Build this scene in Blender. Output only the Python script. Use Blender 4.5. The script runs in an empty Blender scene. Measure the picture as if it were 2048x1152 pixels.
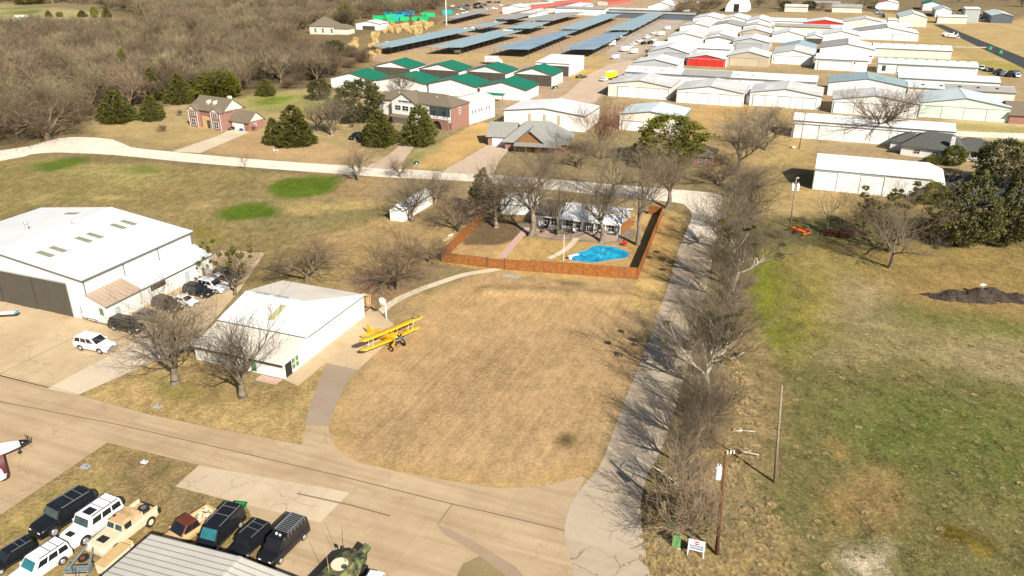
import bpy, bmesh, math, random
import numpy as np
from mathutils import Vector, Matrix
R_=math.radians
scene=bpy.context.scene
COL=scene.collection
# ---------------- camera, light, exposure ----------------
F=1570.0; YH=-120.0; CX=1024.0; CY=576.0; HC=54.0
TH=math.atan((CY-YH)/F)
cam_d=bpy.data.cameras.new('camera'); cam=bpy.data.objects.new('camera',cam_d); COL.objects.link(cam)
cam.location=(0,0,HC); cam.rotation_euler=(math.pi/2-TH,0,0)
cam_d.sensor_width=36.0; cam_d.lens=36.0*F/2048.0; cam_d.clip_start=0.5; cam_d.clip_end=8000
scene.camera=cam
SUN_AZ=R_(180-29.0)     # azimuth the light comes from, clockwise from +Y
SUN_EL=R_(35.0)
w=bpy.data.worlds.new('World'); scene.world=w; w.use_nodes=True
nt=w.node_tree; bg=nt.nodes['Background']; sky=nt.nodes.new('ShaderNodeTexSky')
sky.sky_type='NISHITA'; sky.sun_disc=False; sky.sun_elevation=SUN_EL; sky.sun_rotation=SUN_AZ
sky.altitude=200; sky.air_density=1.0; sky.dust_density=1.2
nt.links.new(sky.outputs[0],bg.inputs[0]); bg.inputs[1].default_value=0.05
sl=bpy.data.lights.new('sun','SUN'); sun=bpy.data.objects.new('sun',sl); COL.objects.link(sun)
sl.energy=5.0; sl.angle=R_(0.53); sl.color=(1.0,0.93,0.815)
dvec=Vector((math.sin(SUN_AZ)*math.cos(SUN_EL),math.cos(SUN_AZ)*math.cos(SUN_EL),math.sin(SUN_EL)))
sun.rotation_euler=dvec.to_track_quat('Z','Y').to_euler(); sun.location=(60,-60,120)
vs=scene.view_settings; vs.view_transform='Standard'; vs.look='None'; vs.gamma=1.0; vs.use_curve_mapping=False
vs.exposure=0.84
# ---------------- helpers ----------------
AZG=R_(21.3)
UX,UY=math.sin(AZG),math.cos(AZG); VX,VY=math.cos(AZG),-math.sin(AZG)
def G(px,py,z=0.0):
    """ground point measured from the survey photograph (2048 px wide)"""
    u=px-CX; v=py-CY
    f=F*math.cos(TH)-v*math.sin(TH); d=v*math.cos(TH)+F*math.sin(TH)
    t=(HC-z)/d
    return (u*t,f*t,z)
def PX(x,y,z=0.0):
    dz=HC-z; f=y*math.cos(TH)+dz*math.sin(TH); v=-y*math.sin(TH)+dz*math.cos(TH)
    return (CX+F*x/f,CY+F*v/f)
def hgt(bx,by,ty):
    b=G(bx,by); lo,hi=0.0,50.0
    for _ in range(40):
        m=(lo+hi)/2
        if PX(b[0],b[1],m)[1]>ty: lo=m
        else: hi=m
    return lo
def ppm(py): return math.cos(TH)*(py-YH)/HC
def tag(o,label=None,cat=None,group=None,kind=None):
    if label: o['label']=label
    if cat: o['category']=cat
    if group: o['group']=group
    if kind: o['kind']=kind
    return o
def thing(name,label,cat,loc=(0,0,0),rz=0.0,group=None):
    o=bpy.data.objects.new(name,None); COL.objects.link(o); o.location=loc; o.rotation_euler=(0,0,rz)
    o.empty_display_size=0.5
    return tag(o,label,cat,group)
KIDS={}
def _link(o,parent):
    COL.objects.link(o)
    if parent is not None:
        o.parent=parent; KIDS.setdefault(parent,[]).append(o)
def dup(root,loc,rz,label=None,group=None,scale=None):
    r=root.copy(); COL.objects.link(r); r.location=loc; r.rotation_euler=(0,0,rz)
    if scale is not None: r.scale=scale
    if label: r['label']=label
    if group: r['group']=group
    def rec(a,b):
        for ch in KIDS.get(a,[]):
            c=ch.copy(); _link(c,b); rec(ch,c)
    rec(root,r)
    return r
class MB:
    def __init__(s): s.v=[]; s.f=[]; s.m=[]; s.mi=0
    def mat(s,i): s.mi=i; return s
    def add(s,vs,fs):
        n=len(s.v); s.v.extend(vs)
        for f in fs: s.f.append(tuple(i+n for i in f)); s.m.append(s.mi)
        return s
    def box(s,x0,x1,y0,y1,z0,z1):
        return s.add([(x0,y0,z0),(x1,y0,z0),(x1,y1,z0),(x0,y1,z0),(x0,y0,z1),(x1,y0,z1),(x1,y1,z1),(x0,y1,z1)],
          [(0,3,2,1),(4,5,6,7),(0,1,5,4),(1,2,6,5),(2,3,7,6),(3,0,4,7)])
    def poly(s,pts): return s.add(list(pts),[tuple(range(len(pts)))])
    def slab(s,pts,t):
        n=len(pts); a=list(pts); b=[(p[0],p[1],p[2]-t) for p in pts]
        fs=[tuple(range(n)),tuple(range(2*n-1,n-1,-1))]
        for i in range(n): j=(i+1)%n; fs.append((i,i+n,j+n,j))
        return s.add(a+b,fs)
    def prism(s,pts,z0,z1):
        return s.slab([(p[0],p[1],z1) for p in pts],z1-z0)
    def tube(s,p0,p1,r0,r1=None,n=6,caps=True):
        if r1 is None: r1=r0
        a=Vector(p0); b=Vector(p1); d=(b-a)
        if d.length<1e-6: return s
        d.normalize(); u=d.orthogonal().normalized(); w_=d.cross(u)
        vs=[]; 
        for c,r in ((a,r0),(b,r1)):
            for k in range(n):
                t=2*math.pi*k/n; q=c+u*(math.cos(t)*r)+w_*(math.sin(t)*r); vs.append(tuple(q))
        fs=[(k,(k+1)%n,(k+1)%n+n,k+n) for k in range(n)]
        if caps: fs+= [tuple(range(n-1,-1,-1)),tuple(range(n,2*n))]
        return s.add(vs,fs)
    def path(s,pts,r,n=6):
        for a,b in zip(pts[:-1],pts[1:]): s.tube(a,b,r,r,n)
        return s
    def loft(s,rings,caps=True):
        n=len(rings[0]); vs=[p for r in rings for p in r]; fs=[]
        for i in range(len(rings)-1):
            for k in range(n):
                j=(k+1)%n; fs.append((i*n+k,i*n+j,(i+1)*n+j,(i+1)*n+k))
        if caps: fs+=[tuple(range(n-1,-1,-1)),tuple(range((len(rings)-1)*n,len(rings)*n))]
        return s.add(vs,fs)
    def build(s,name,mats,parent=None,smooth=False,label=None):
        me=bpy.data.meshes.new(name); me.from_pydata(s.v,[],s.f)
        if not isinstance(mats,(list,tuple)): mats=[mats]
        for m in mats: me.materials.append(m)
        if len(mats)>1: me.polygons.foreach_set('material_index',s.m)
        if smooth: me.polygons.foreach_set('use_smooth',[True]*len(me.polygons))
        me.update()
        o=bpy.data.objects.new(name,me); _link(o,parent)
        if label: o['label']=label
        return o
def recalc(o):
    bm=bmesh.new(); bm.from_mesh(o.data); bmesh.ops.recalc_face_normals(bm,faces=bm.faces); bm.to_mesh(o.data); bm.free(); return o
def bevel(o,wd=0.04,seg=2):
    m=o.modifiers.new('b','BEVEL'); m.width=wd; m.segments=seg; m.limit_method='ANGLE'; m.angle_limit=R_(35); return o
# ---------------- materials ----------------
MT={}
def mat(name,col,rough=0.7,metal=0.0,noise=0.0,nscale=1.0,spec=0.3,stripe=None,bump=0.0,col2=None,n2=0.0,n2s=0.15,coord='Object',emit=None):
    """procedural surface: noise mottling, optional stripes (axis, spacing, depth)"""
    if name in MT: return MT[name]
    m=bpy.data.materials.new(name); MT[name]=m; m.use_nodes=True; t=m.node_tree; N=t.nodes; L=t.links
    b=N['Principled BSDF']; b.inputs['Roughness'].default_value=rough; b.inputs['Metallic'].default_value=metal
    b.inputs['Specular IOR Level'].default_value=spec
    c=(*col,1) if len(col)==3 else col
    tc=N.new('ShaderNodeTexCoord'); out=None
    src=N.new('ShaderNodeRGB'); src.outputs[0].default_value=c; out=src.outputs[0]
    def mix(fac,a,bcol,mode='MIX'):
        x=N.new('ShaderNodeMix'); x.data_type='RGBA'; x.blend_type=mode
        if isinstance(fac,float): x.inputs[0].default_value=fac
        else: L.new(fac,x.inputs[0])
        L.new(a,x.inputs[6])
        if isinstance(bcol,tuple): x.inputs[7].default_value=bcol
        else: L.new(bcol,x.inputs[7])
        return x.outputs[2]
    def nz(scale,detail=4,rg=0.6):
        n=N.new('ShaderNodeTexNoise'); n.inputs['Scale'].default_value=scale; n.inputs['Detail'].default_value=detail; n.inputs['Roughness'].default_value=rg
        L.new(tc.outputs[coord],n.inputs['Vector']); return n.outputs[0]
    def ramp(f,a,b_):
        r=N.new('ShaderNodeMapRange'); r.inputs[1].default_value=a; r.inputs[2].default_value=b_; L.new(f,r.inputs[0]); return r.outputs[0]
    hsock=None
    if noise>0:
        f=nz(nscale); f2=ramp(f,0.3,0.7); hsock=f2
        c2=(*(col2 if col2 else tuple(x*(1-noise) for x in col)),1)
        fm=N.new('ShaderNodeMath'); fm.operation='MULTIPLY'; fm.inputs[1].default_value=1.0 if col2 else 1.0; L.new(f2,fm.inputs[0])
        out=mix(fm.outputs[0],out,c2)
    if n2>0:
        f=ramp(nz(n2s,5),0.42,0.7); fm=N.new('ShaderNodeMath'); fm.operation='MULTIPLY'; fm.inputs[1].default_value=n2; L.new(f,fm.inputs[0])
        out=mix(fm.outputs[0],out,(0.16,0.12,0.09,1))
    if stripe:
        ax,sp,dp=stripe
        sx=N.new('ShaderNodeSeparateXYZ'); L.new(tc.outputs['Object'],sx.inputs[0])
        if ax=='XY':
            a=N.new('ShaderNodeMath'); a.operation='ADD'; L.new(sx.outputs[0],a.inputs[0]); L.new(sx.outputs[1],a.inputs[1]); s0=a.outputs[0]
        else: s0=sx.outputs['XYZ'.index(ax)]
        fr=N.new('ShaderNodeMath'); fr.operation='MULTIPLY'; fr.inputs[1].default_value=1.0/sp; L.new(s0,fr.inputs[0])
        fc=N.new('ShaderNodeMath'); fc.operation='FRACT'; L.new(fr.outputs[0],fc.inputs[0])
        pg=N.new('ShaderNodeMath'); pg.operation='PINGPONG'; pg.inputs[1].default_value=0.5; L.new(fc.outputs[0],pg.inputs[0])
        r=ramp(pg.outputs[0],0.06,0.14)
        inv=N.new('ShaderNodeMath'); inv.operation='SUBTRACT'; inv.inputs[0].default_value=1.0; L.new(r,inv.inputs[1])
        dm=N.new('ShaderNodeMath'); dm.operation='MULTIPLY'; dm.inputs[1].default_value=dp; L.new(inv.outputs[0],dm.inputs[0])
        out=mix(dm.outputs[0],out,(col[0]*.35,col[1]*.35,col[2]*.35,1))
    L.new(out,b.inputs['Base Color'])
    if bump>0 and hsock is not None:
        bp=N.new('ShaderNodeBump'); bp.inputs['Strength'].default_value=bump; bp.inputs['Distance'].default_value=0.1; L.new(hsock,bp.inputs['Height']); L.new(bp.outputs[0],b.inputs['Normal'])
    if emit: b.inputs['Emission Color'].default_value=(*emit,1)
    return m
mat('white_wall',(0.76,0.75,0.715),0.55,noise=0.10,nscale=0.35,stripe=('XY',0.55,0.22),n2=0.10,n2s=0.25)
mat('cream_wall',(0.70,0.66,0.56),0.6,noise=0.12,nscale=0.3,stripe=('XY',0.6,0.22),n2=0.15)
mat('mint_wall',(0.60,0.66,0.58),0.6,noise=0.08,nscale=0.3,stripe=('XY',0.6,0.15))
mat('grey_wall',(0.40,0.43,0.44),0.6,noise=0.12,nscale=0.3,stripe=('XY',0.6,0.2))
mat('tan_wall',(0.44,0.37,0.27),0.6,noise=0.12,nscale=0.3,stripe=('XY',0.6,0.2))
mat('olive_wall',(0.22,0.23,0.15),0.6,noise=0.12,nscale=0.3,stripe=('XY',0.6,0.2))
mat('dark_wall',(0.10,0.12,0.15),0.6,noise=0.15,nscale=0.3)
for ax in 'XY':
    mat('roof_white'+ax,(0.76,0.76,0.745),0.42,noise=0.09,nscale=0.18,stripe=(ax,0.9,0.20),n2=0.10,n2s=0.12)
    mat('roof_cool'+ax,(0.58,0.66,0.66),0.42,noise=0.10,nscale=0.18,stripe=(ax,0.9,0.20),n2=0.08)
    mat('roof_blue'+ax,(0.30,0.41,0.44),0.4,noise=0.12,nscale=0.18,stripe=(ax,0.9,0.22),n2=0.06)
    mat('roof_deepblue'+ax,(0.17,0.24,0.34),0.4,noise=0.25,nscale=0.12,stripe=(ax,0.9,0.22),col2=(0.28,0.38,0.42))
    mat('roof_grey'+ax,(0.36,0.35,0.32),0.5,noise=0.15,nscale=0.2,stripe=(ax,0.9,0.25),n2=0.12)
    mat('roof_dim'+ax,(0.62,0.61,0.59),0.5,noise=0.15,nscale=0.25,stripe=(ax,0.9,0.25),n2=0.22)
    mat('roof_cream'+ax,(0.72,0.66,0.56),0.5,noise=0.12,nscale=0.25,stripe=(ax,0.9,0.2),n2=0.15)
    mat('roof_tan'+ax,(0.40,0.30,0.22),0.5,noise=0.15,nscale=0.2,stripe=(ax,0.8,0.3))
    mat('roof_green'+ax,(0.008,0.16,0.085),0.4,noise=0.1,nscale=0.2,stripe=(ax,0.9,0.3))
    mat('roof_red'+ax,(0.42,0.13,0.10),0.5,noise=0.2,nscale=0.1,stripe=(ax,0.9,0.2))
mat('shingle_brown',(0.19,0.155,0.11),0.9,noise=0.35,nscale=2.5,stripe=('Z',0.22,0.25))
mat('shingle_grey',(0.30,0.30,0.27),0.9,noise=0.4,nscale=3.0,stripe=('Z',0.22,0.25))
mat('shingle_dark',(0.10,0.105,0.095),0.9,noise=0.35,nscale=2.5,stripe=('Z',0.22,0.25))
mat('ranch_roof',(0.86,0.86,0.84),0.4,noise=.06,nscale=.3,stripe=('X',0.9,0.15))
mat('white_paint',(0.72,0.71,0.68),0.45,noise=0.05,nscale=1.0)
mat('white_gloss',(0.75,0.75,0.74),0.25,spec=0.5,noise=0.03,nscale=2)
mat('cream_paint',(0.66,0.60,0.48),0.6,noise=0.08,nscale=0.7)
mat('trim_grey',(0.13,0.13,0.125),0.5,noise=0.1,nscale=2)
mat('trim_brown',(0.09,0.06,0.045),0.6,noise=0.1,nscale=2)
mat('door_white',(0.80,0.79,0.76),0.5,noise=0.08,nscale=0.4,stripe=('X',0.9,0.12),n2=0.08)
mat('door_brown',(0.085,0.078,0.062),0.45,noise=0.15,nscale=0.6,stripe=('X',0.45,0.35))
mat('door_grey',(0.36,0.38,0.40),0.5,noise=0.1,nscale=0.4)
mat('door_red',(0.52,0.035,0.025),0.5,noise=0.1,nscale=0.4,stripe=('X',1.2,0.2))
mat('door_tan',(0.46,0.39,0.29),0.5,noise=0.08,nscale=0.4)
mat('door_mint',(0.55,0.66,0.56),0.5,noise=0.06,nscale=0.4)
mat('skylight',(0.26,0.26,0.19),0.35,noise=0.2,nscale=2)
mat('skylight_yellow',(0.42,0.40,0.20),0.35,noise=0.2,nscale=2)
mat('glass_dark',(0.012,0.015,0.018),0.08,spec=0.6)
mat('glass_window',(0.05,0.08,0.09),0.1,spec=0.6,noise=0.4,nscale=1.5)
mat('glass_teal',(0.03,0.16,0.19),0.08,spec=0.7,noise=0.4,nscale=1.2)
mat('glass_green',(0.14,0.24,0.12),0.2,spec=0.6,noise=0.4,nscale=2)
mat('black_paint',(0.010,0.010,0.012),0.22,spec=0.6)
mat('black_matte',(0.018,0.018,0.018),0.7)
mat('navy_paint',(0.012,0.015,0.04),0.22,spec=0.6)
mat('rubber',(0.022,0.021,0.020),0.85,noise=0.2,nscale=6)
mat('steel',(0.35,0.35,0.35),0.35,metal=0.7)
mat('chrome',(0.6,0.6,0.6),0.15,metal=1.0)
mat('galv',(0.42,0.43,0.43),0.5,metal=0.3,noise=0.1,nscale=3)
mat('dark_steel',(0.06,0.06,0.06),0.5,metal=0.4)
mat('desert_tan',(0.60,0.50,0.34),0.7,noise=0.12,nscale=2.5)
mat('desert_cloth',(0.50,0.34,0.17),0.85,noise=0.25,nscale=2.0)
mat('red_brick',(0.34,0.18,0.14),0.85,noise=0.45,nscale=3.0,stripe=('Z',0.25,0.25))
mat('brick_path',(0.40,0.20,0.155),0.85,noise=0.4,nscale=3.0,col2=(0.5,0.40,0.33))
mat('cedar_fence',(0.37,0.135,0.030),0.75,noise=0.55,nscale=1.6,stripe=('X',0.30,0.5),n2=.25,n2s=.4)
mat('cedar_post',(0.22,0.07,0.02),0.75,noise=0.2,nscale=2)
mat('gable_wood',(0.28,0.135,0.055),0.8,noise=0.35,nscale=1.5,stripe=('X',0.4,0.3))
mat('storage_red',(0.48,0.11,0.085),0.6,noise=.15,nscale=.5,stripe=('X',1.6,0.0))
mat('rust_wood',(0.20,0.06,0.035),0.8,noise=0.2,nscale=2)
mat('plywood',(0.55,0.38,0.18),0.8,noise=0.2,nscale=1.5)
mat('deck_wood',(0.50,0.36,0.22),0.8,noise=0.3,nscale=1.5,stripe=('X',0.3,0.3))
mat('yellow_fabric',(0.78,0.43,0.010),0.35,spec=0.5,noise=0.08,nscale=1.5)
mat('maroon_paint',(0.16,0.01,0.02),0.25,spec=0.5)
mat('blue_paint',(0.01,0.08,0.32),0.25,spec=0.5)
mat('cyan_paint',(0.02,0.35,0.6),0.3,spec=0.5)
mat('slate_paint',(0.12,0.18,0.21),0.5,noise=0.3,nscale=2,col2=(0.2,0.2,0.18))
mat('green_plastic',(0.01,0.24,0.06),0.35,spec=0.5)
mat('green_box',(0.16,0.36,0.14),0.6,noise=0.3,nscale=3)
mat('dark_green_box',(0.01,0.05,0.03),0.5)
mat('orange_paint',(0.62,0.13,0.01),0.5,noise=0.15,nscale=3)
mat('dark_red_paint',(0.15,0.025,0.02),0.6,noise=0.3,nscale=2)
mat('red_paint',(0.6,0.03,0.02),0.4)
mat('lime_paint',(0.58,0.68,0.02),0.4)
mat('green_sign',(0.02,0.30,0.10),0.4)
mat('brown_paint',(0.13,0.035,0.022),0.4,noise=0.3,nscale=2)
mat('tan_paint',(0.55,0.36,0.17),0.5,noise=0.15,nscale=2)
mat('bed_cream',(0.72,0.60,0.42),0.7,noise=0.15,nscale=2)
mat('silver_paint',(0.42,0.42,0.42),0.3,metal=0.4)
mat('grey_paint',(0.16,0.165,0.17),0.3,spec=0.5)
mat('pole_wood',(0.30,0.235,0.17),0.85,noise=0.4,nscale=2.5)
mat('pole_brown',(0.15,0.065,0.03),0.85,noise=0.4,nscale=2.5)
mat('insulator',(0.75,0.77,0.76),0.3)
mat('sign_white',(0.78,0.79,0.82),0.4)
mat('sign_blue',(0.02,0.05,0.20),0.4)
mat('sign_red',(0.62,0.02,0.04),0.4)
mat('bin_teal',(0.02,0.36,0.40),0.4,noise=0.2,nscale=0.5)
mat('bin_blue',(0.02,0.22,0.42),0.4,noise=0.2,nscale=0.5)
mat('bin_green',(0.02,0.42,0.15),0.4,noise=0.2,nscale=0.5)
# camouflage
def camo():
    m=bpy.data.materials.new('camouflage'); m.use_nodes=True; t=m.node_tree; N=t.nodes; L=t.links; b=N['Principled BSDF']; b.inputs['Roughness'].default_value=0.8
    tc=N.new('ShaderNodeTexCoord'); n=N.new('ShaderNodeTexNoise'); n.inputs['Scale'].default_value=1.1; n.inputs['Detail'].default_value=2; L.new(tc.outputs['Object'],n.inputs['Vector'])
    r=N.new('ShaderNodeValToRGB'); r.color_ramp.interpolation='CONSTANT'; e=r.color_ramp.elements; e[0].position=0; e[0].color=(0.02,0.02,0.015,1); e[1].position=0.42; e[1].color=(0.07,0.10,0.03,1)
    q=e.new(0.50); q.color=(0.09,0.055,0.03,1); q=e.new(0.57); q.color=(0.14,0.17,0.06,1); L.new(n.outputs[0],r.inputs[0]); L.new(r.outputs[0],b.inputs['Base Color']); MT['camo']=m
camo()
# foliage / bark
def foliage(name,c1,c2,c3):
    m=bpy.data.materials.new(name); m.use_nodes=True; t=m.node_tree; N=t.nodes; L=t.links; b=N['Principled BSDF']; b.inputs['Roughness'].default_value=0.75; b.inputs['Specular IOR Level'].default_value=0.15
    tc=N.new('ShaderNodeTexCoord'); n=N.new('ShaderNodeTexNoise'); n.inputs['Scale'].default_value=1.3; n.inputs['Detail'].default_value=3; L.new(tc.outputs['Object'],n.inputs['Vector'])
    r=N.new('ShaderNodeValToRGB'); e=r.color_ramp.elements; e[0].position=0.3; e[0].color=(*c1,1); e[1].position=0.7; e[1].color=(*c3,1); q=e.new(0.5); q.color=(*c2,1)
    L.new(n.outputs[0],r.inputs[0])
    oi=N.new('ShaderNodeObjectInfo'); mr=N.new('ShaderNodeMapRange'); mr.inputs[3].default_value=0.8; mr.inputs[4].default_value=1.25; L.new(oi.outputs['Random'],mr.inputs[0])
    mx=N.new('ShaderNodeVectorMath'); mx.operation='SCALE'; L.new(r.outputs[0],mx.inputs[0]); L.new(mr.outputs[0],mx.inputs['Scale']); L.new(mx.outputs[0],b.inputs['Base Color'])
    MT[name]=m
foliage('leaf_cedar',(0.040,0.042,0.012),(0.085,0.085,0.020),(0.15,0.14,0.030))
foliage('leaf_yellowgreen',(0.055,0.060,0.008),(0.12,0.125,0.012),(0.20,0.19,0.022))
foliage('leaf_oak',(0.030,0.036,0.014),(0.065,0.070,0.024),(0.12,0.12,0.040))
foliage('leaf_mistletoe',(0.05,0.055,0.010),(0.09,0.095,0.016),(0.15,0.145,0.025))
foliage('bark_grey',(0.12,0.095,0.068),(0.17,0.14,0.10),(0.24,0.20,0.15))
foliage('bark_brown',(0.11,0.08,0.055),(0.16,0.12,0.082),(0.22,0.165,0.11))
foliage('bark_pale',(0.24,0.21,0.165),(0.42,0.38,0.31),(0.52,0.48,0.40))
foliage('twig_grey',(0.085,0.066,0.044),(0.12,0.095,0.063),(0.16,0.128,0.088))
foliage('twig_straw',(0.14,0.105,0.065),(0.20,0.15,0.095),(0.28,0.21,0.135))
foliage('leaf_juniper',(0.060,0.062,0.022),(0.115,0.115,0.042),(0.20,0.19,0.075))
foliage('twig_brown',(0.075,0.052,0.034),(0.11,0.078,0.050),(0.15,0.11,0.072))
foliage('twig_red',(0.20,0.10,0.065),(0.27,0.14,0.09),(0.33,0.19,0.13))
foliage('straw_pale',(0.34,0.26,0.13),(0.44,0.34,0.18),(0.54,0.43,0.24))
foliage('straw',(0.30,0.215,0.10),(0.40,0.29,0.14),(0.50,0.37,0.19))
foliage('straw_gold',(0.46,0.33,0.14),(0.58,0.42,0.19),(0.68,0.52,0.26))
# ---------------- setting: ground ----------------
def catmull(pts,n=6,closed=True):
    out=[]; m=len(pts)
    rng=range(m) if closed else range(m-1)
    for i in rng:
        p0=pts[(i-1)%m] if closed or i>0 else pts[i]; p1=pts[i]; p2=pts[(i+1)%m]; p3=pts[(i+2)%m] if closed or i+2<m else p2
        for k in range(n):
            t=k/n; t2=t*t; t3=t2*t
            out.append(tuple(0.5*((2*p1[j])+(-p0[j]+p2[j])*t+(2*p0[j]-5*p1[j]+4*p2[j]-p3[j])*t2+(-p0[j]+3*p1[j]-3*p2[j]+p3[j])*t3) for j in (0,1)))
    if not closed: out.append(tuple(pts[-1]))
    return out
def vnoise(x,y,s,seed=0):
    x=x/s; y=y/s; xi=np.floor(x).astype(np.int64); yi=np.floor(y).astype(np.int64); fx=x-xi; fy=y-yi
    fx=fx*fx*(3-2*fx); fy=fy*fy*(3-2*fy)
    def h(a,b):
        n=(a*374761393+b*668265263+seed*1442695041)&0x7fffffff; n=(n^(n>>13))*1274126177&0x7fffffff; return ((n^(n>>16))&0xffff)/65535.0
    return (h(xi,yi)*(1-fx)+h(xi+1,yi)*fx)*(1-fy)+(h(xi,yi+1)*(1-fx)+h(xi+1,yi+1)*fx)*fy
def sdist(x,y,poly):
    P=np.array(poly); d=np.full(x.shape,1e18); ins=np.zeros(x.shape,bool); n=len(P)
    for i in range(n):
        a=P[i]; b=P[(i+1)%n]; e=b-a; wx=x-a[0]; wy=y-a[1]; t=np.clip((wx*e[0]+wy*e[1])/max(e@e,1e-9),0,1)
        dx=wx-e[0]*t; dy=wy-e[1]*t; d=np.minimum(d,dx*dx+dy*dy)
        c=((a[1]<=y)&(b[1]>y))|((b[1]<=y)&(a[1]>y))
        if abs(e[1])>1e-12: xin=a[0]+(y-a[1])/e[1]*e[0]; ins^=c&(x<xin)
    d=np.sqrt(d); return np.where(ins,-d,d)
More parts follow.
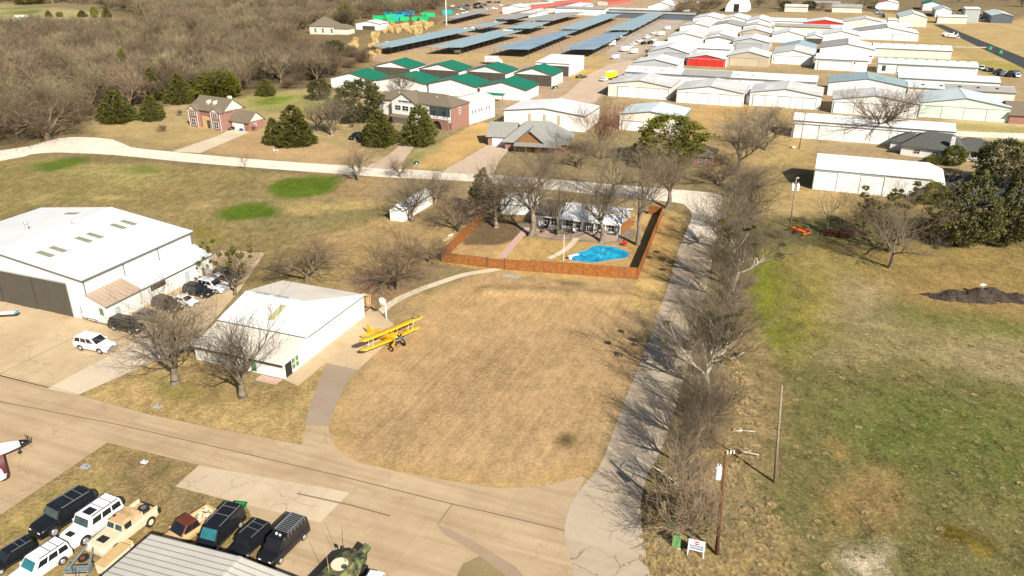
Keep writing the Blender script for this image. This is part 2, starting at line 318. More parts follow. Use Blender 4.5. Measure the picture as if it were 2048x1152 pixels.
# (outline in survey pixels, colour, clumpiness 0..1, edge softness m, strength)
STRAW=(0.485,0.33,0.175); OLIVE=(0.25,0.20,0.095); WOODFLOOR=(0.20,0.145,0.085); GREEN=(0.080,0.145,0.010); GOLD=(0.52,0.345,0.15); BROWN=(0.33,0.225,0.135)
ZONES=[
 ([(-900,-60),(900,-60),(880,40),(760,110),(700,160),(500,200),(380,205),(190,240),(60,285),(-400,330)],WOODFLOOR,0.8,6,1),
 ([(-200,0),(15,8),(160,20),(240,40),(280,45),(200,55),(60,42),(-200,40)],(0.42,0.36,0.17),0.4,4,1),
 ([(20,12),(80,14),(75,27),(20,26)],(0.16,0.19,0.05),0.4,3,1),
 ([(-60,-60),(2100,-60),(2100,30),(1900,30),(900,40),(880,10),(-60,10)],(0.30,0.235,0.145),0.6,6,0.6),
 ([(640,120),(760,95),(900,60),(900,45),(760,60),(690,100)],(0.33,0.24,0.12),0.9,4,0.8),
 ([(190,240),(480,195),(660,170),(760,150),(770,200),(700,290),(1000,335),(820,340),(500,315),(340,300),(230,270)],(0.42,0.32,0.165),0.3,3,1),
 ([(480,195),(600,185),(680,200),(600,225),(500,225)],(0.30,0.29,0.10),0.3,5,0.9),
 ([(500,208),(530,195),(590,195),(540,210)],(0.14,0.20,0.02),0.2,2,0.8),
 ([(530,295),(700,290),(760,310),(740,330),(480,312)],STRAW,0.2,3,0.8),
 ([(345,300),(460,260),(520,255),(540,295),(520,312),(400,303)],(0.44,0.30,0.16),0.15,2,0.9),
 ([(200,255),(330,250),(440,268),(390,292),(330,300),(240,285),(200,272)],(0.43,0.32,0.155),0.25,3,0.9),
 ([(380,285),(350,300),(330,295),(240,280),(250,272),(330,292)],(0.25,0.19,0.10),0.5,1.5,0.6),
 ([(845,310),(960,245),(1000,270),(985,285),(880,335),(830,330)],GOLD,0.1,1.0,1),
 ([(780,320),(830,290),(880,290),(850,320),(820,330)],(0.33,0.29,0.13),0.4,1.5,0.9),
 # left meadow
 ([(-500,330),(80,310),(330,325),(640,348),(780,358),(900,370),(880,500),(760,600),(500,560),(380,470),(200,420),(-500,470)],(0.32,0.24,0.105),0.85,4,1),
 ([(-100,360),(90,330),(250,340),(280,380),(120,420),(-100,440)],(0.30,0.25,0.10),0.8,6,0.8),
 ([(120,330),(300,325),(360,350),(330,365),(200,370)],(0.40,0.35,0.14),0.8,4,0.7),
 ([(440,400),(520,345),(700,345),(760,430),(620,470),(480,470)],(0.27,0.225,0.105),0.85,4,0.8),
 ([(545,390),(560,350),(800,350),(790,400),(700,405)],(0.42,0.28,0.15),0.5,3,0.7),
 ([(100,325),(150,310),(250,307),(500,330),(640,347),(640,353),(500,342),(330,330),(180,325),(60,345)],(0.22,0.17,0.095),0.6,1.2,0.7),
 ([(560,405),(720,405),(730,415),(600,425)],(0.50,0.37,0.16),0.5,2,0.8),
 ([(190,395),(245,392),(250,398),(200,400)],(0.56,0.42,0.19),0.4,1.5,0.8),
 ([(50,402),(90,392),(95,405),(60,410)],(0.50,0.38,0.17),0.4,1.5,0.8),
 ([(390,406),(430,404),(420,413),(388,412)],(0.56,0.42,0.2),0.4,1.5,0.8),
 ([(75,330),(110,322),(175,317),(150,333),(100,341)],GREEN,0.15,2.0,0.85),
 ([(258,335),(290,327),(320,338),(310,347),(272,345)],GREEN,0.3,2.0,0.6),
 ([(438,425),(458,410),(500,405),(540,407),(553,416),(548,428),(515,436),(470,442),(442,438)],GREEN,0.4,1.3,.95),
 ([(540,380),(550,366),(580,356),(630,351),(665,354),(680,365),(672,380),(640,391),(590,396),(555,394)],GREEN,0.4,1.3,.95),
 ([(375,465),(410,455),(440,475),(420,490),(390,480)],(0.22,0.20,0.03),0.5,1.5,0.8),
 ([(640,480),(760,440),(900,430),(1000,470),(880,500),(780,560),(720,600),(640,560)],(0.45,0.31,0.15),0.55,3,0.9),
 ([(700,555),(770,540),(880,530),(880,545),(800,590),(745,600)],(0.30,0.20,0.13),0.5,2,0.9),
 ([(780,350),(1300,340),(1400,380),(1380,430),(1000,440),(860,440),(780,400)],(0.33,0.245,0.14),0.5,3,0.9),
 # centre field
 ([(660,880),(670,800),(720,740),(790,665),(850,610),(930,560),(1010,540),(1290,570),(1340,560),(1300,680),(1180,950),(1000,985),(780,945),(700,925)],STRAW,0.30,1.0,1),
 ([(800,600),(940,560),(1260,585),(1200,640),(900,660)],(0.51,0.34,0.17),0.32,3,0.8),
 ([(900,680),(1200,660),(1230,760),(1000,900),(800,850)],(0.43,0.285,0.155),0.42,5,0.5),
 ([(668,880),(665,820),(700,770),(730,745),(740,755),(710,790),(690,840),(690,890)],GOLD,0.3,1.0,0.7),
 ([(780,925),(1000,950),(1180,930),(1180,950),(1000,985),(780,945)],GOLD,0.3,1.0,0.6),
 ([(965,572),(1080,575),(1230,588),(1228,592),(1080,584),(966,584)],(0.36,0.25,0.13),0.5,0.8,0.8),
 ([(1000,545),(1060,548),(1270,570),(1270,580),(1000,560)],(0.44,0.31,0.165),0.5,1,0.7),
 ([(1120,560),(1160,562),(1165,572),(1120,570)],(0.22,0.16,0.09),0.8,0.7,0.8),
 ([(1118,875),(1145,872),(1150,886),(1125,888)],(0.16,0.12,0.05),0.7,0.6,0.9),
 ([(1275,560),(1330,435),(1370,430),(1340,560),(1310,640),(1260,600)],(0.56,0.39,0.17),0.4,0.8,1),
 ([(1325,590),(1352,500),(1360,505),(1332,600)],(0.28,0.2,0.1),0.5,0.7,0.7),
 # small lawn left of gravel strip
 ([(155,790),(385,700),(480,760),(590,770),(650,725),(605,890),(300,830)],(0.49,0.345,0.16),0.6,0.8,1),
 ([(320,780),(380,735),(560,775),(600,790),(560,820),(400,800)],(0.31,0.225,0.10),0.7,1.5,0.75),
 ([(300,760),(350,760),(400,780),(370,800),(320,790)],(0.28,0.25,0.07),0.6,1,0.6),
 # island bottom left
 ([(215,885),(398,930),(350,975),(492,1012),(560,1152),(560,1400),(-300,1400),(-300,1200),(0,1030)],(0.37,0.265,0.125),0.75,0.8,1),
 ([(300,960),(480,1010),(440,1060),(280,1000),(240,960)],(0.29,0.21,0.11),0.85,1.5,0.8),
 ([(260,915),(330,915),(360,935),(330,950),(270,935)],(0.24,0.165,0.09),0.85,1,0.8),
 ([(30,1030),(160,960),(200,980),(90,1050),(0,1120),(0,1050)],(0.44,0.34,0.13),0.5,1.2,0.7),
 ([(930,1125),(958,1112),(1060,1160),(1000,1200),(880,1200)],(0.27,0.215,0.11),0.7,0.5,1),
 # storage yard
 ([(745,95),(900,50),(1050,-40),(1500,-40),(1400,30),(1330,90),(1290,125),(1240,165),(1160,225),(1000,230),(960,165),(820,130),(740,120)],(0.44,0.32,0.215),0.35,3,1),
 ([(800,105),(1200,110),(1290,125),(1240,135),(820,120)],(0.50,0.36,0.17),0.3,2,0.7),
 ([(1145,142),(1205,135),(1190,160),(1140,157)],(0.50,0.34,0.13),0.3,1,0.9),
 ([(1190,250),(1240,160),(1260,90),(1360,60),(1380,30),(2048,30),(2120,300),(1600,300),(1400,260),(1200,260)],(0.40,0.30,0.175),0.4,3,1),
 ([(1220,95),(1290,50),(1360,30),(1372,36),(1310,90),(1240,125)],(0.44,0.38,0.33),0.1,1,0.9),
 ([(1380,220),(1490,205),(1500,230),(1440,250),(1380,265)],GOLD,0.2,1,0.9),
 ([(1560,225),(1590,225),(1600,290),(1560,300)],(0.48,0.34,0.15),0.3,1.5,0.9),
 ([(1360,250),(1600,290),(1560,330),(1400,330)],(0.46,0.33,0.15),0.4,2,0.8),
 ([(1560,280),(1640,290),(1640,300),(1620,380),(1560,370)],(0.46,0.33,0.15),0.35,2,0.8),
 ([(1900,238),(2120,250),(2120,300),(1900,290)],(0.52,0.41,0.23),0.2,2,0.9),
 ([(1905,246),(2120,262),(2120,272),(1905,258)],(0.38,0.34,0.12),0.4,1.5,0.7),
 # airfield
 ([(1790,20),(2400,20),(2400,130),(2048,150),(1840,85)],(0.46,0.34,0.17),0.2,2,1),
 ([(1820,50),(1880,47),(1990,105),(1960,118),(1900,110),(1840,85)],(0.42,0.315,0.15),0.2,2,1),
 ([(1905,118),(2048,130),(2100,150),(1960,142)],(0.34,0.30,0.08),0.3,1,0.9),
 # right side lots
 ([(1560,330),(1880,410),(2200,430),(2200,520),(1560,470)],(0.33,0.245,0.115),0.6,3,1),
 ([(1555,370),(1680,385),(1700,420),(1560,450)],(0.50,0.36,0.17),0.4,2,0.8),
 ([(1500,440),(2300,480),(2600,1400),(1240,1400),(1300,1100),(1330,900),(1400,700)],(0.175,0.158,0.062),1.0,3,1),
 ([(1520,500),(2200,500),(2300,620),(2048,640),(1850,610),(1700,600),(1540,540)],(0.36,0.245,0.095),0.7,4,0.85),
 ([(1560,500),(1700,510),(1760,540),(1640,560),(1540,550)],(0.33,0.27,0.10),0.6,3,0.7),
 ([(1500,520),(1560,500),(1600,560),(1640,620),(1620,700),(1560,730),(1500,700),(1500,600)],(0.205,0.195,0.045),0.9,2.5,1),
 ([(1500,540),(1545,530),(1560,620),(1555,700),(1515,680),(1500,600)],(0.19,0.225,0.022),0.6,2,0.8),
 ([(1580,560),(1660,560),(1700,620),(1660,680),(1600,650)],(0.33,0.27,0.075),0.7,3,0.7),
 ([(1700,560),(1780,560),(1780,620),(1740,660),(1680,640)],(0.38,0.30,0.18),0.6,3,0.7),
 ([(1640,720),(1760,640),(2200,700),(2200,770),(1900,740),(1700,740)],(0.34,0.275,0.135),0.75,4,0.8),
 ([(1800,610),(2100,650),(2100,680),(1850,640)],(0.16,0.18,0.045),0.9,4,0.7),
 ([(1700,800),(1850,780),(2100,820),(2100,1000),(1900,960),(1750,900)],(0.125,0.155,0.038),1.0,6,0.85),
 ([(1900,700),(2100,700),(2100,760),(1950,740)],(0.36,0.29,0.16),0.6,3,0.7),
 ([(1680,960),(1740,940),(1790,960),(1810,1020),(1770,1060),(1700,1055),(1680,1010)],(0.38,0.235,0.11),0.8,1.8,0.62),
 ([(1655,880),(1685,890),(1700,915),(1670,915)],(0.40,0.27,0.10),0.6,0.8,0.8),
 ([(1640,1000),(1680,970),(1700,1060),(1640,1060)],(0.38,0.24,0.10),0.7,1.2,0.6),
 ([(1660,1105),(1700,1092),(1780,1100),(1800,1152),(1800,1300),(1640,1300),(1680,1150)],(0.66,0.55,0.39),0.9,1.6,0.9),
 ([(1560,1060),(1680,1070),(1700,1100),(1640,1130),(1560,1120)],(0.24,0.195,0.10),0.9,1.5,0.8),
 ([(1870,1050),(1900,1040),(1950,1065),(1990,1080),(1995,1100),(1960,1110),(1920,1090),(1890,1110)],(0.11,0.075,0.012),0.6,0.8,0.95),
 ([(1938,1085),(1960,1095),(1985,1110),(1950,1112)],(0.34,0.24,0.03),0.5,0.5,0.8),
 ([(1300,1100),(1400,1090),(1560,1050),(1600,1200),(1300,1300)],(0.44,0.32,0.145),0.8,1.5,0.9),
 ([(1400,700),(1480,620),(1540,720),(1560,850),(1530,1000),(1440,1050),(1310,1060),(1300,960),(1360,800)],(0.33,0.235,0.125),0.9,2,0.85),
 ([(1830,560),(1900,560),(2100,590),(2100,640),(1960,625),(1840,605)],(0.38,0.25,0.105),0.6,3,0.7),
 ([(1380,-60),(2100,-60),(2100,28),(1700,20),(1380,12)],(0.21,0.155,0.10),0.9,6,.8),
 # fenced yard
 ([(885,524),(965,440),(1325,432),(1275,558)],(0.50,0.335,0.145),0.35,0.5,1),
 ([(925,488),(965,440),(1040,455),(1015,487)],(0.155,0.105,0.065),0.4,0.8,1),
 ([(960,450),(1075,440),(1060,470),(1000,480)],(0.17,0.115,0.07),0.4,0.8,1),
 ([(1050,440),(1260,455),(1250,485),(1060,472)],(0.24,0.19,0.15),0.3,0.8,1),
 ([(915,495),(1000,492),(985,515),(905,510)],(0.48,0.32,0.165),0.4,0.7,0.8),
]
def axis(segs):
    out=[segs[0][0]]
    for a,b,s in segs:
        n=max(1,int(round((b-a)/s))); out+= [a+(b-a)*(i+1)/n for i in range(n)]
    return np.array(out)
gx=axis([(-6000,-1000,500),(-1000,-400,30),(-400,-160,6),(-160,-60,1.8),(-60,60,0.75),(60,160,1.8),(160,400,6),(400,1000,30),(1000,6000,500)])
gy=axis([(-300,40,20),(40,100,0.6),(100,160,0.9),(160,300,1.8),(300,500,4),(500,1000,12),(1000,7000,400)])
X,Y=np.meshgrid(gx,gy)
colr=np.empty(X.shape+(4,)); colr[...,0:3]=(0.26,0.20,0.10); colr[...,3]=0.6
wob=(vnoise(X,Y,7,1)-0.5)*1.8+(vnoise(X,Y,2.2,2)-0.5)*1.2+(vnoise(X,Y,1.0,7)-0.5)*0.9
for pts,c,cl,soft,st in ZONES:
    g_=sum(c)/3; c=tuple(max(0.004,(q+(q-g_)*0.06)*0.84) for q in c)
    poly=catmull([G(*p)[:2] for p in pts],4)
    d=sdist(X,Y,poly)+wob*soft*0.9
    a=np.clip(0.5-d/(2*soft),0,1)*st; a=a*a*(3-2*a)/max(st,1e-3)*st if st>=0.99 else a
    for k in range(3): colr[...,k]=colr[...,k]*(1-a)+c[k]*a
    colr[...,3]=colr[...,3]*(1-a)+cl*a
mow=np.zeros(X.shape)
_d=sdist(X,Y,catmull([G(*p)[:2] for p in [(700,880),(720,800),(800,690),(870,620),(960,585),(1250,600),(1290,640),(1230,860),(1150,930),(1000,940),(800,915)]],4)); mow=np.clip(0.5-_d/4,0,1)
# gentle real relief only where the lots are rough
Z=np.zeros(X.shape)
def relief(pts,h,soft):
    global Z
    poly=catmull([G(*p)[:2] for p in pts],4); d=sdist(X,Y,poly); a=np.clip(0.5-d/(2*soft),0,1); Z+=h*a*a*(3-2*a)
relief([(968,573),(1080,574),(1225,585),(1225,600),(1080,590),(968,587)],0.35,0.8)
relief([(1470,700),(2300,650),(2600,1400),(1420,1400),(1400,1000)],1.0,4) if False else None
Z+=np.where((Y>50)&(Y<150),(vnoise(X,Y,3.5,5)-0.45)*0.22*np.clip((X-22-(Y-56)*0.32)/5,0,1)*np.clip((Y-50)/8,0,1)*np.clip((150-Y)/10,0,1),0)
ny,nx=X.shape
me=bpy.data.meshes.new('ground'); me.vertices.add(nx*ny); co=np.stack([X,Y,Z],-1).reshape(-1).astype(np.float32); me.vertices.foreach_set('co',co)
i=np.arange((ny-1)*(nx-1)); r=i//(nx-1); c=i%(nx-1); a=r*nx+c; quads=np.stack([a,a+1,a+nx+1,a+nx],-1).astype(np.int32)
me.loops.add(quads.size); me.loops.foreach_set('vertex_index',quads.reshape(-1)); me.polygons.add(len(quads)); me.polygons.foreach_set('loop_start',np.arange(0,quads.size,4,dtype=np.int32)); me.polygons.foreach_set('loop_total',np.full(len(quads),4,dtype=np.int32))
me.update(calc_edges=True)
ca=me.color_attributes.new('cover','FLOAT_COLOR','POINT'); ca.data.foreach_set('color',colr.reshape(-1).astype(np.float32))
mo=me.attributes.new('mow','FLOAT','POINT'); mo.data.foreach_set('value',mow.reshape(-1).astype(np.float32))
me.polygons.foreach_set('use_smooth',[True]*len(me.polygons))
ground=bpy.data.objects.new('ground',me); COL.objects.link(ground); tag(ground,'dry winter grass and bare earth of the airpark','ground',kind='structure')
def ground_mat():
    m=bpy.data.materials.new('dry_grass_ground'); m.use_nodes=True; t=m.node_tree; N=t.nodes; L=t.links; b=N['Principled BSDF']; b.inputs['Roughness'].default_value=0.95; b.inputs['Specular IOR Level'].default_value=0.05
    at=N.new('ShaderNodeVertexColor'); at.layer_name='cover'; tc=N.new('ShaderNodeTexCoord')
    mp=N.new('ShaderNodeMapping'); mp.inputs['Rotation'].default_value=(0,0,R_(25)); mp.inputs['Scale'].default_value=(1,0.55,1); L.new(tc.outputs['Object'],mp.inputs[0])
    def nz(s,d=5,r=0.65,v=None):
        n=N.new('ShaderNodeTexNoise'); n.inputs['Scale'].default_value=s; n.inputs['Detail'].default_value=d; n.inputs['Roughness'].default_value=r; L.new(v or tc.outputs['Object'],n.inputs['Vector']); return n.outputs[0]
    def mr(f,a,b_,c,d):
        r=N.new('ShaderNodeMapRange'); r.inputs[1].default_value=a; r.inputs[2].default_value=b_; r.inputs[3].default_value=c; r.inputs[4].default_value=d; L.new(f,r.inputs[0]); return r.outputs[0]
    def mth(op,a,b_):
        r=N.new('ShaderNodeMath'); r.operation=op
        for k,q in enumerate((a,b_)):
            if isinstance(q,(int,float)): r.inputs[k].default_value=q
            else: L.new(q,r.inputs[k])
        return r.outputs[0]
    big=mr(nz(0.09,4),0.3,0.7,-0.16,0.16); med=mr(nz(0.6,6,0.7,mp.outputs[0]),0.37,0.63,-0.30,0.30); fine=mr(nz(2.2,6,0.85),0.39,0.61,-0.42,0.42); vf=mr(nz(7.0,3,0.8),0.3,0.7,-0.34,0.34)
    cl=at.outputs['Alpha']
    s=mth('ADD',mth('MULTIPLY',mth('ADD',mth('ADD',med,fine),vf),mth('ADD',mth('MULTIPLY',cl,0.90),0.16)),big)
    ma=N.new('ShaderNodeAttribute'); ma.attribute_name='mow'
    p0=G(1180,620);p1=G(1030,820); an=math.atan2(p1[1]-p0[1],p1[0]-p0[0])
    m2=N.new('ShaderNodeMapping'); m2.inputs['Rotation'].default_value=(0,0,-an); L.new(tc.outputs['Object'],m2.inputs[0])
    m3=N.new('ShaderNodeMapping'); m3.inputs['Scale'].default_value=(0.05,1.9,1); L.new(m2.outputs[0],m3.inputs[0])
    s=mth('ADD',s,mth('MULTIPLY',mr(nz(1.0,4,0.65,m3.outputs[0]),0.34,0.66,-0.12,0.12),ma.outputs['Fac']))
    s=mth('ADD',s,1.0)
    v=N.new('ShaderNodeVectorMath'); v.operation='SCALE'; L.new(at.outputs['Color'],v.inputs[0]); L.new(s,v.inputs['Scale'])
    # hue drift: straw tips, green shoots, brown litter following the clumps
    g=N.new('ShaderNodeMix'); g.data_type='RGBA'; g.blend_type='MIX'; L.new(mth('MULTIPLY',mr(nz(0.45,6,0.75),0.48,0.60,0,0.60),cl),g.inputs[0]); L.new(v.outputs[0],g.inputs[6]); g.inputs[7].default_value=(0.175,0.165,0.055,1)
    g2=N.new('ShaderNodeMix'); g2.data_type='RGBA'; L.new(mth('MULTIPLY',mr(nz(1.3,6,0.8),0.54,0.63,0,0.72),cl),g2.inputs[0]); L.new(g.outputs[2],g2.inputs[6]); g2.inputs[7].default_value=(0.10,0.075,0.040,1)
    g3=N.new('ShaderNodeMix'); g3.data_type='RGBA'; L.new(mth('MULTIPLY',mr(nz(1.9,6,0.8,mp.outputs[0]),0.55,0.66,0,0.62),cl),g3.inputs[0]); L.new(g2.outputs[2],g3.inputs[6]); g3.inputs[7].default_value=(0.46,0.345,0.175,1)
    L.new(g3.outputs[2],b.inputs['Base Color'])
    bp=N.new('ShaderNodeBump'); bp.inputs['Strength'].default_value=0.55; bp.inputs['Distance'].default_value=0.25; L.new(mth('MULTIPLY',mth('ADD',fine,med),mth('ADD',cl,0.1)),bp.inputs['Height']); L.new(bp.outputs[0],b.inputs['Normal'])
    return m
me.materials.append(ground_mat())
# ---------------- setting: paved sheets ----------------
def paving(name,col,slab=None,stain=0.35,crack=0.0,rough=0.85,streak=0.0):
    m=bpy.data.materials.new(name); MT[name]=m; m.use_nodes=True; t=m.node_tree; N=t.nodes; L=t.links; b=N['Principled BSDF']; b.inputs['Roughness'].default_value=rough; b.inputs['Specular IOR Level'].default_value=0.15
    tc=N.new('ShaderNodeTexCoord')
    def mixc(fac,a,c,mode='MIX'):
        x=N.new('ShaderNodeMix'); x.data_type='RGBA'; x.blend_type=mode; L.new(fac,x.inputs[0]); L.new(a,x.inputs[6])
        if isinstance(c,tuple): x.inputs[7].default_value=c
        else: L.new(c,x.inputs[7])
        return x.outputs[2]
    def nz(s,d=5,r=0.6,sc=None):
        n=N.new('ShaderNodeTexNoise'); n.inputs['Scale'].default_value=s; n.inputs['Detail'].default_value=d; n.inputs['Roughness'].default_value=r
        if sc:
            mp=N.new('ShaderNodeMapping'); mp.inputs['Scale'].default_value=sc; L.new(tc.outputs['Object'],mp.inputs[0]); L.new(mp.outputs[0],n.inputs['Vector'])
        else: L.new(tc.outputs['Object'],n.inputs['Vector'])
        return n.outputs[0]
    def mr(f,a,b_,c,d):
        r=N.new('ShaderNodeMapRange'); r.inputs[1].default_value=a; r.inputs[2].default_value=b_; r.inputs[3].default_value=c; r.inputs[4].default_value=d; L.new(f,r.inputs[0]); return r.outputs[0]
    rgb=N.new('ShaderNodeRGB'); rgb.outputs[0].default_value=(*col,1); out=rgb.outputs[0]
    if slab:
        br=N.new('ShaderNodeTexBrick'); br.offset=0; br.squash=1; br.inputs['Color1'].default_value=(0.86,0.85,0.83,1); br.inputs['Color2'].default_value=(1.1,1.07,1.02,1); br.inputs['Mortar'].default_value=(0.55,0.48,0.4,1)
        br.inputs['Scale'].default_value=1.0; br.inputs['Mortar Size'].default_value=0.030; br.inputs['Mortar Smooth'].default_value=0.3; br.inputs['Brick Width'].default_value=slab[0]; br.inputs['Row Height'].default_value=slab[1]; br.inputs['Bias'].default_value=0.1
        L.new(tc.outputs['Object'],br.inputs['Vector'])
        x=N.new('ShaderNodeMix'); x.data_type='RGBA'; x.blend_type='MULTIPLY'; x.inputs[0].default_value=0.55; L.new(out,x.inputs[6]); L.new(br.outputs[0],x.inputs[7]); out=x.outputs[2]
    out=mixc(mr(nz(0.13,6,0.65),0.42,0.72,0,stain),out,(col[0]*0.62,col[1]*0.52,col[2]*0.40,1))
    out=mixc(mr(nz(0.55,6,0.7),0.45,0.75,0,stain*0.9),out,(col[0]*1.12,col[1]*1.08,col[2]*1.0,1))
    out=mixc(mr(nz(4.0,4,0.7),0.3,0.7,0,0.28),out,(col[0]*0.74,col[1]*0.7,col[2]*0.66,1))
    if streak>0: out=mixc(mr(nz(1.0,4,0.6,(0.04,0.9,1)),0.45,0.7,0,streak),out,(col[0]*0.62,col[1]*0.58,col[2]*0.52,1))
    if crack>0:
        vo=N.new('ShaderNodeTexVoronoi'); vo.feature='DISTANCE_TO_EDGE'; vo.inputs['Scale'].default_value=0.22; nn=N.new('ShaderNodeTexNoise'); nn.inputs['Scale'].default_value=0.9; nn.inputs['Detail'].default_value=5; L.new(tc.outputs['Object'],nn.inputs['Vector'])
        va=N.new('ShaderNodeVectorMath'); va.operation='MULTIPLY_ADD'; L.new(nn.outputs['Color'],va.inputs[0]); va.inputs[1].default_value=(2.2,2.2,0); L.new(tc.outputs['Object'],va.inputs[2]); L.new(va.outputs[0],vo.inputs['Vector'])
        mm=N.new('ShaderNodeMath'); mm.operation='MULTIPLY'; L.new(mr(vo.outputs[0],0.004,0.018,crack,0),mm.inputs[0]); L.new(mr(nz(0.12,2),0.45,0.6,0,1),mm.inputs[1])
        out=mixc(mm.outputs[0],out,(col[0]*0.3,col[1]*0.28,col[2]*0.25,1))
    L.new(out,b.inputs['Base Color'])
    bp=N.new('ShaderNodeBump'); bp.inputs['Strength'].default_value=0.15; bp.inputs['Distance'].default_value=0.05; L.new(nz(6,4),bp.inputs['Height']); L.new(bp.outputs[0],b.inputs['Normal'])
paving('apron_concrete',(0.49,0.385,0.25),(7.6,6.1),0.65,0.3)
paving('taxi_concrete',(0.44,0.335,0.215),(7.0,40.0),0.65,0.25,streak=0.65)
paving('light_concrete',(0.56,0.48,0.36),(4.0,6.0),0.3,0.15)
paving('pale_slab',(0.52,0.43,0.31),(4.0,6.0),0.5,0.35)
paving('chalk_road',(0.70,0.635,0.53),None,0.35,0.5)
paving('old_asphalt',(0.43,0.36,0.27),None,0.6,0.75,streak=0.25)
paving('fresh_asphalt',(0.055,0.058,0.062),None,0.15,0.0)
paving('gravel',(0.31,0.25,0.185),None,0.6,0.0)
paving('yard_gravel',(0.46,0.36,0.27),None,0.6,0.0)
paving('pink_gravel',(0.50,0.39,0.29),None,0.4,0.0)
paving('dark_mud',(0.33,0.25,0.17),None,0.4,0.0)
paving('weeds',(0.25,0.20,0.10),None,0.9,0.0)
paving('joint_dark',(0.19,0.15,0.105),None,0.4,0.0)
paving('patio_stone',(0.36,0.27,0.21),None,0.6,0.6)
_cz=math.cos(AZG); _sz=math.sin(AZG)
def sheet(name,px,m,z,label=None,smooth=0,world=False,kind='structure',cat=None,closed=True):
    pts=[p[:2] if world else G(*p)[:2] for p in px]
    if smooth: pts=catmull(pts,smooth)
    ox,oy=pts[0]
    loc=[((x-ox)*_cz-(y-oy)*_sz,(x-ox)*_sz+(y-oy)*_cz,0) for x,y in pts]
    me=bpy.data.meshes.new(name); me.from_pydata(loc,[],[tuple(range(len(loc)))]); 
    bm=bmesh.new(); bm.from_mesh(me)
    for f in bm.faces:
        f.normal_update()
        if f.normal.z<0: f.normal_flip()
    bm.to_mesh(me); bm.free()
    me.materials.append(MT[m]); o=bpy.data.objects.new(name,me); COL.objects.link(o); o.location=(ox,oy,z); o.rotation_euler=(0,0,-AZG)
    return tag(o,label or name.replace('_',' '),cat or name.split('_')[-1],kind=kind)
def strip(name,px,wd,m,z,label=None,smooth=4):
    pts=[G(*p)[:2] for p in px]
    if smooth and len(pts)>2: pts=catmull(pts,smooth,False)
    L_=[];Rr=[]
    for i,p in enumerate(pts):
        a=pts[max(0,i-1)]; b=pts[min(len(pts)-1,i+1)]; d=Vector((b[0]-a[0],b[1]-a[1])).normalized(); n=(-d.y,d.x)
        L_.append((p[0]+n[0]*wd/2,p[1]+n[1]*wd/2)); Rr.append((p[0]-n[0]*wd/2,p[1]-n[1]*wd/2))
    return sheet(name,L_+Rr[::-1],m,z,label,0,True)
sheet('apron',[(-400,520),(0,598),(140,628),(215,652),(300,600),(440,500),(530,505),(480,580),(385,690),(155,790),(0,752),(-400,655)],'apron_concrete',0.004,'tan concrete apron in front of the large hangar')
sheet('parking_strip',[(95,777),(240,700),(300,655),(385,690),(155,790)],'light_concrete',0.008,'pale concrete strip beside the parked cars')
sheet('taxiway',[(-500,640),(0,750),(155,789),(300,829),(395,850),(603,889),(613,850),(656,853),(662,880),(680,906),(720,926),(800,944),(900,962),(1000,977),(1085,973),(1172,951),(1156,985),(1134,1030),(1130,1075),(1150,1152),(1185,1300),(760,1500),(560,1400),(560,1152),(492,1010),(350,973),(398,930),(215,885),(0,1030),(-500,1370)],'taxi_concrete',0.004,'wide concrete taxiway crossing the foreground')
sheet('concrete_pad',[(398,931),(352,973),(491,1009),(640,1045),(700,985),(560,960)],'pale_slab',0.008,'paler concrete slab beside the taxiway')
strip('slab_joint',[(-300,735),(0,803),(240,850),(510,912),(700,957),(905,1008),(1030,1037),(1129,1061)],0.16,'joint_dark',0.012,'long dark joint of the taxiway',0)
strip('slab_joint',[(594,987),(700,1010),(780,1032)],0.20,'joint_dark',0.012,'weedy dark joint near the vans',0)
strip('slab_joint',[(0,746),(155,789),(300,829),(603,889)],0.06,'joint_dark',0.012,'joint along the upper taxiway edge',0)
strip('slab_joint',[(905,1008),(875,1049)],0.10,'joint_dark',0.012,'cross joint of the taxiway',0)
strip('slab_joint',[(0,748),(190,655)],0.10,'joint_dark',0.012,'joint across the apron',0)
sheet('drainage_strip',[(872,1049),(900,1058),(960,1090),(1030,1132),(1080,1190),(1050,1190),(1010,1150),(950,1105),(890,1070)],'dark_mud',0.010,'brown drainage strip curving across the concrete')
sheet('mown_corner',[(925,1128),(958,1112),(1050,1160),(1090,1220),(960,1230),(900,1180)],'weeds',0.006,'patch of weeds at the foot of the picture')
sheet('road',[(1130,1075),(1134,1030),(1156,985),(1190,945),(1208,915),(1228,860),(1258,780),(1290,705),(1312,640),(1340,560),(1368,476),(1430,478),(1424,520),(1408,600),(1385,700),(1358,790),(1330,880),(1300,940),(1283,990),(1283,1050),(1300,1152),(1330,1300),(1185,1300),(1150,1152)],'old_asphalt',0.008,'weathered asphalt lane running past the field',2)
sheet('cross_road',[(-400,345),(0,301),(75,288),(115,277),(165,274),(225,279),(262,294),(330,302),(480,316),(600,325),(800,338),(950,347),(1100,358),(1250,371),(1400,383),(1440,388),(1444,410),(1438,450),(1430,484),(1400,486),(1367,483),(1376,455),(1384,430),(1372,412),(1345,404),(1200,390),(930,362),(780,355),(640,345),(480,333),(350,322),(230,310),(150,306),(105,305),(60,309),(0,322),(-400,375)],'chalk_road',0.006,'pale concrete road with a rounded cul de sac',2)
sheet('gravel_strip',[(652,727),(716,740),(700,757),(683,785),(668,820),(655,853),(611,850),(618,815),(632,780)],'gravel',0.010,'dark gravel strip between the two lawns')
sheet('patio',[(569,760),(722,634),(745,612),(778,640),(800,660),(760,700),(716,740),(651,726),(640,735),(596,772)],'apron_concrete',0.010,'concrete pad beside the small hangar under the biplane')
strip('footpath',[(755,628),(790,602),(830,583),(880,565),(930,549),(985,540),(1000,535)],1.5,'light_concrete',0.008,'curved concrete footpath to the fence gate')
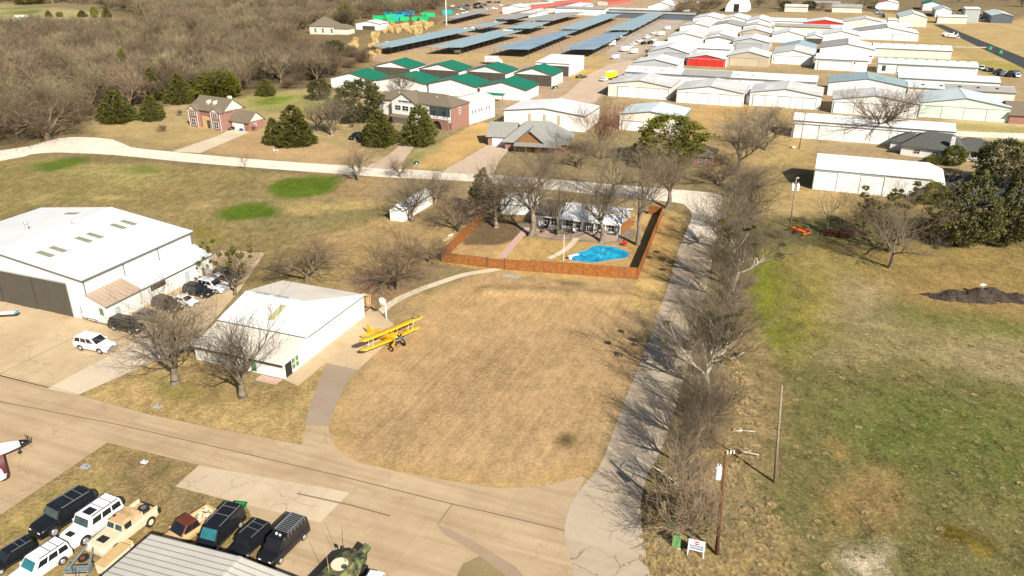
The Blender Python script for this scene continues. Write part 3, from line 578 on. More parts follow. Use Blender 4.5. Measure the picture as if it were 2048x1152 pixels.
sheet('driveway',[(345,303),(400,306),(450,285),(500,264),(480,258),(455,262),(440,270)],'light_concrete',0.010,'pale driveway up to the brick house')
sheet('driveway',[(728,335),(793,340),(820,305),(838,278),(806,272),(798,292),(770,315)],'yard_gravel',0.010,'grey driveway between two cedars')
sheet('driveway',[(880,345),(985,351),(1000,320),(1025,293),(985,284),(958,300),(920,322)],'pink_gravel',0.010,'pinkish gravel driveway of the grey roofed house')
sheet('driveway',[(1150,172),(1175,150),(1215,130),(1260,120),(1290,126),(1240,150),(1218,172),(1190,205),(1120,215),(1090,205),(1130,190)],'pink_gravel',0.010,'concrete driveway beside the green roofed hangars')
strip('brick_walk',[(1057,455),(1035,478),(1003,515)],1.5,'brick_path',0.012,'straight walk of red and pale bricks',0)
strip('yard_path',[(1153,476),(1140,492),(1118,507),(1098,517)],1.2,'light_concrete',0.012,'curved concrete path to the pool')
sheet('yard_patio',[(1062,461),(1075,455),(1240,470),(1232,482),(1200,485),(1170,480),(1120,478),(1080,474)],'patio_stone',0.010,'shaded stone patio behind the ranch house')
sheet('runway',[(1866,49),(1884,49),(1960,80),(2048,115),(2300,215),(2300,262),(2048,137),(1960,95)],'fresh_asphalt',0.02,'black asphalt runway at the upper right')
sheet('runway_pad',[(1895,92),(1975,94),(1970,96),(1893,94)],'light_concrete',0.022,'pale taxi strip beside the runway')
sheet('storage_lane',[(1235,112),(1262,92),(1300,72),(1340,52),(1352,56),(1318,78),(1280,104),(1262,118)],'old_asphalt',0.02,'lane of the storage yard')
sheet('parking_court',[(1880,350),(2100,356),(2100,420),(1900,415),(1872,400)],'fresh_asphalt',0.01,'black asphalt court behind the white hangar')
sheet('airport_road',[(1905,262),(2200,272),(2200,286),(1905,272)],'chalk_road',0.01,'pale road beyond the dark roofed house')
sheet('mud_puddle',[(1868,1047),(1898,1040),(1942,1060),(1925,1078),(1895,1092),(1880,1070)],'dark_mud',0.0,'dark wet mud in the right field',3) if False else None
# worn painted lines beside the parked suv
strip('parking_line',[(145,702),(212,712)],0.12,'light_concrete',0.012,'white parking line beside the suv',0)
strip('parking_line',[(196,676),(213,668)],0.12,'light_concrete',0.012,'white parking line behind the suv',0)
# ---------------- trees ----------------
def branches(seed,trunkL=2.2,forks=4,spread=0.75,levels=5,upright=0.25,r0=0.28,L0=3.0,ratio=0.72,nside=3,lean=0.0,stems=1,wig=0.26,dens=0,bush=0):
    """returns list of (p0,p1,r0,r1,level) for a bare tree about 10 m tall"""
    rnd=random.Random(seed); segs=[]
    def vec(s): return Vector((rnd.uniform(-1,1),rnd.uniform(-1,1),rnd.uniform(-1,1)))*s
    def grow(p,d,L,r,lev):
        ns=3 if lev<levels else 2; sl=L/ns; q=p.copy(); dd=d.copy(); rr=r
        for k in range(ns):
            dd=(dd+vec(wig)+Vector((0,0,upright*0.35))).normalized(); q2=q+dd*sl*rnd.uniform(.85,1.15); r2=max(rr*0.80,0.006)
            segs.append((q.copy(),q2.copy(),rr,r2,lev)); q=q2; rr=r2
            if lev<levels:
                nb=nside if k<ns-1 else nside+0
                if lev==0: nb=0 if k<ns-1 else forks
                elif dens: nb=(1 if k<ns-1 else 2) if lev==4 or k==0 else 2
                elif lev==2: nb=(2,1,2)[k]
                elif lev==3: nb=(1,1,2)[k]
                elif lev>=4: nb=((1,1,2) if bush else (1,0,2))[k]
                else: nb=2
                for j in range(nb):
                    ax=dd.orthogonal().normalized(); ax.rotate(Matrix.Rotation(rnd.uniform(0,6.283) if lev else 6.283*j/nb+rnd.uniform(-.4,.4),3,dd))
                    an=rnd.uniform(0.6,1.15)*spread*(0.95 if lev else 1.0)
                    nd=dd.copy(); nd.rotate(Matrix.Rotation(an,3,ax))
                    grow(q.copy(),nd,L*ratio*rnd.uniform(.8,1.15) if lev else L0*rnd.uniform(.85,1.15),rr*(0.66 if lev else 0.72),lev+1)
    for s_ in range(stems):
        d=Vector((lean+ (rnd.uniform(-.45,.45) if stems>1 else 0),(rnd.uniform(-.45,.45) if stems>1 else 0),1)).normalized()
        grow(Vector((rnd.uniform(-.3,.3)*(stems>1),rnd.uniform(-.3,.3)*(stems>1),-0.15)),d,trunkL,r0,0)
    return segs
def seg_mesh(segs,fat=1.0,minr=0.0,sides=None):
    mb=MB()
    for a,b,r0,r1,lev in segs:
        n=sides or (8 if lev==0 else 6 if lev==1 else 4 if lev==2 else 3)
        mb.tube(a,b,max(r0*fat,minr),max(r1*fat,minr),n,False)
    return mb
def mesh_of(mb,name,mats,smooth=False):
    o=mb.build(name,mats,None,smooth); me=o.data; bpy.data.objects.remove(o); return me
def centre(segs):
    cx=sum(s[1].x for s in segs)/len(segs); cy=sum(s[1].y for s in segs)/len(segs); mz=sum(s[1].z for s in segs)/len(segs)
    def f(p):
        k=max(0.0,p.z/mz); return Vector((p.x-cx*min(k,1.3)*.85,p.y-cy*min(k,1.3)*.85,p.z))
    return [(f(a),f(b),r0,r1,l) for a,b,r0,r1,l in segs]
def norm_segs(segs):
    # normalise to height 10 and mean crown radius 5 -> unit proto
    zs=sorted(s[1].z for s in segs); h=zs[int(len(zs)*.995)]; cx=sum(s[1].x for s in segs)/len(segs); cy=sum(s[1].y for s in segs)/len(segs)
    xs=sorted(abs(s[1].x-cx) for s in segs); ys=sorted(abs(s[1].y-cy) for s in segs); rx=(xs[int(len(xs)*.97)]+ys[int(len(ys)*.97)])/2
    return h,rx
PROTO={}
def tree_proto(key,bark,twig,split=2,fat=1.0,mist=0,minr=0.0,**kw):
    segs=centre(branches(**kw)); h,rx=norm_segs(segs)
    tm=mesh_of(seg_mesh([s for s in segs if s[4]<=split],fat),'trunk',MT[bark],True)
    cb=seg_mesh([s for s in segs if s[4]>split],fat,minr); mm=None
    if mist:
        rnd=random.Random(key); cb.mat(1); ends=[s[1] for s in segs if s[4]==3 and s[1].z>4]
        for c in rnd.sample(ends,min(mist,len(ends))): leafball(cb,c,rnd.uniform(.15,.36),60,0.10,rnd)
    cm=mesh_of(cb,'crown',[MT[twig],MT['leaf_mistletoe']])
    PROTO[key]=(h,rx,tm,cm,mm)
def leafball(mb,c,r,n,s,rnd,flat=0.8):
    for _ in range(n):
        d=Vector((rnd.gauss(0,1),rnd.gauss(0,1),rnd.gauss(0,1))).normalized()*r*rnd.uniform(.35,1.0)**0.5; p=Vector(c)+Vector((d.x,d.y,d.z*flat))
        u=Vector((rnd.gauss(0,1),rnd.gauss(0,1),rnd.gauss(0,1))).normalized(); v=u.orthogonal().normalized(); ss=s*rnd.uniform(.6,1.4)
        mb.add([tuple(p+u*ss),tuple(p+v*ss*.7),tuple(p-u*ss),tuple(p-v*ss*.7)],[(0,1,2,3)])
def ever_proto(key,mat_,seed,shape='cone',n=420,leafs=26,trunk=1.0):
    """evergreen made of many small leaf sprays on a lumpy, gappy volume; 10 m tall, 5 m radius"""
    rnd=random.Random(seed); mb=MB(); core=MB(); tk=MB()
    ph=[rnd.uniform(0,6.28) for _ in range(6)]
    def rad(z,a):
        t=(z-trunk)/(10-trunk)
        if shape=='cone': b=(1-t)**0.62*(0.72+0.28*min(1,t*6))
        elif shape=='column': b=min(1,(1-t)*2.0+.05)**.8*min(1,t*5+.45)*0.9
        else: b=math.sqrt(max(0.02,1-(2*t-0.9)**2/1.25))
        l=1+0.16*math.sin(3*a+ph[0]+t*4)+0.13*math.sin(5*a+ph[1]-t*9)+0.10*math.sin(9*a+ph[2]+t*17)
        return 5*b*l
    for i in range(n):
        t=rnd.random(); z=trunk+(10-trunk)*(1-(1-t)**0.62) if shape!='round' else trunk+(10-trunk)*t
        a=rnd.uniform(0,6.283); r=rad(z,a)*rnd.uniform(.55,1.02)**0.6
        cr=rnd.uniform(.35,.85)*(1.0 if shape=='round' else (0.55+0.6*(1-t)))
        c=Vector((math.cos(a)*r*0.93,math.sin(a)*r*0.93,z+rnd.uniform(-.3,.3)))
        for _ in range(leafs):
            d=Vector((rnd.gauss(0,1),rnd.gauss(0,1),rnd.gauss(0,.6))).normalized()*cr*rnd.random()**.4
            p=c+d; u=(Vector((math.cos(a),math.sin(a),rnd.uniform(.1,.9)))+Vector((rnd.gauss(0,.5),rnd.gauss(0,.5),rnd.gauss(0,.5)))).normalized(); v=u.orthogonal().normalized(); v.rotate(Matrix.Rotation(rnd.uniform(0,6.28),3,u)); s=rnd.uniform(.09,.22)
            mb.add([tuple(p+u*s*1.3),tuple(p+v*s*.6),tuple(p-u*s*.8),tuple(p-v*s*.6)],[(0,1,2,3)])
    tk.tube((0,0,-.1),(0,0,trunk+1),.32,.26,8); tk.tube((0,0,trunk+1),(0.1,0,9.0),.26,.04,6)
    for i in range(26):
        z=trunk+rnd.random()**1.3*(8-trunk); a=rnd.uniform(0,6.28); r=rad(z,a)*.8; tk.tube((0,0,z-.4),(math.cos(a)*r,math.sin(a)*r,z+.5),.10,.03,4,False)
    PROTO[key]=(10.0,5.0,mesh_of(tk,'trunk',MT['bark_brown'],True),mesh_of(mb,'crown',MT[mat_]),None)
tree_proto('A','bark_grey','twig_grey',seed=3,forks=5,spread=0.80,upright=0.30,levels=5,trunkL=1.7,L0=3.2,r0=.42,minr=.0058)
tree_proto('B','bark_grey','twig_grey',seed=8,forks=4,spread=0.62,upright=0.50,levels=5,trunkL=1.8,L0=3.1,r0=.38,minr=.0058)
tree_proto('C','bark_brown','twig_brown',seed=15,forks=5,spread=0.95,upright=0.15,levels=5,trunkL=1.1,L0=2.7,r0=.38,minr=.0065)
tree_proto('D','bark_pale','twig_grey',seed=23,forks=4,spread=0.58,upright=0.55,levels=5,trunkL=2.4,L0=3.3,r0=.30,mist=16,minr=.0058)
tree_proto('E','bark_brown','twig_brown',seed=27,forks=5,spread=0.75,upright=0.40,levels=5,trunkL=0.7,L0=2.6,r0=.15,stems=2,minr=.0065)
tree_proto('Sh','bark_grey','twig_straw',seed=61,forks=5,spread=0.8,upright=0.35,levels=4,trunkL=0.6,L0=2.6,r0=.13,stems=2,minr=.010)
tree_proto('Rd','bark_brown','twig_red',seed=31,forks=4,spread=0.50,upright=0.6,levels=5,trunkL=1.4,L0=2.8,r0=.2,minr=.0065)
tree_proto('T','bark_grey','twig_grey',seed=71,forks=5,spread=0.52,upright=0.38,levels=5,trunkL=3.0,L0=3.2,r0=.34,minr=.0055)
tree_proto('T2','bark_grey','twig_grey',seed=75,forks=4,spread=0.58,upright=0.36,levels=5,trunkL=2.8,L0=3.3,r0=.32,minr=.0055)
tree_proto('M','bark_brown','twig_brown',seed=44,forks=5,spread=0.85,upright=0.25,levels=5,trunkL=1.2,L0=2.8,r0=.28,mist=34,minr=.0058)
tree_proto('S','bark_grey','twig_grey',seed=51,forks=4,spread=0.7,upright=0.35,levels=3,trunkL=1.8,L0=3.0,r0=.2,minr=.014)
ever_proto('cedar','leaf_cedar',5,'cone',700,40,0.1)
ever_proto('cedar2','leaf_cedar',6,'cone',620,40,0.4)
ever_proto('cedarY','leaf_yellowgreen',7,'round',520,36,0.6)
ever_proto('oak','leaf_oak',9,'round',460,34,1.6)
ever_proto('oak2','leaf_yellowgreen',12,'round',380,34,1.2)
ever_proto('column','leaf_juniper',14,'column',460,42,1.2)
def one(kind,name,x,y,h,wd,rz,label,group=None,parts=True,z=0.0,dx=0.0,cat=None):
    H,RX,tm,cm,mm=PROTO[kind]
    sc=(wd/2/RX,wd/2/RX,h/H)
    r=thing(name,label,cat or ('bush' if 'bush' in name or 'shrub' in name else 'tree'),(x,y,z),rz,group); r.scale=sc
    for n_,m_ in (('trunk',tm),('crown',cm),('mistletoe',mm)):
        if m_ is not None:
            o=bpy.data.objects.new(n_,m_); _link(o,r)
    return r
rt=random.Random(77)
def plant(kind,name,bx,by,ty,wpx,label,group=None,rz=None,z=0.0):
    x,y,_=G(bx,by); h=hgt(bx,by,ty); wd=wpx/ppm(by)*(1.12 if bx>1290 else 1.0)
    return one(kind,name,x,y,h,wd,rt.uniform(0,6.28) if rz is None else rz,label,group,z=z)
BT='bare winter trees around the fields'; EV='evergreen trees of the airpark'
TREES=[
 ('A','bare_tree',352,768,556,235,'large leafless tree with a forked trunk on the small lawn beside the parked cars'),
 ('B','bare_tree',487,795,612,190,'leafless tree with a short pale trunk in front of the small white hangar'),
 ('C','bare_tree',614,563,470,175,'low spreading leafless tree directly behind the small white hangar roof'),
 ('C','bare_tree',797,578,464,170,'spreading leafless tree between the small hangar and the left corner of the wooden fence'),
 ('C','bare_tree',859,525,470,105,'smaller leafless tree touching the left corner of the wooden fence'),
 ('B','bare_tree',824,443,345,105,'leafless tree growing in front of the white garden shed'),
 ('C','bare_tree',919,463,372,125,'bushy leafless tree outside the side run of the wooden fence'),
 ('A','bare_tree',870,407,335,110,'leafless tree right behind the white garden shed'),
 ('A','bare_tree',718,361,290,78,'round leafless tree on the road verge beside the big green patch'),
 ('C','bare_tree',800,354,312,52,'small leafless tree with reddish twigs on the road verge before the grey driveway'),
 ('S','bare_tree',490,340,304,34,'tiny leafless tree alone on the verge of the pale road'),
 ('T','bare_tree',1061,473,300,160,'tall leafless tree with a thick trunk at the left end of the ranch house patio'),
 ('T2','bare_tree',1116,470,335,105,'leafless tree with a slim trunk close to the middle windows of the ranch house'),
 ('T','bare_tree',1203,484,335,130,'leafless tree with a pale trunk standing just behind the swimming pool'),
 ('T2','bare_tree',1275,490,268,185,'tallest leafless tree of the fenced yard, at the right end of the pool'),
 ('T','bare_tree',1333,417,292,120,'leafless tree outside the back corner of the wooden fence by the lane'),
 ('T2','bare_tree',1223,399,255,150,'leafless tree behind the white roof of the ranch house'),
 ('A','bare_tree',993,455,315,130,'leafless tree shading the dark bare soil in the fenced yard'),
 ('T','bare_tree',1085,385,285,90,'leafless tree between the ranch house and the cross road'),
 ('Rd','bare_tree',1205,318,196,95,'tall leafless tree with reddish twigs beside the grey shingled house'),
 ('C','bare_tree',1155,335,270,90,'leafless tree on the far side of the cross road by the grey shingled house'),
 ('A','bare_tree',1480,338,215,140,'broad dark brown leafless tree at the far end of the lane'),
 ('A','bare_tree',1532,300,200,115,'dark leafless tree beside the utility pole before the long white building'),
 ('C','bare_tree',1440,372,300,110,'low dark leafless tree at the bend of the cross road'),
 ('B','bare_tree',1505,400,318,110,'leafless tree at the start of the tree line along the lane'),
 ('D','bare_tree',1462,578,395,165,'tall pale trunked tree with mistletoe next to the lane and the green field'),
 ('T','bare_tree',1440,500,370,125,'leafless tree in the tree line where the lane meets the cross road'),
 ('D','bare_tree',1418,790,575,195,'tall white trunked tree with mistletoe clumps midway along the lane'),
 ('T2','bare_tree',1398,700,560,130,'grey leafless tree leaning over the middle of the lane'),
 ('T','bare_tree',1385,905,745,135,'leafless tree with bleached limbs beside the broad part of the lane'),
 ('Sh','bare_tree',1378,1082,935,165,'nearest tangled leafless tree behind the green utility box'),
 ('T2','bare_tree',1362,1000,845,120,'dark tangled leafless tree casting its shadow over the lane'),
 ('A','bare_tree',1478,470,345,120,'leafless tree in the line just above the tall pale trunked tree'),
 ('B','bare_tree',1452,650,500,130,'leafless tree between the two tall pale trunked trees by the lane'),
 ('T','bare_tree',1440,735,600,105,'low twiggy leafless tree right behind the white trunked tree'),
 ('T2','bare_tree',1415,870,715,115,'grey leafless tree beside the bleached broken limb'),
 ('T','bare_tree',1408,745,590,110,'upright grey leafless tree close to the lane edge beside the white trunked tree'),
 ('T2','bare_tree',1392,835,660,120,'upright leafless tree throwing long limb shadows over the wide part of the lane'),
 ('T','bare_tree',1368,940,790,110,'slim upright leafless tree just above the nearest tangled tree'),
 ('T','bare_tree',1448,610,455,115,'upright leafless tree below the tall pale trunked tree'),
 ('B','bare_tree',1475,535,420,110,'slim leafless tree at the corner of the green field'),
 ('T','bare_tree',1768,284,165,165,'fan shaped leafless tree in front of the long low white building'),
 ('T2','bare_tree',1779,537,390,120,'pale grey leafless tree nearest the open right field'),
 ('M','bare_tree',1780,503,330,175,'big half leafy oak tree in front of the white building with sliding doors'),
 ('M','bare_tree',1727,466,375,80,'olive tinted tree just left of the big half leafy oak'),
 ('S','bare_tree',1654,462,368,58,'slender leafless sapling between the pole and the white building'),
 ('A','bare_tree',665,270,176,108,'large round leafless tree between the two storey houses'),
 ('B','bare_tree',637,262,205,70,'smaller leafless tree beside the paired cedars'),
 ('C','bare_tree',97,279,172,195,'wide low leafless tree at the left end of the cul de sac'),
 ('B','bare_tree',806,192,132,62,'leafless tree standing against the green roofed hangars'),
 ('C','bare_tree',628,138,90,66,'rounded brown leafless tree below the cream farmhouse'),
 ('C','bare_tree',600,128,84,50,'low leafless tree left of the rounded brown one below the farmhouse'),
 ('A','bare_tree',655,120,76,40,'leafless tree before the right wing of the cream farmhouse'),
 ('S','bare_tree',300,240,205,30,'small leafless sapling in front of a cedar at the edge of the wood'),
 ('M','bare_tree',470,590,448,115,'leafless tree dotted with yellow green mistletoe between the two white hangars'),
 ('C','bare_tree',1645,20,2,50,'leafless tree among the farthest sheds'),
 ('C','bare_tree',1400,36,18,60,'leafless tree behind the first far white hangars'),
 ('A','bare_tree',1812,42,15,34,'small leafless tree before the far cream building'),
]
for k,n,bx,by,ty,wp,lab in TREES: plant(k,n,bx,by,ty,wp,lab,BT)
EVERS=[
 ('cedar','cedar_tree',235,243,180,84,'broad dark cedar at the edge of the wood left of the brick house'),
 ('cedar2','cedar_tree',305,240,190,58,'cedar next to the small sapling left of the brick house'),
 ('cedar','cedar_tree',309,201,136,54,'tall pointed cedar inside the front of the wood'),
 ('cedar2','cedar_tree',362,206,146,62,'dark cedar close behind the left end of the brick house'),
 ('cedarY','cedar_tree',437,194,143,96,'wide yellow green cedar behind the brick house roof'),
 ('cedar','cedar_tree',533,191,158,44,'small round cedar on the grass behind the brick house'),
 ('cedar','cedar_tree',592,290,209,88,'largest and fullest cedar on the lawn between the two storey houses'),
 ('cedar2','cedar_tree',549,288,234,48,'smaller cedar joined to the left side of the fullest cedar'),
 ('cedar','cedar_tree',759,289,219,82,'dark cedar before the white garage doors of the two storey house'),
 ('cedar2','cedar_tree',840,289,208,82,'dark cedar before the brick arch of the two storey house'),
 ('oak','live_oak',722,245,162,98,'dark live oak beside the white two storey house'),
 ('oak','live_oak',640,200,160,48,'dark live oak behind the round leafless tree'),
 ('oak2','cedar_tree',525,96,64,52,'yellow green evergreen in the middle of the far wood'),
 ('cedarY','cedar_tree',567,98,64,38,'brownish evergreen beside the track in the far wood'),
 ('cedarY','cedar_tree',693,55,10,36,'tall yellow green evergreen behind the cream farmhouse'),
 ('oak','live_oak',670,125,82,55,'dark evergreen left of the golden reeds'),
 ('oak2','live_oak',1337,332,234,124,'live oak with yellowish tips in front of the white metal buildings'),
 ('column','cedar_tree',966,432,335,52,'narrow dark evergreen at the back left corner of the fenced yard'),
 ('column','cedar_tree',1926,492,340,106,'largest dark evergreen right of the white building'),
 ('column','cedar_tree',2014,492,350,86,'dark evergreen at the right edge with its trunk showing'),
 ('oak2','bush',1879,482,428,60,'rounded yellow green evergreen left of the largest dark evergreen'),
 ('oak2','bush',1868,408,366,46,'light green shrub at the right end of the white hangar'),
 ('oak','live_oak',1998,372,283,105,'live oak overhanging the dark grey roof at the right edge'),
 ('cedarY','bush',1905,330,292,42,'bright green round bush before the dark grey roofed house'),
 ('oak2','bush',1868,328,312,34,'low clipped hedge before the dark grey roofed house'),
 ('oak','live_oak',1571,19,2,22,'dark round evergreen among the farthest sheds'),
 ('oak','live_oak',1618,20,2,26,'dark round evergreen by the farthest parking'),
]
for k,n,bx,by,ty,wp,lab in EVERS: plant(k,n,bx,by,ty,wp,lab,EV)
# shrubs
for bx,by,ty,wp,lab in [(325,264,248,22,'small brown rounded shrub on the lawn left of the brick house'),(704,255,246,12,'small dark shrub by the brick garage'),
   (360,232,218,12,'little reddish sapling on the slope above the brick house'),(507,262,250,14,'pale shrub beside the brick garage'),(1560,478,452,30,'dark low shrub by the utility pole with two transformers')]:
    plant('E','shrub',bx,by,ty,wp,lab,'small shrubs on the lawns')
# brush thicket along the lane: individual leafless shrubs
rb=random.Random(5); line=[(1500,360),(1492,430),(1480,520),(1468,600),(1450,690),(1432,770),(1412,850),(1395,930),(1380,1000),(1370,1060)]
k=0
for i in range(46):
    t=rb.random()*(len(line)-1.001); j=int(t); f=t-j; bx=line[j][0]*(1-f)+line[j+1][0]*f+rb.uniform(-34,30); by=line[j][1]*(1-f)+line[j+1][1]*f+rb.uniform(-20,20)
    x,y,_=G(bx,by); one('Sh','bare_shrub',x,y,rb.uniform(1.6,4.0),rb.uniform(2.6,4.6),rb.uniform(0,6.28),'leafless brown shrub in the thicket between the lane and the right field','thicket shrubs along the lane',cat='shrub')
# ---- the wood: leafless trees one can tell apart, nearest 230 as single trees, the far mass as one object ----
def single(key,seed,bark,**kw):
    segs=centre(branches(seed=seed,**kw)); h,rx=norm_segs(segs); return h,rx,mesh_of(seg_mesh(segs,1.0,.020,3),'wood_tree',MT[bark])
foliage('wood_a',(0.115,0.09,0.054),(0.16,0.127,0.077),(0.215,0.17,0.108))
foliage('wood_b',(0.10,0.072,0.046),(0.138,0.10,0.064),(0.18,0.136,0.09))
foliage('wood_c',(0.13,0.11,0.06),(0.185,0.153,0.084),(0.245,0.205,0.12))
WD=[single('w%d'%i,100+i,['wood_a','wood_b','wood_c','wood_a','wood_b'][i],forks=5,spread=[.75,.6,.85,.7,.65][i],upright=[.3,.45,.2,.4,.35][i],levels=4,trunkL=1.4,L0=3.0,r0=.34,nside=3,dens=1) for i in range(5)]
edge=[(0,292),(60,268),(140,262),(190,236),(300,214),(400,198),(480,188),(520,170),(640,168),(690,150),(720,128),(745,96),(700,108),(660,100),(620,92),(600,80),(700,72),(712,40),(820,36),(880,20),(900,0),(900,-62),(-900,-62),(-900,300)]
epoly=[G(*p)[:2] for p in edge]; clear=[G(*p)[:2] for p in [(5,6),(160,8),(290,32),(285,46),(200,52),(100,46),(-80,50),(-80,6)]]
clear2=[G(*p)[:2] for p in [(590,78),(705,70),(720,40),(745,42),(900,58),(900,70),(760,98),(640,104),(580,104)]]
def inside(x,y,P):
    c=False; n=len(P)
    for i in range(n):
        a=P[i];b=P[(i+1)%n]
        if (a[1]<=y)!=(b[1]<=y) and x<a[0]+(y-a[1])/(b[1]-a[1])*(b[0]-a[0]): c=not c
    return c
cand=[]
rw=random.Random(9); yy=180.0
while yy<1500:
    sp=8.2 if yy<360 else 9.6 if yy<560 else 12.5 if yy<800 else 18
    xx=-yy*0.72-30
    while xx<yy*0.02+10:
        x=xx+rw.uniform(-.42,.42)*sp; y=yy+rw.uniform(-.42,.42)*sp; xx+=sp
        qx,qy=PX(x,y)
        if inside(x,y,epoly) and not inside(x,y,clear) and not inside(x,y,clear2) and not (604<qx<760 and 60<qy<142) and not (-40<qx<290 and 40<qy<72): cand.append((x,y))
    yy+=sp
vis=[c for c in cand if -60<PX(*c)[0]<2100 and PX(*c)[1]>-75]
vis.sort(key=lambda c:c[1])
near=vis[:285]; far=vis[285:]
for x,y in near:
    k=rw.randrange(5); h,rx,m_=WD[k]; o=bpy.data.objects.new('wood_tree',m_); COL.objects.link(o); hh=rw.uniform(9.0,15.0); ww=rw.uniform(9.5,14.5)
    o.location=(x,y,0); o.rotation_euler=(0,0,rw.uniform(0,6.28)); o.scale=(ww/2/rx,ww/2/rx,hh/h)
    tag(o,'grey brown leafless tree within the dense wood at the upper left','tree','leafless trees of the wood')
def gn_scatter(name,pts,protos,label,cat,scl,seed=1,kind='stuff'):
    """one object whose points carry tree meshes"""
    rnd=random.Random(seed); me=bpy.data.meshes.new(name); 
    grp=bpy.data.node_groups.new(name+'_nodes','GeometryNodeTree'); grp.interface.new_socket('Geometry',in_out='INPUT',socket_type='NodeSocketGeometry'); grp.interface.new_socket('Geometry',in_out='OUTPUT',socket_type='NodeSocketGeometry')
    N=grp.nodes; L=grp.links; gi=N.new('NodeGroupInput'); go=N.new('NodeGroupOutput'); jn=N.new('GeometryNodeJoinGeometry'); L.new(jn.outputs[0],go.inputs[0])
    me.vertices.add(len(pts)); me.vertices.foreach_set('co',[q for p in pts for q in (p[0],p[1],p[2] if len(p)>2 else 0.0)])
    def attr(n,vals,typ='FLOAT_VECTOR'):
        a=me.attributes.new(n,typ,'POINT'); a.data.foreach_set('vector' if typ=='FLOAT_VECTOR' else 'value',vals)
    rot=[];sc=[];kd=[]
    for p in pts:
        k=rnd.randrange(len(protos)); s=scl(rnd,k); rot+= [0,0,rnd.uniform(0,6.28)]; sc+=list(s); kd.append(k)
    attr('rot',rot); attr('scl',sc); attr('kd',kd,'INT')
    for k,ob in enumerate(protos):
        ip=N.new('GeometryNodeInstanceOnPoints'); oi=N.new('GeometryNodeObjectInfo'); oi.inputs['Object'].default_value=ob; oi.inputs['As Instance'].default_value=True; oi.transform_space='ORIGINAL'
        na=N.new('GeometryNodeInputNamedAttribute'); na.data_type='FLOAT_VECTOR'; na.inputs['Name'].default_value='rot'; nb=N.new('GeometryNodeInputNamedAttribute'); nb.data_type='FLOAT_VECTOR'; nb.inputs['Name'].default_value='scl'
        nk=N.new('GeometryNodeInputNamedAttribute'); nk.data_type='INT'; nk.inputs['Name'].default_value='kd'; cp=N.new('FunctionNodeCompare'); cp.data_type='INT'; cp.operation='EQUAL'; cp.inputs[3].default_value=k
        def so(n): return [s for s in n.outputs if s.enabled][0]
        L.new(so(nk),cp.inputs[2]); L.new(gi.outputs[0],ip.inputs['Points']); L.new(cp.outputs[0],ip.inputs['Selection']); L.new(oi.outputs['Geometry'],ip.inputs['Instance'])
        e2r=N.new('FunctionNodeEulerToRotation'); L.new(so(na),e2r.inputs[0]); L.new(e2r.outputs[0],ip.inputs['Rotation']); L.new(so(nb),ip.inputs['Scale']); L.new(ip.outputs[0],jn.inputs[0])
    o=bpy.data.objects.new(name,me); COL.objects.link(o); md=o.modifiers.new('scatter','NODES'); md.node_group=grp
    return tag(o,label,cat,kind=kind)
pro=[]
for o in COL.objects:
    if o.name.startswith('wood_tree') and o.data in [w_[2] for w_ in WD] and o.data not in [p.data for p in pro]: pro.append(o)
hk={id(w_[2]):w_ for w_ in WD}
def fs(rnd,k):
    h=WD[[w_[2] for w_ in WD].index(pro[k].data)]; ww=rnd.uniform(11,17)/2/h[1]; return (ww,ww,rnd.uniform(10,15)/h[0])
gn_scatter('far_wood',far,pro,'far leafless wood stretching to the top left of the photo','wood',fs)
# evergreens sprinkled inside the wood
for i,(bx,by,ty,wp) in enumerate([(255,175,100,22),(330,60,34,20),(190,36,14,16),(215,35,12,20),(255,16,-4,22),(98,34,20,16),(120,34,24,14),(165,34,20,22),(60,8,-8,60),(455,80,55,30),(495,135,118,26),(290,60,20,18),(345,12,-4,30),(248,52,40,14),(565,40,20,24),(30,150,128,26),(150,110,92,24),(420,105,85,26),(60,210,180,34),(380,40,24,22),(500,60,44,22),(640,30,14,22),(140,165,145,26),(560,150,130,30)]):
    plant('cedar' if i%2 else 'oak2','cedar_tree',bx,by,ty,wp,'olive green evergreen scattered among the leafless trees of the far wood','evergreens scattered in the wood')
# thicket edge between wood and green roofed hangars
for i in range(34):
    t=rw.random(); bx=560+t*190+rw.uniform(-10,10); by=178-t*70+rw.uniform(-16,10)
    x,y,_=G(bx,by); one('E','bare_shrub',x,y,rw.uniform(3,6),rw.uniform(5,8),rw.uniform(0,6.28),'low leafless brown shrub at the ragged right edge of the wood','shrubs at the edge of the wood',cat='shrub')
# understory under the front of the wood
for i in range(60):
    bx=rw.uniform(-40,640); by=np.interp(bx,[-40,60,190,300,480,640],[282,262,232,206,186,168])-rw.uniform(2,24)
    x,y,_=G(bx,float(by)); one('E','bare_shrub',x,y,rw.uniform(2.5,5),rw.uniform(5,8),rw.uniform(0,6.28),'leafless brush under the front trees of the wood','brush under the wood',cat='shrub')
for i in range(70):
    if i<14: bx=rw.uniform(1345,1405); by=rw.uniform(20,36)
    elif i<24: bx=rw.uniform(1405,1450); by=rw.uniform(4,20)
    else: bx=rw.uniform(1500,2060); by=rw.uniform(-22,8) if rw.random()<.75 else rw.uniform(8,24)
    if 1790<bx<1990 and by>6: continue
    if 1440<bx<1500: continue
    k=rw.randrange(5); h,rx,m_=WD[k]; x,y,_=G(bx,by); hh=rw.uniform(6,11); ww=rw.uniform(9,15)
    o=bpy.data.objects.new('far_tree',m_); COL.objects.link(o); o.location=(x,y,0); o.rotation_euler=(0,0,rw.uniform(0,6.28)); o.scale=(ww/2/rx,ww/2/rx,hh/h)
    tag(o,'brown leafless tree among the farthest buildings at the top right','tree','leafless trees along the far top edge')
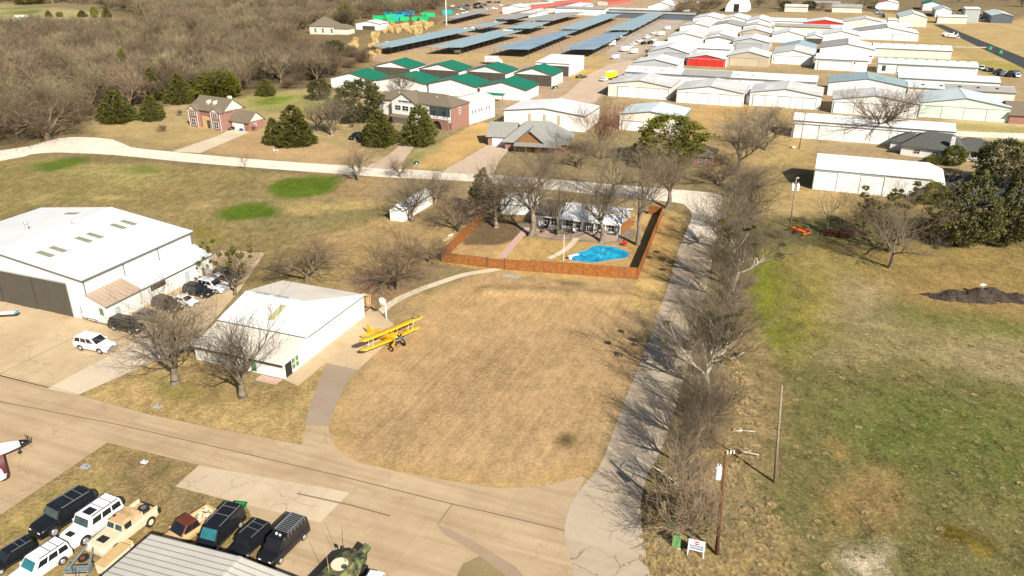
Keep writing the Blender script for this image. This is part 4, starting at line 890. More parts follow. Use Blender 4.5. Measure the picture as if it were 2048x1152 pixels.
# ---- grasses (stuff) ----
def tuft_mesh(name,m_,n,h,r,seed,s=0.02):
    rnd=random.Random(seed); mb=MB()
    for _ in range(n):
        a=rnd.uniform(0,6.28); q=r*rnd.random()**.6*.55; b=Vector((math.cos(a)*q,math.sin(a)*q,0)); a2=a+rnd.uniform(-1.4,1.4); lean=rnd.uniform(.1,.8)*r*.6
        t=b+Vector((math.cos(a2)*lean,math.sin(a2)*lean,h*rnd.uniform(.5,1)*(1-.5*q/r))); f=rnd.uniform(0,3.14); w_=Vector((math.cos(f),math.sin(f),0)); m1=(b+t)/2+Vector((0,0,h*.12))
        mb.add([tuple(b-w_*s),tuple(b+w_*s),tuple(m1+w_*s),tuple(t),tuple(m1-w_*s)],[(0,1,2,3,4)])
    return mb.build(name,m_,None)
rg=random.Random(31)
def scat(poly,n,f=None):
    P=[G(*p)[:2] for p in poly]; x0=min(p[0] for p in P);x1=max(p[0] for p in P);y0=min(p[1] for p in P);y1=max(p[1] for p in P); out=[]
    while len(out)<n:
        x=rg.uniform(x0,x1);y=rg.uniform(y0,y1)
        if inside(x,y,P): out.append((x,y,0))
    return out
tf=tuft_mesh('grass_tuft',MT['straw_pale'],170,.5,.8,1,.014); tf.location=(*G(1705,735)[:2],0.02); tag(tf,'pale clump of dry bunch grass in the right field above the thin lone pole','grass tuft')
pts=scat([(1560,700),(2048,640),(2200,1152),(1300,1200),(1300,1100),(1440,1060),(1540,1000)],150)
gn_scatter('field_tufts',pts,[tf],'scattered dry bunch grass in the rough right field','grass',lambda r,k:(lambda s:(s,s,s*r.uniform(.5,1.0)))(r.uniform(.25,.8)))
pts=scat([(1290,1010),(1370,1080),(1540,1000),(1600,1200),(1300,1200),(1285,1080)],420)+scat([(1380,800),(1460,700),(1530,800),(1520,980),(1400,1060),(1340,1000)],260)
gn_scatter('verge_tufts',pts,[tf],'straw coloured grass on the verge around the sign','grass',lambda r,k:(lambda s:(s,s,s*r.uniform(.5,1.0)))(r.uniform(.4,1.0)),2)
rd=tuft_mesh('reed_clump',MT['straw_gold'],260,3.2,1.6,3,.03); rd.location=(*G(815,62)[:2],0); tag(rd,'golden reed clump beside the first carport roof','reeds')
pts=scat([(728,118),(742,92),(752,82),(760,108),(735,122)],70)+scat([(765,66),(780,52),(820,50),(822,62),(790,68)],50)+scat([(815,58),(830,46),(872,48),(840,70),(815,70)],45)+scat([(695,90),(715,80),(715,96),(700,98)],15)+scat([(740,76),(755,66),(760,74),(745,80)],15)
gn_scatter('tall_reeds',pts,[rd],'tall golden reeds beside the storage carports','reeds',lambda r,k:(lambda s:(s,s,s*r.uniform(.7,1.2)))(r.uniform(.7,1.15)),3)
# ---------------- buildings ----------------
def dotV(a,b): return (b[0]-a[0])*VX+(b[1]-a[1])*VY
def dotU(a,b): return (b[0]-a[0])*UX+(b[1]-a[1])*UY
def offs(p,u,v): return (p[0]+VX*v+UX*u,p[1]+VY*v+UY*u)
def roof_z(x,y,W,D,H,rise,ridge):
    if ridge=='U': return H+rise*(1-abs(x-W/2)/(W/2))
    if ridge=='V': return H+rise*(1-abs(y-D/2)/(D/2))
    return H+rise*y/D
def metal_building(name,label,org,rz,W,D,H,rise,ridge='U',roof='roof_white',wall='white_wall',roof2=None,door=None,doorx=(0.1,0.9),doorh=.82,ndoor=4,sky=None,group=None,cat='hangar',oh=0.3,smat='skylight',vent=0,windows=None,trim='trim_grey',roofsplit=None,fwall=None,gcol=None):
    """metal building: local x along the front, y into the depth"""
    r=thing(name,label,cat,(org[0],org[1],0),rz,group)
    rm=roof+({'U':'Y','V':'X','M':'X'}[ridge])
    w_=MB()
    if ridge=='U':
        w_.mat(1).poly([(0,0,0),(W,0,0),(W,0,H),(W/2,0,H+rise),(0,0,H)]); w_.mat(0).poly([(W,D,0),(0,D,0),(0,D,H),(W/2,D,H+rise),(W,D,H)])
        w_.poly([(W,0,0),(W,D,0),(W,D,H),(W,0,H)]); w_.poly([(0,D,0),(0,0,0),(0,0,H),(0,D,H)])
    elif ridge=='V':
        w_.mat(1).poly([(0,0,0),(W,0,0),(W,0,H),(0,0,H)]); w_.mat(0).poly([(W,D,0),(0,D,0),(0,D,H),(W,D,H)])
        w_.poly([(W,0,0),(W,D,0),(W,D,H),(W,D/2,H+rise),(W,0,H)]); w_.poly([(0,D,0),(0,0,0),(0,0,H),(0,D/2,H+rise),(0,D,H)])
    else:
        w_.mat(1).poly([(0,0,0),(W,0,0),(W,0,H),(0,0,H)]); w_.mat(0).poly([(W,D,0),(0,D,0),(0,D,H+rise),(W,D,H+rise)])
        w_.poly([(W,0,0),(W,D,0),(W,D,H+rise),(W,0,H)]); w_.poly([(0,D,0),(0,0,0),(0,0,H),(0,D,H+rise)])
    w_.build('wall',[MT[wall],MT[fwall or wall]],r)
    t=.14; e=.12
    def slope(pts,mname,nm='roof'):
        m=MB(); m.slab(pts,t); return m.build(nm,MT[mname],r)
    zf=lambda x,y: roof_z(x,y,W,D,H,rise,ridge)+e
    if ridge=='U':
        s=rise/(W/2); a=H-s*oh+e; tz=H+rise+e
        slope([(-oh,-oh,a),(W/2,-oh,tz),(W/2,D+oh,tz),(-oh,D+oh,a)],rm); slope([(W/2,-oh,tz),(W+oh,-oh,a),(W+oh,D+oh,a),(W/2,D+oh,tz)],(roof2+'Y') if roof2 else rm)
        c=MB(); c.box(W/2-.2,W/2+.2,-oh,D+oh,tz-.02,tz+.05); c.build('ridge_cap',MT[rm],r)
        tr=MB()
        tr.slab([(-oh,-oh-.05,a-.02),(W/2,-oh-.05,tz-.02),(W/2,-oh,tz-.02),(-oh,-oh,a-.02)],.2); tr.slab([(W/2,-oh-.05,tz-.02),(W+oh,-oh-.05,a-.02),(W+oh,-oh,a-.02),(W/2,-oh,tz-.02)],.2)
        tr.box(W+oh,W+oh+.08,-oh,D+oh,a-.30,a-.03); tr.box(-oh-.08,-oh,-oh,D+oh,a-.30,a-.03); tr.build('eave_trim',MT[trim],r)
    elif ridge=='V':
        s=rise/(D/2); a=H-s*oh+e; tz=H+rise+e
        if roofsplit:
            for (f0,f1,mn) in roofsplit: slope([(W*f0-(oh if f0==0 else 0),-oh,a),(W*f1+(oh if f1==1 else 0),-oh,a),(W*f1+(oh if f1==1 else 0),D/2,tz),(W*f0-(oh if f0==0 else 0),D/2,tz)],mn+'X')
        else: slope([(-oh,-oh,a),(W+oh,-oh,a),(W+oh,D/2,tz),(-oh,D/2,tz)],rm)
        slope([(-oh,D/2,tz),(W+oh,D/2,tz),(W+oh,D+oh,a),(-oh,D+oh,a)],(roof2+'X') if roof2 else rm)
        c=MB(); c.box(-oh,W+oh,D/2-.2,D/2+.2,tz-.02,tz+.05); c.build('ridge_cap',MT[rm],r)
        tr=MB(); tr.box(-oh,W+oh,-oh-.08,-oh,a-.30,a-.02)
        for x in (-oh-.05,W+oh): tr.slab([(x,-oh,a-.02),(x+.05,-oh,a-.02),(x+.05,D/2,tz-.02),(x,D/2,tz-.02)],.2); tr.slab([(x,D/2,tz-.02),(x+.05,D/2,tz-.02),(x+.05,D+oh,a-.02),(x,D+oh,a-.02)],.2)
        tr.build('eave_trim',MT[trim],r)
    else:
        s=rise/D; slope([(-oh,-oh,H-s*oh+e),(W+oh,-oh,H-s*oh+e),(W+oh,D+oh,H+rise+s*oh+e),(-oh,D+oh,H+rise+s*oh+e)],rm)
        tr=MB(); tr.box(-oh,W+oh,-oh-.08,-oh,H-.2,H+.05); tr.build('eave_trim',MT[trim],r)
    if door:
        x0,x1=doorx[0]*W,doorx[1]*W; hd=H*doorh; pw=(x1-x0)/ndoor
        for k in range(ndoor):
            d=MB(); d.box(x0+k*pw+.07,x0+(k+1)*pw-.07,-.10-(k%2)*.08,-.03-(k%2)*.08,.05,hd); d.build('door_panel',MT[door],r)
        d=MB(); d.box(x0+.02,x1-.02,-.028,-.012,.06,hd-.02); d.build('door_gap_shade',MT['trim_brown'],r)  # dark backing sheet: shade in the gaps between door panels, put in as colour
        d=MB(); d.box(x0-.1,x1+.1,-.26,-.02,hd,hd+.18); 
        d.box(x0-.12,x0,-.2,-.02,0,hd); d.box(x1,x1+.12,-.2,-.02,0,hd); d.build('door_track',MT[gcol or 'galv'],r)
    for (x,y,a,b) in (sky or []):
        m=MB(); cs=[(x-a/2,y-b/2),(x+a/2,y-b/2),(x+a/2,y+b/2),(x-a/2,y+b/2)]
        m.slab([(p[0],p[1],zf(*p)+.07) for p in cs],.06); m.build('skylight',MT[smat],r)
    for k in range(vent):
        m=MB(); x=W*(.35+.3*k/max(1,vent-1)) if ridge!='U' else W/2+1.2; y=D*.6 if ridge=='U' else D/2-.8
        z=zf(x,y); m.tube((x,y,z),(x,y,z+.55),.18,.18,8); m.tube((x,y,z+.5),(x,y,z+.75),.34,.1,8); m.build('roof_vent',MT['galv'],r)
    for (face,u,z,ww,hh) in (windows or []):
        m=MB()
        if face=='F': m.box(u-ww/2,u+ww/2,-.05,-.02,z-hh/2,z+hh/2)
        else: m.box(W+.02,W+.05,u-ww/2,u+ww/2,z-hh/2,z+hh/2)
        o=m.build('window',MT['glass_window'],r)
    return r
HG='hangars of the airpark'
def cat_ok(kw): return kw.get('cat','hangar')=='hangar'
def hb(label,L,Rr,D,H,rise,at='e',name='hangar',group=HG,**kw):
    """building on the common airpark grid, from surveyed front corners"""
    z=H if at=='e' else 0.0
    a=G(*L,z); b=G(*Rr,z); W=dotV(a,b)
    if L[1]<110 and kw.get('ridge','U')=='U' and L[0]<1800 and cat_ok(kw): D*=1.45
    return metal_building(name,label,a[:2],-AZG,W,D,H,rise,group=group,**kw)
def cor(px,z): return G(px[0],px[1],z)
# -- large hangar at the left
Hb=6.8; rc=G(163,560,Hb); W0=36.0; org=offs(rc,0,-W0)
sk=[]
for u0,v0 in ((3.3,-10.9),(5.6,-10.8),(10.5,-10.7),(12.7,-10.6),(17.7,-10.6),(19.9,-10.5)): sk.append((W0+v0,u0,3.1,1.0))
sk.append((12.5,19.5,3.1,1.0))
big=metal_building('large_hangar','largest white hangar with a brown sliding door and seven skylights at the left edge',org,-AZG,W0,23.2,Hb,2.2,'U',door='door_brown',doorx=(.06,.905),doorh=.84,ndoor=8,sky=sk,vent=1,oh=.35,group=HG,roof='roof_white')
m=MB(); m.tube((13,10,Hb+1.6),(13,10,Hb+3.1),.25,.25,8); m.tube((13,10,Hb+2.9),(13,10,Hb+3.4),.5,.1,8); m.build('roof_vent',MT['galv'],big)
for yy in (0.1,7.8,15.2,23.0):
    m=MB(); m.tube((W0+.1,yy,0),(W0+.1,yy,Hb),.09,.09,6); m.build('downpipe',MT['trim_grey'],big)
# lean-to annex of that hangar
ax=offs(rc,0,0.06); Wl=3.6; Dl=23.2
an=thing('hangar_annex','low white annex with a tan roof section along the wall of the largest hangar','annex',(ax[0],ax[1],0),-AZG)
m=MB(); m.poly([(0,0,0),(Wl,0,0),(Wl,0,2.9),(0,0,4.3)]); m.poly([(Wl,0,0),(Wl,Dl,0),(Wl,Dl,2.9),(Wl,0,2.9)]); m.poly([(Wl,Dl,0),(0,Dl,0),(0,Dl,4.3),(Wl,Dl,2.9)]); m.build('wall',MT['white_wall'],an)
m=MB(); m.slab([(0.06,7.0,4.42),(Wl+.25,7.0,2.98),(Wl+.25,Dl+.2,2.98),(0.06,Dl+.2,4.42)],.12); m.build('roof',MT['roof_coolY'],an)
m=MB(); m.slab([(0.06,-.2,4.42),(Wl+.25,-.2,2.98),(Wl+.25,6.98,2.98),(0.06,6.98,4.42)],.12); m.build('roof_section',MT['roof_tanY'],an)
m=MB(); m.box(Wl+.25,Wl+.33,-.2,Dl+.2,2.78,2.94); m.build('gutter',MT['trim_grey'],an)
m=MB(); m.box(2.2,3.0,-.05,-.02,1.3,2.5); m.build('window',MT['glass_green'],an)
m=MB(); m.box(Wl+.02,Wl+.06,9,12.2,1.7,2.5); m.build('window',MT['glass_dark'],an)
for y in (1.5,16.5):
    m=MB(); m.box(Wl+.02,Wl+.07,y,y+1,.05,2.1); m.build('door',MT['grey_wall'],an)
# -- small white hangar (centre left)
fr=G(569.5,758,0); Ws=14.9; org=offs(fr,0,-Ws); Ds=20.6; L1=5.6; He=3.65; Hl=2.2; yr=12.2; Hr=5.35
s_=thing('small_hangar','white gabled hangar with a low front lean to and one yellowish skylight','hangar',(org[0],org[1],0),-AZG,HG)
m=MB(); m.poly([(0,0,0),(Ws,0,0),(Ws,0,Hl),(0,0,Hl)])
m.poly([(Ws,0,0),(Ws,Ds,0),(Ws,Ds,He),(Ws,L1,He),(Ws,0,Hl)]); m.poly([(0,Ds,0),(0,0,0),(0,0,Hl),(0,L1,He),(0,yr,Hr),(0,Ds,He)]); m.poly([(Ws,Ds,0),(0,Ds,0),(0,Ds,He),(Ws,Ds,He)]); m.build('wall',MT['white_wall'],s_)
hx=Ws-4.6
m=MB(); m.slab([(-.25,L1-.2,He+.06),(Ws+.2,L1-.2,He+.06),(hx,yr,Hr+.1),(-.25,yr,Hr+.1)],.12); m.build('roof',MT['roof_whiteX'],s_)
m=MB(); m.slab([(Ws+.2,L1-.2,He+.06),(Ws+.2,Ds+.25,He+.06),(hx,yr,Hr+.1)],.12); m.build('roof',MT['roof_whiteY'],s_)
m=MB(); m.slab([(-.25,yr,Hr+.1),(hx,yr,Hr+.1),(Ws+.2,Ds+.25,He+.06),(-.25,Ds+.25,He+.06)],.12); m.build('roof',MT['roof_creamX'],s_)
m=MB(); m.slab([(-.25,-.3,Hl+.06),(Ws+.2,-.3,Hl+.06),(Ws+.2,L1-.22,He-.12),(-.25,L1-.22,He-.12)],.12); m.build('lean_to_roof',MT['roof_creamX'],s_)
m=MB(); m.box(-.25,Ws+.2,-.42,-.3,Hl-.18,Hl+.04); m.build('gutter',MT['dark_steel'],s_)
m=MB(); m.box(-.25,Ws+.2,L1-.28,L1-.2,He-.12,He+.02); m.build('eave_trim',MT['trim_grey'],s_)
m=MB(); m.box(Ws+.2,Ws+.26,L1,Ds+.2,He-.14,He+.0); m.build('eave_trim',MT['trim_grey'],s_)
m=MB(); m.slab([(7.2,7.3,He+.12+(Hr+.04-He)*(7.3-L1)/(yr-L1)+.06),(8.2,7.3,He+.12+(Hr+.04-He)*(7.3-L1)/(yr-L1)+.06),(8.2,10.6,He+.12+(Hr+.04-He)*(10.6-L1)/(yr-L1)+.06),(7.2,10.6,He+.12+(Hr+.04-He)*(10.6-L1)/(yr-L1)+.06)],.06); m.build('skylight',MT['skylight_yellow'],s_)
m=MB()
for x in (1.6,5.0): m.box(x,x+2.6,yr-.25,yr+.25,Hr+.1,Hr+.26)
m.build('ridge_vent',MT['galv'],s_)
m=MB(); m.box(Ws+.01,Ws+.06,.35,1.7,.05,2.0); m.build('door',MT['black_matte'],s_)
m=MB(); m.box(Ws+.01,Ws+.06,1.85,3.3,.5,2.05); w1=m.build('window',MT['glass_green'],s_); m=MB(); m.box(Ws+.05,Ws+.09,2.5,2.6,.5,2.05); m.box(Ws+.05,Ws+.09,1.85,3.3,1.25,1.33); m.build('mullion',MT['white_paint'],w1)
m=MB(); m.box(9.6,10.4,-.06,-.02,.2,1.8); m.build('window',MT['glass_green'],s_)
m=MB(); m.tube((Ws+.1,L1,0),(Ws+.1,L1,He-.1),.06,.06,6); m.tube((Ws+.1,0.2,0),(Ws+.1,-.3,Hl-.1),.05,.05,6); m.build('downpipe',MT['white_paint'],s_)
m=MB(); m.box(Ws-3.5,Ws-.2,-1.7,-.35,0,.12); m.build('doorstep',MT['brick_path'],s_)
# -- ribbed storage roof at the bottom edge
a=G(303,1070,4.6)
bs=metal_building('storage_building','grey ribbed metal roof of the storage building at the bottom edge',offs(a,-18,0),-AZG,20.2,18,4.6,.75,'U',roof='roof_grey',wall='cream_wall',oh=.0,group=None,cat='building')
for o in KIDS[bs]:
    if o.name.startswith('roof') or o.name.startswith('ridge'): o.data.materials[0]=None or mat('roof_ribbed',(0.50,0.475,0.42),0.5,noise=0.10,nscale=0.3,stripe=('Y',0.62,0.75),n2=0.1)
# -- white hangars row
hb('pale grey roofed hangar with rust streaked skylights beside the yellow truck',(1217,166.5),(1341,175),19,4.7,1.7,roof='roof_dim',wall='cream_wall',door='door_white',doorx=(.16,.97),ndoor=5,sky=[(17,y,3.2,.5) for y in (3,6,9,12,15)]+[(7,y,2.6,.5) for y in (4,8,12)],smat='white_paint')
hb('white hangar with six door panels, second in the row facing the big leafless tree',(1354.7,178.5),(1488.5,184),19,4.7,1.8,roof='roof_dim',door='door_white',doorx=(.0,.99),ndoor=6,sky=[(x,y,2.6,.5) for x in (7,16) for y in (5,9,13)],smat='white_paint',vent=1)
hb('white hangar with a greyish roof, third in the row, behind the dark brown trees',(1501,184),(1644,193.5),19,4.7,1.8,roof='roof_dim',door='door_white',doorx=(.05,.93),ndoor=5,sky=[(x,y,3,.5) for x in (6,17) for y in (4,7,10,13)],smat='white_paint')
hb('white hangar behind the fan shaped leafless tree',(1666.6,198),(1837,205.6),17,4.7,2.0,roof='roof_dim',door='door_white',doorx=(.02,.98),ndoor=4,sky=[(7,y,3,.5) for y in (4,7,10,13)],smat='white_paint')
hb('pale green tinted hangar with four large door panels at the right end of the row',(1842,204.6),(2022,215),20,4.8,2.2,wall='mint_wall',roof='roof_cool',door='door_mint',doorx=(.0,1.0),ndoor=4)
m_='link_shed'
metal_building(m_,'narrow white link shed between the second and third hangar of the row',offs(G(1489,207),0,0.2),-AZG,1.7,8,3.4,.3,'M',cat='shed',door='door_white',doorx=(.2,.8),ndoor=1)
hb('hangar with a light blue metal roof behind the row',(1657.7,165),(1813,172.5),17,4.7,2.2,roof='roof_blue',sky=[(x,y,3.2,.5) for x in (7,18) for y in (4,7,10)],smat='skylight')
hb('long low white building behind the fan shaped leafless tree',(1587,240),(1910.6,262),9,5.2,1.3,ridge='V',name='long_hangar',door='door_white',doorx=(.01,.99),doorh=.8,ndoor=6,oh=.15,gcol='trim_grey')
hb('white hangar with three sliding doors and a drooping awning at its right end',(1631,338),(1859,356),13.5,4.9,2.0,ridge='V',door='door_white',doorx=(.0,.62),doorh=.93,ndoor=3,oh=.1)
aw=G(1859,356,4.9)
t_=thing('awning','white metal awning sloping down from the right end of the white hangar with sliding doors','awning',(aw[0],aw[1],0),-AZG)
m=MB(); m.slab([(0.15,0,4.9),(3.6,0,3.4),(3.2,6.5,5.6),(0.15,6.6,6.8)],.1); m.build('roof',MT['roof_whiteX'],t_)
m=MB(); m.tube((3.3,.2,0),(3.3,.2,3.45),.07,.07,6); m.tube((3.0,6.2,0),(3.0,6.2,5.5),.07,.07,6); m.build('post',MT['steel'],t_)
# metal buildings behind the grey shingled house
hb('white hangar with yellow wall panels behind the grey shingled house',(1008,220),(1171,231.6),17,4.9,1.5,roof='roof_white',windows=None,door=None)
kk=[o for o in COL.objects if o.get('label','').startswith('white hangar with yellow wall')][0]
for x in (8.6,13.5,18.2):
    m=MB(); m.box(x-.45,x+.45,-.05,-.02,1.6,4.4); m.build('wall_panel',MT['tan_wall'],kk)
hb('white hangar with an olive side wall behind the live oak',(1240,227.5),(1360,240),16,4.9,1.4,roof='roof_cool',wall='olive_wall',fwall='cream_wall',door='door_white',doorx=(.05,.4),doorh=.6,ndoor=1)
hb('small white lean to left of the hangar with yellow wall panels',(975,208),(1010,214),9,3.2,.4,ridge='M',name='lean_to',group=None,cat='shed') if False else None
# white building with brown doors
hb('white box hangar with dark brown doors beside the green roofed hangars',(1071,124.5),(1139,128.3),22,5.2,.8,ridge='M',door='door_brown',doorx=(.0,.98),doorh=.80,ndoor=6,oh=.1)
# green roofed hangars
GG='green roofed hangars'
for lab,L,Rr,D,dr in [
 ('green roofed hangar at the left end of the back row, partly behind bare branches',(746,132),(806,141),13,True),
 ('green roofed hangar, second from the left in the back row',(837.6,137),(901,148),13,True),
 ('green roofed hangar, third from the left in the back row',(933,141.5),(995,153),13,True),
 ('green roofed hangar at the right end of the back row with a white side wall',(1027.6,146),(1092,156.5),13.7,True)]:
    hb(lab,L,Rr,D,4.5,2.3,roof='roof_green',wall='white_wall',door='door_brown' if dr else None,doorx=(.02,.98),doorh=.95,ndoor=5,oh=.35,trim='trim_brown',group=GG)
for lab,L,Rr,D in [
 ('green roofed hangar at the left end of the front row behind the leafless tree',(661,155),(735,163),13),
 ('green roofed hangar, second from the left in the front row',(752,161),(840,170.5),13.5),
 ('green roofed hangar, third from left in the front row, behind the white house',(857,167),(942,177),13.5),
 ('green roofed hangar at the right end of the front row, nearest the white box hangar',(959.5,173.5),(1046.7,182),14)]:
    hb(lab,L,Rr,D,4.0,2.3,roof='roof_green',wall='white_wall',oh=.4,trim='trim_brown',group=GG)
gs=G(968,203); t_=thing('canopy','narrow dark green canopy on brown posts below the green roofed hangars','canopy',(gs[0],gs[1],0),-AZG)
m=MB(); m.slab([(0,0,2.6),(7.5,0,2.6),(7.5,2.2,3.0),(0,2.2,3.0)],.15); m.build('roof',MT['roof_greenX'],t_)
for x in (.3,3.8,7.2):
    m=MB(); m.tube((x,.2,0),(x,.2,2.5),.1,.1,6); m.build('post',MT['rust_wood'],t_)
# T hangars and the dense field of white roofs
hb('long low white hangar with a grey middle roof section',(1250,143),(1634,163),16,4.2,1.2,ridge='V',name='long_hangar',roofsplit=[(0,.31,'roof_white'),(.31,.57,'roof_grey'),(.57,1,'roof_white')],sky=[(x,4,1.1,1.1) for x in (8,14.5,45,51)],door='door_white',doorx=(.01,.99),ndoor=8)
hb('grey hangar with a tall pale door left of the red hangar',(1296,103),(1374,110),17,4.6,2.6,wall='grey_wall',door='door_grey',doorx=(.42,.92),ndoor=1,doorh=.98)
hb('white gabled hangar with a pale grey front before the grey hangar',(1266,125),(1350,133),17,3.5,1.9,fwall='grey_wall')
hb('hangar with a bright red front and red door panels',(1374,115.5),(1452,119),16,3.5,1.7,fwall='door_red',door='door_red',doorx=(.04,.96),ndoor=4,doorh=.92)
hb('tan hangar with a wide roller door right of the red hangar',(1457,110.5),(1537,115.5),17,4.6,2.1,wall='tan_wall',door='door_tan',doorx=(.05,.76),ndoor=1,doorh=.8)
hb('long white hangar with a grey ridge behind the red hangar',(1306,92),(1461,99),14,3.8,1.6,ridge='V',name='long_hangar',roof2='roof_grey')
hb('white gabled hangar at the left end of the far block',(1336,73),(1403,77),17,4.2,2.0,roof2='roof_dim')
hb('white hangar with a dim roof, second in its far row',(1412,72.5),(1463,77),17,3.8,1.9,roof='roof_white')
hb('pale grey hangar before the white gabled one in the far block',(1411,78),(1462,83),8,3.3,1.3,roof='roof_grey')
hb('white roofed hangar with a grey wall above the tan hangar',(1466,82.5),(1538,86.5),16,4.4,2.0,wall='grey_wall',door='door_grey',doorx=(.1,.8),ndoor=1)
hb('white hangar above the grey walled one in the far block',(1480,64),(1541,66),16,4.0,2.0,wall='tan_wall',door='door_grey',doorx=(.1,.9),ndoor=3)
hb('tan roofed hangar in the upper far block left',(1360,52),(1415,56),18,3.6,1.8,roof='roof_dim')
hb('tan roofed hangar in the upper far block middle',(1424,50.5),(1480,55),18,3.6,1.8,roof='roof_grey')
hb('white roofed hangar in the upper far block right',(1487,52.5),(1541,54),14,3.6,1.8,roof='roof_dim')
hb('small white hangar topmost left of the far block',(1386,36.5),(1441,40),20,4.0,2.0)
hb('small white hangar topmost middle of the far block',(1443,38),(1492,41),20,4.0,2.0)
hb('small white hangar topmost right of the far block',(1492,42.5),(1541,44),20,4.0,2.2)
hb('white gabled hangar with a closed front under the topmost grey row',(1544,70),(1611,74),15,3.9,2.4,roof='roof_white')
hb('hangar with a small blue roof in the middle of the far block',(1562,95),(1631,98.5),14,4.0,2.0,roof='roof_blue')
hb('white hangar with a big closed door and a ridge vent in the middle block',(1545,107),(1629,110),17,4.6,2.0,roof='roof_dim',door='door_white',doorx=(.05,.93),ndoor=1,vent=1)
hb('flat fronted white hangar with one small dark window',(1632,117),(1737,124),18,4.8,1.2,ridge='V',door='door_white',doorx=(.06,.7),ndoor=1,windows=[('F',16.5,3.6,.7,.7)])
hb('small hangar with open brown doors between two white gables',(1612,74),(1647,76),13,3.6,1.5,door='door_brown',doorx=(.05,.95),ndoor=3)
hb('white gabled hangar left of the widest far hangar',(1646,69),(1720,74),17,4.2,2.2,roof='roof_white',vent=1)
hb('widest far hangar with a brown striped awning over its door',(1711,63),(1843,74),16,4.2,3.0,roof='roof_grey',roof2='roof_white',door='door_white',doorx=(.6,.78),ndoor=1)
bt=G(1727,75); t_=thing('awning','brown striped awning on the front of the widest far hangar','awning',(bt[0],bt[1],0),-AZG)
m=MB(); m.slab([(0,-2.5,3.0),(16,-2.5,3.0),(16,0,3.9),(0,0,3.9)],.12); m.build('roof',MT['roof_tanX'],t_)
m=MB(); [m.tube((x,-2.3,0),(x,-2.3,2.9),.08,.08,5) for x in (.3,5.3,10.5,15.7)]; m.build('post',MT['steel'],t_)
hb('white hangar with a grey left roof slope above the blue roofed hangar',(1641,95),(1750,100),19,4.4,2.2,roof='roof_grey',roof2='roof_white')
hb('white building in front of the grey and white roofed hangar',(1640,107),(1745,113),6,3.6,.8,ridge='M')
TG='long rows of small hangars'
hb('long white hangar row with eight dark skylights, farthest of the four',(1747.5,95.5),(1904,101.5),17,4.0,1.4,ridge='V',name='long_hangar',fwall='cream_wall',sky=[(3.5+i*5.6,7.8,1.0,.9) for i in range(8)],smat='skylight')
hb('long white hangar row with ten skylights and pale green roof, second of the four',(1757.6,126),(1956,134.5),15,4.2,1.4,ridge='V',name='long_hangar',roof='roof_cool',door='door_white',doorx=(.2,.97),ndoor=3,sky=[(3+i*4.1,6.8,1.0,.9) for i in range(10)],windows=[('F',2.4,2.1,1.6,2.4)])
hb('long pale hangar row with seven skylights, third of the four',(1798,155),(1999,164),12,4.0,1.3,ridge='V',name='long_hangar',roof='roof_cool',sky=[(2.5+i*5.3,4,.9,1.3) for i in range(7)],smat='roof_dimX')
hb('long hangar row with a white and a grey roof half and five black skylights',(1817,174),(2028,183),11,3.8,1.2,ridge='V',name='long_hangar',roofsplit=[(0,.35,'roof_cool'),(.35,1,'roof_grey')],fwall='cream_wall',sky=[(5+i*6.1,2.8,1.0,1.1) for i in range(5)],smat='black_matte')
hb('white hangar with a red gable in the top right row',(1611,44.5),(1687,47),14,3.4,2.0,fwall='door_red')
hb('long hangar row with a grey and white roof in the top right',(1549,52),(1732,55),14,3.4,1.2,ridge='V',name='long_hangar',roofsplit=[(0,.62,'roof_grey'),(.62,1,'roof_white')],fwall='cream_wall')
hb('white hangar at the far end of the top right row',(1733,51.5),(1826,56.5),16,4.0,1.4,ridge='V')
hb('cream hangar with a broad gable in the top right row',(1687,43.5),(1775,47),16,3.6,2.6,wall='cream_wall',roof='roof_dim')
hb('white roofed hangar at the left of the topmost right row',(1541,41.5),(1611,44.5),14,3.4,1.4,ridge='V',roof='roof_white')
# upper right town buildings
TB='metal buildings beyond the runway'
hb('big pale building with a dark left gable beyond the runway',(1799,34),(1862,42),34,6,2.6,name='warehouse',cat='warehouse',group=TB,roof='roof_cool',wall='cream_wall',roof2='roof_cool')
hb('white building with a red roof edge at the top right',(1752,6),(1800,9),30,5,2,name='warehouse',cat='warehouse',group=TB,roof='roof_red',roof2='roof_white')
hb('pale blue roofed building right of the dark gabled one',(1872,20),(1912,26),28,5,2,name='warehouse',cat='warehouse',group=TB,roof='roof_cool')
hb('green roofed warehouse at the top right',(1847,8),(1884,10),26,5,2,name='warehouse',cat='warehouse',group=TB,roof='roof_green')
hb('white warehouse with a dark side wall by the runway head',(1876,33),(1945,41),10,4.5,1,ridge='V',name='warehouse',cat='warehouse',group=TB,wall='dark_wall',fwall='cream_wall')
hb('tall pale green and white building at the top right',(1932,18),(1972,24),14,9,.6,ridge='M',name='warehouse',cat='warehouse',group=TB,wall='cream_wall',fwall='grey_wall')
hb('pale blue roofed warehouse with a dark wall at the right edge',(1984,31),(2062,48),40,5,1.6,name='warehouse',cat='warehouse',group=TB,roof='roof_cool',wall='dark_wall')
hb('long low brown building at the top',(1620,6),(1680,8),12,4,1.5,ridge='V',name='warehouse',cat='warehouse',group=TB,roof='roof_grey',wall='tan_wall')
hb('cream building between the farthest trees',(1570,13),(1615,15),12,4,1.5,ridge='V',name='warehouse',cat='warehouse',group=TB,roof='roof_dim',wall='cream_wall')
hb('long dark roofed house among the farthest trees',(1665,14),(1725,17),14,4,2,ridge='V',name='warehouse',cat='warehouse',group=TB,roof='roof_grey',wall='cream_wall')
hb('small white building before the dark gabled one',(1777,40),(1797,42),8,4,1,ridge='V',name='warehouse',cat='warehouse',group=TB)
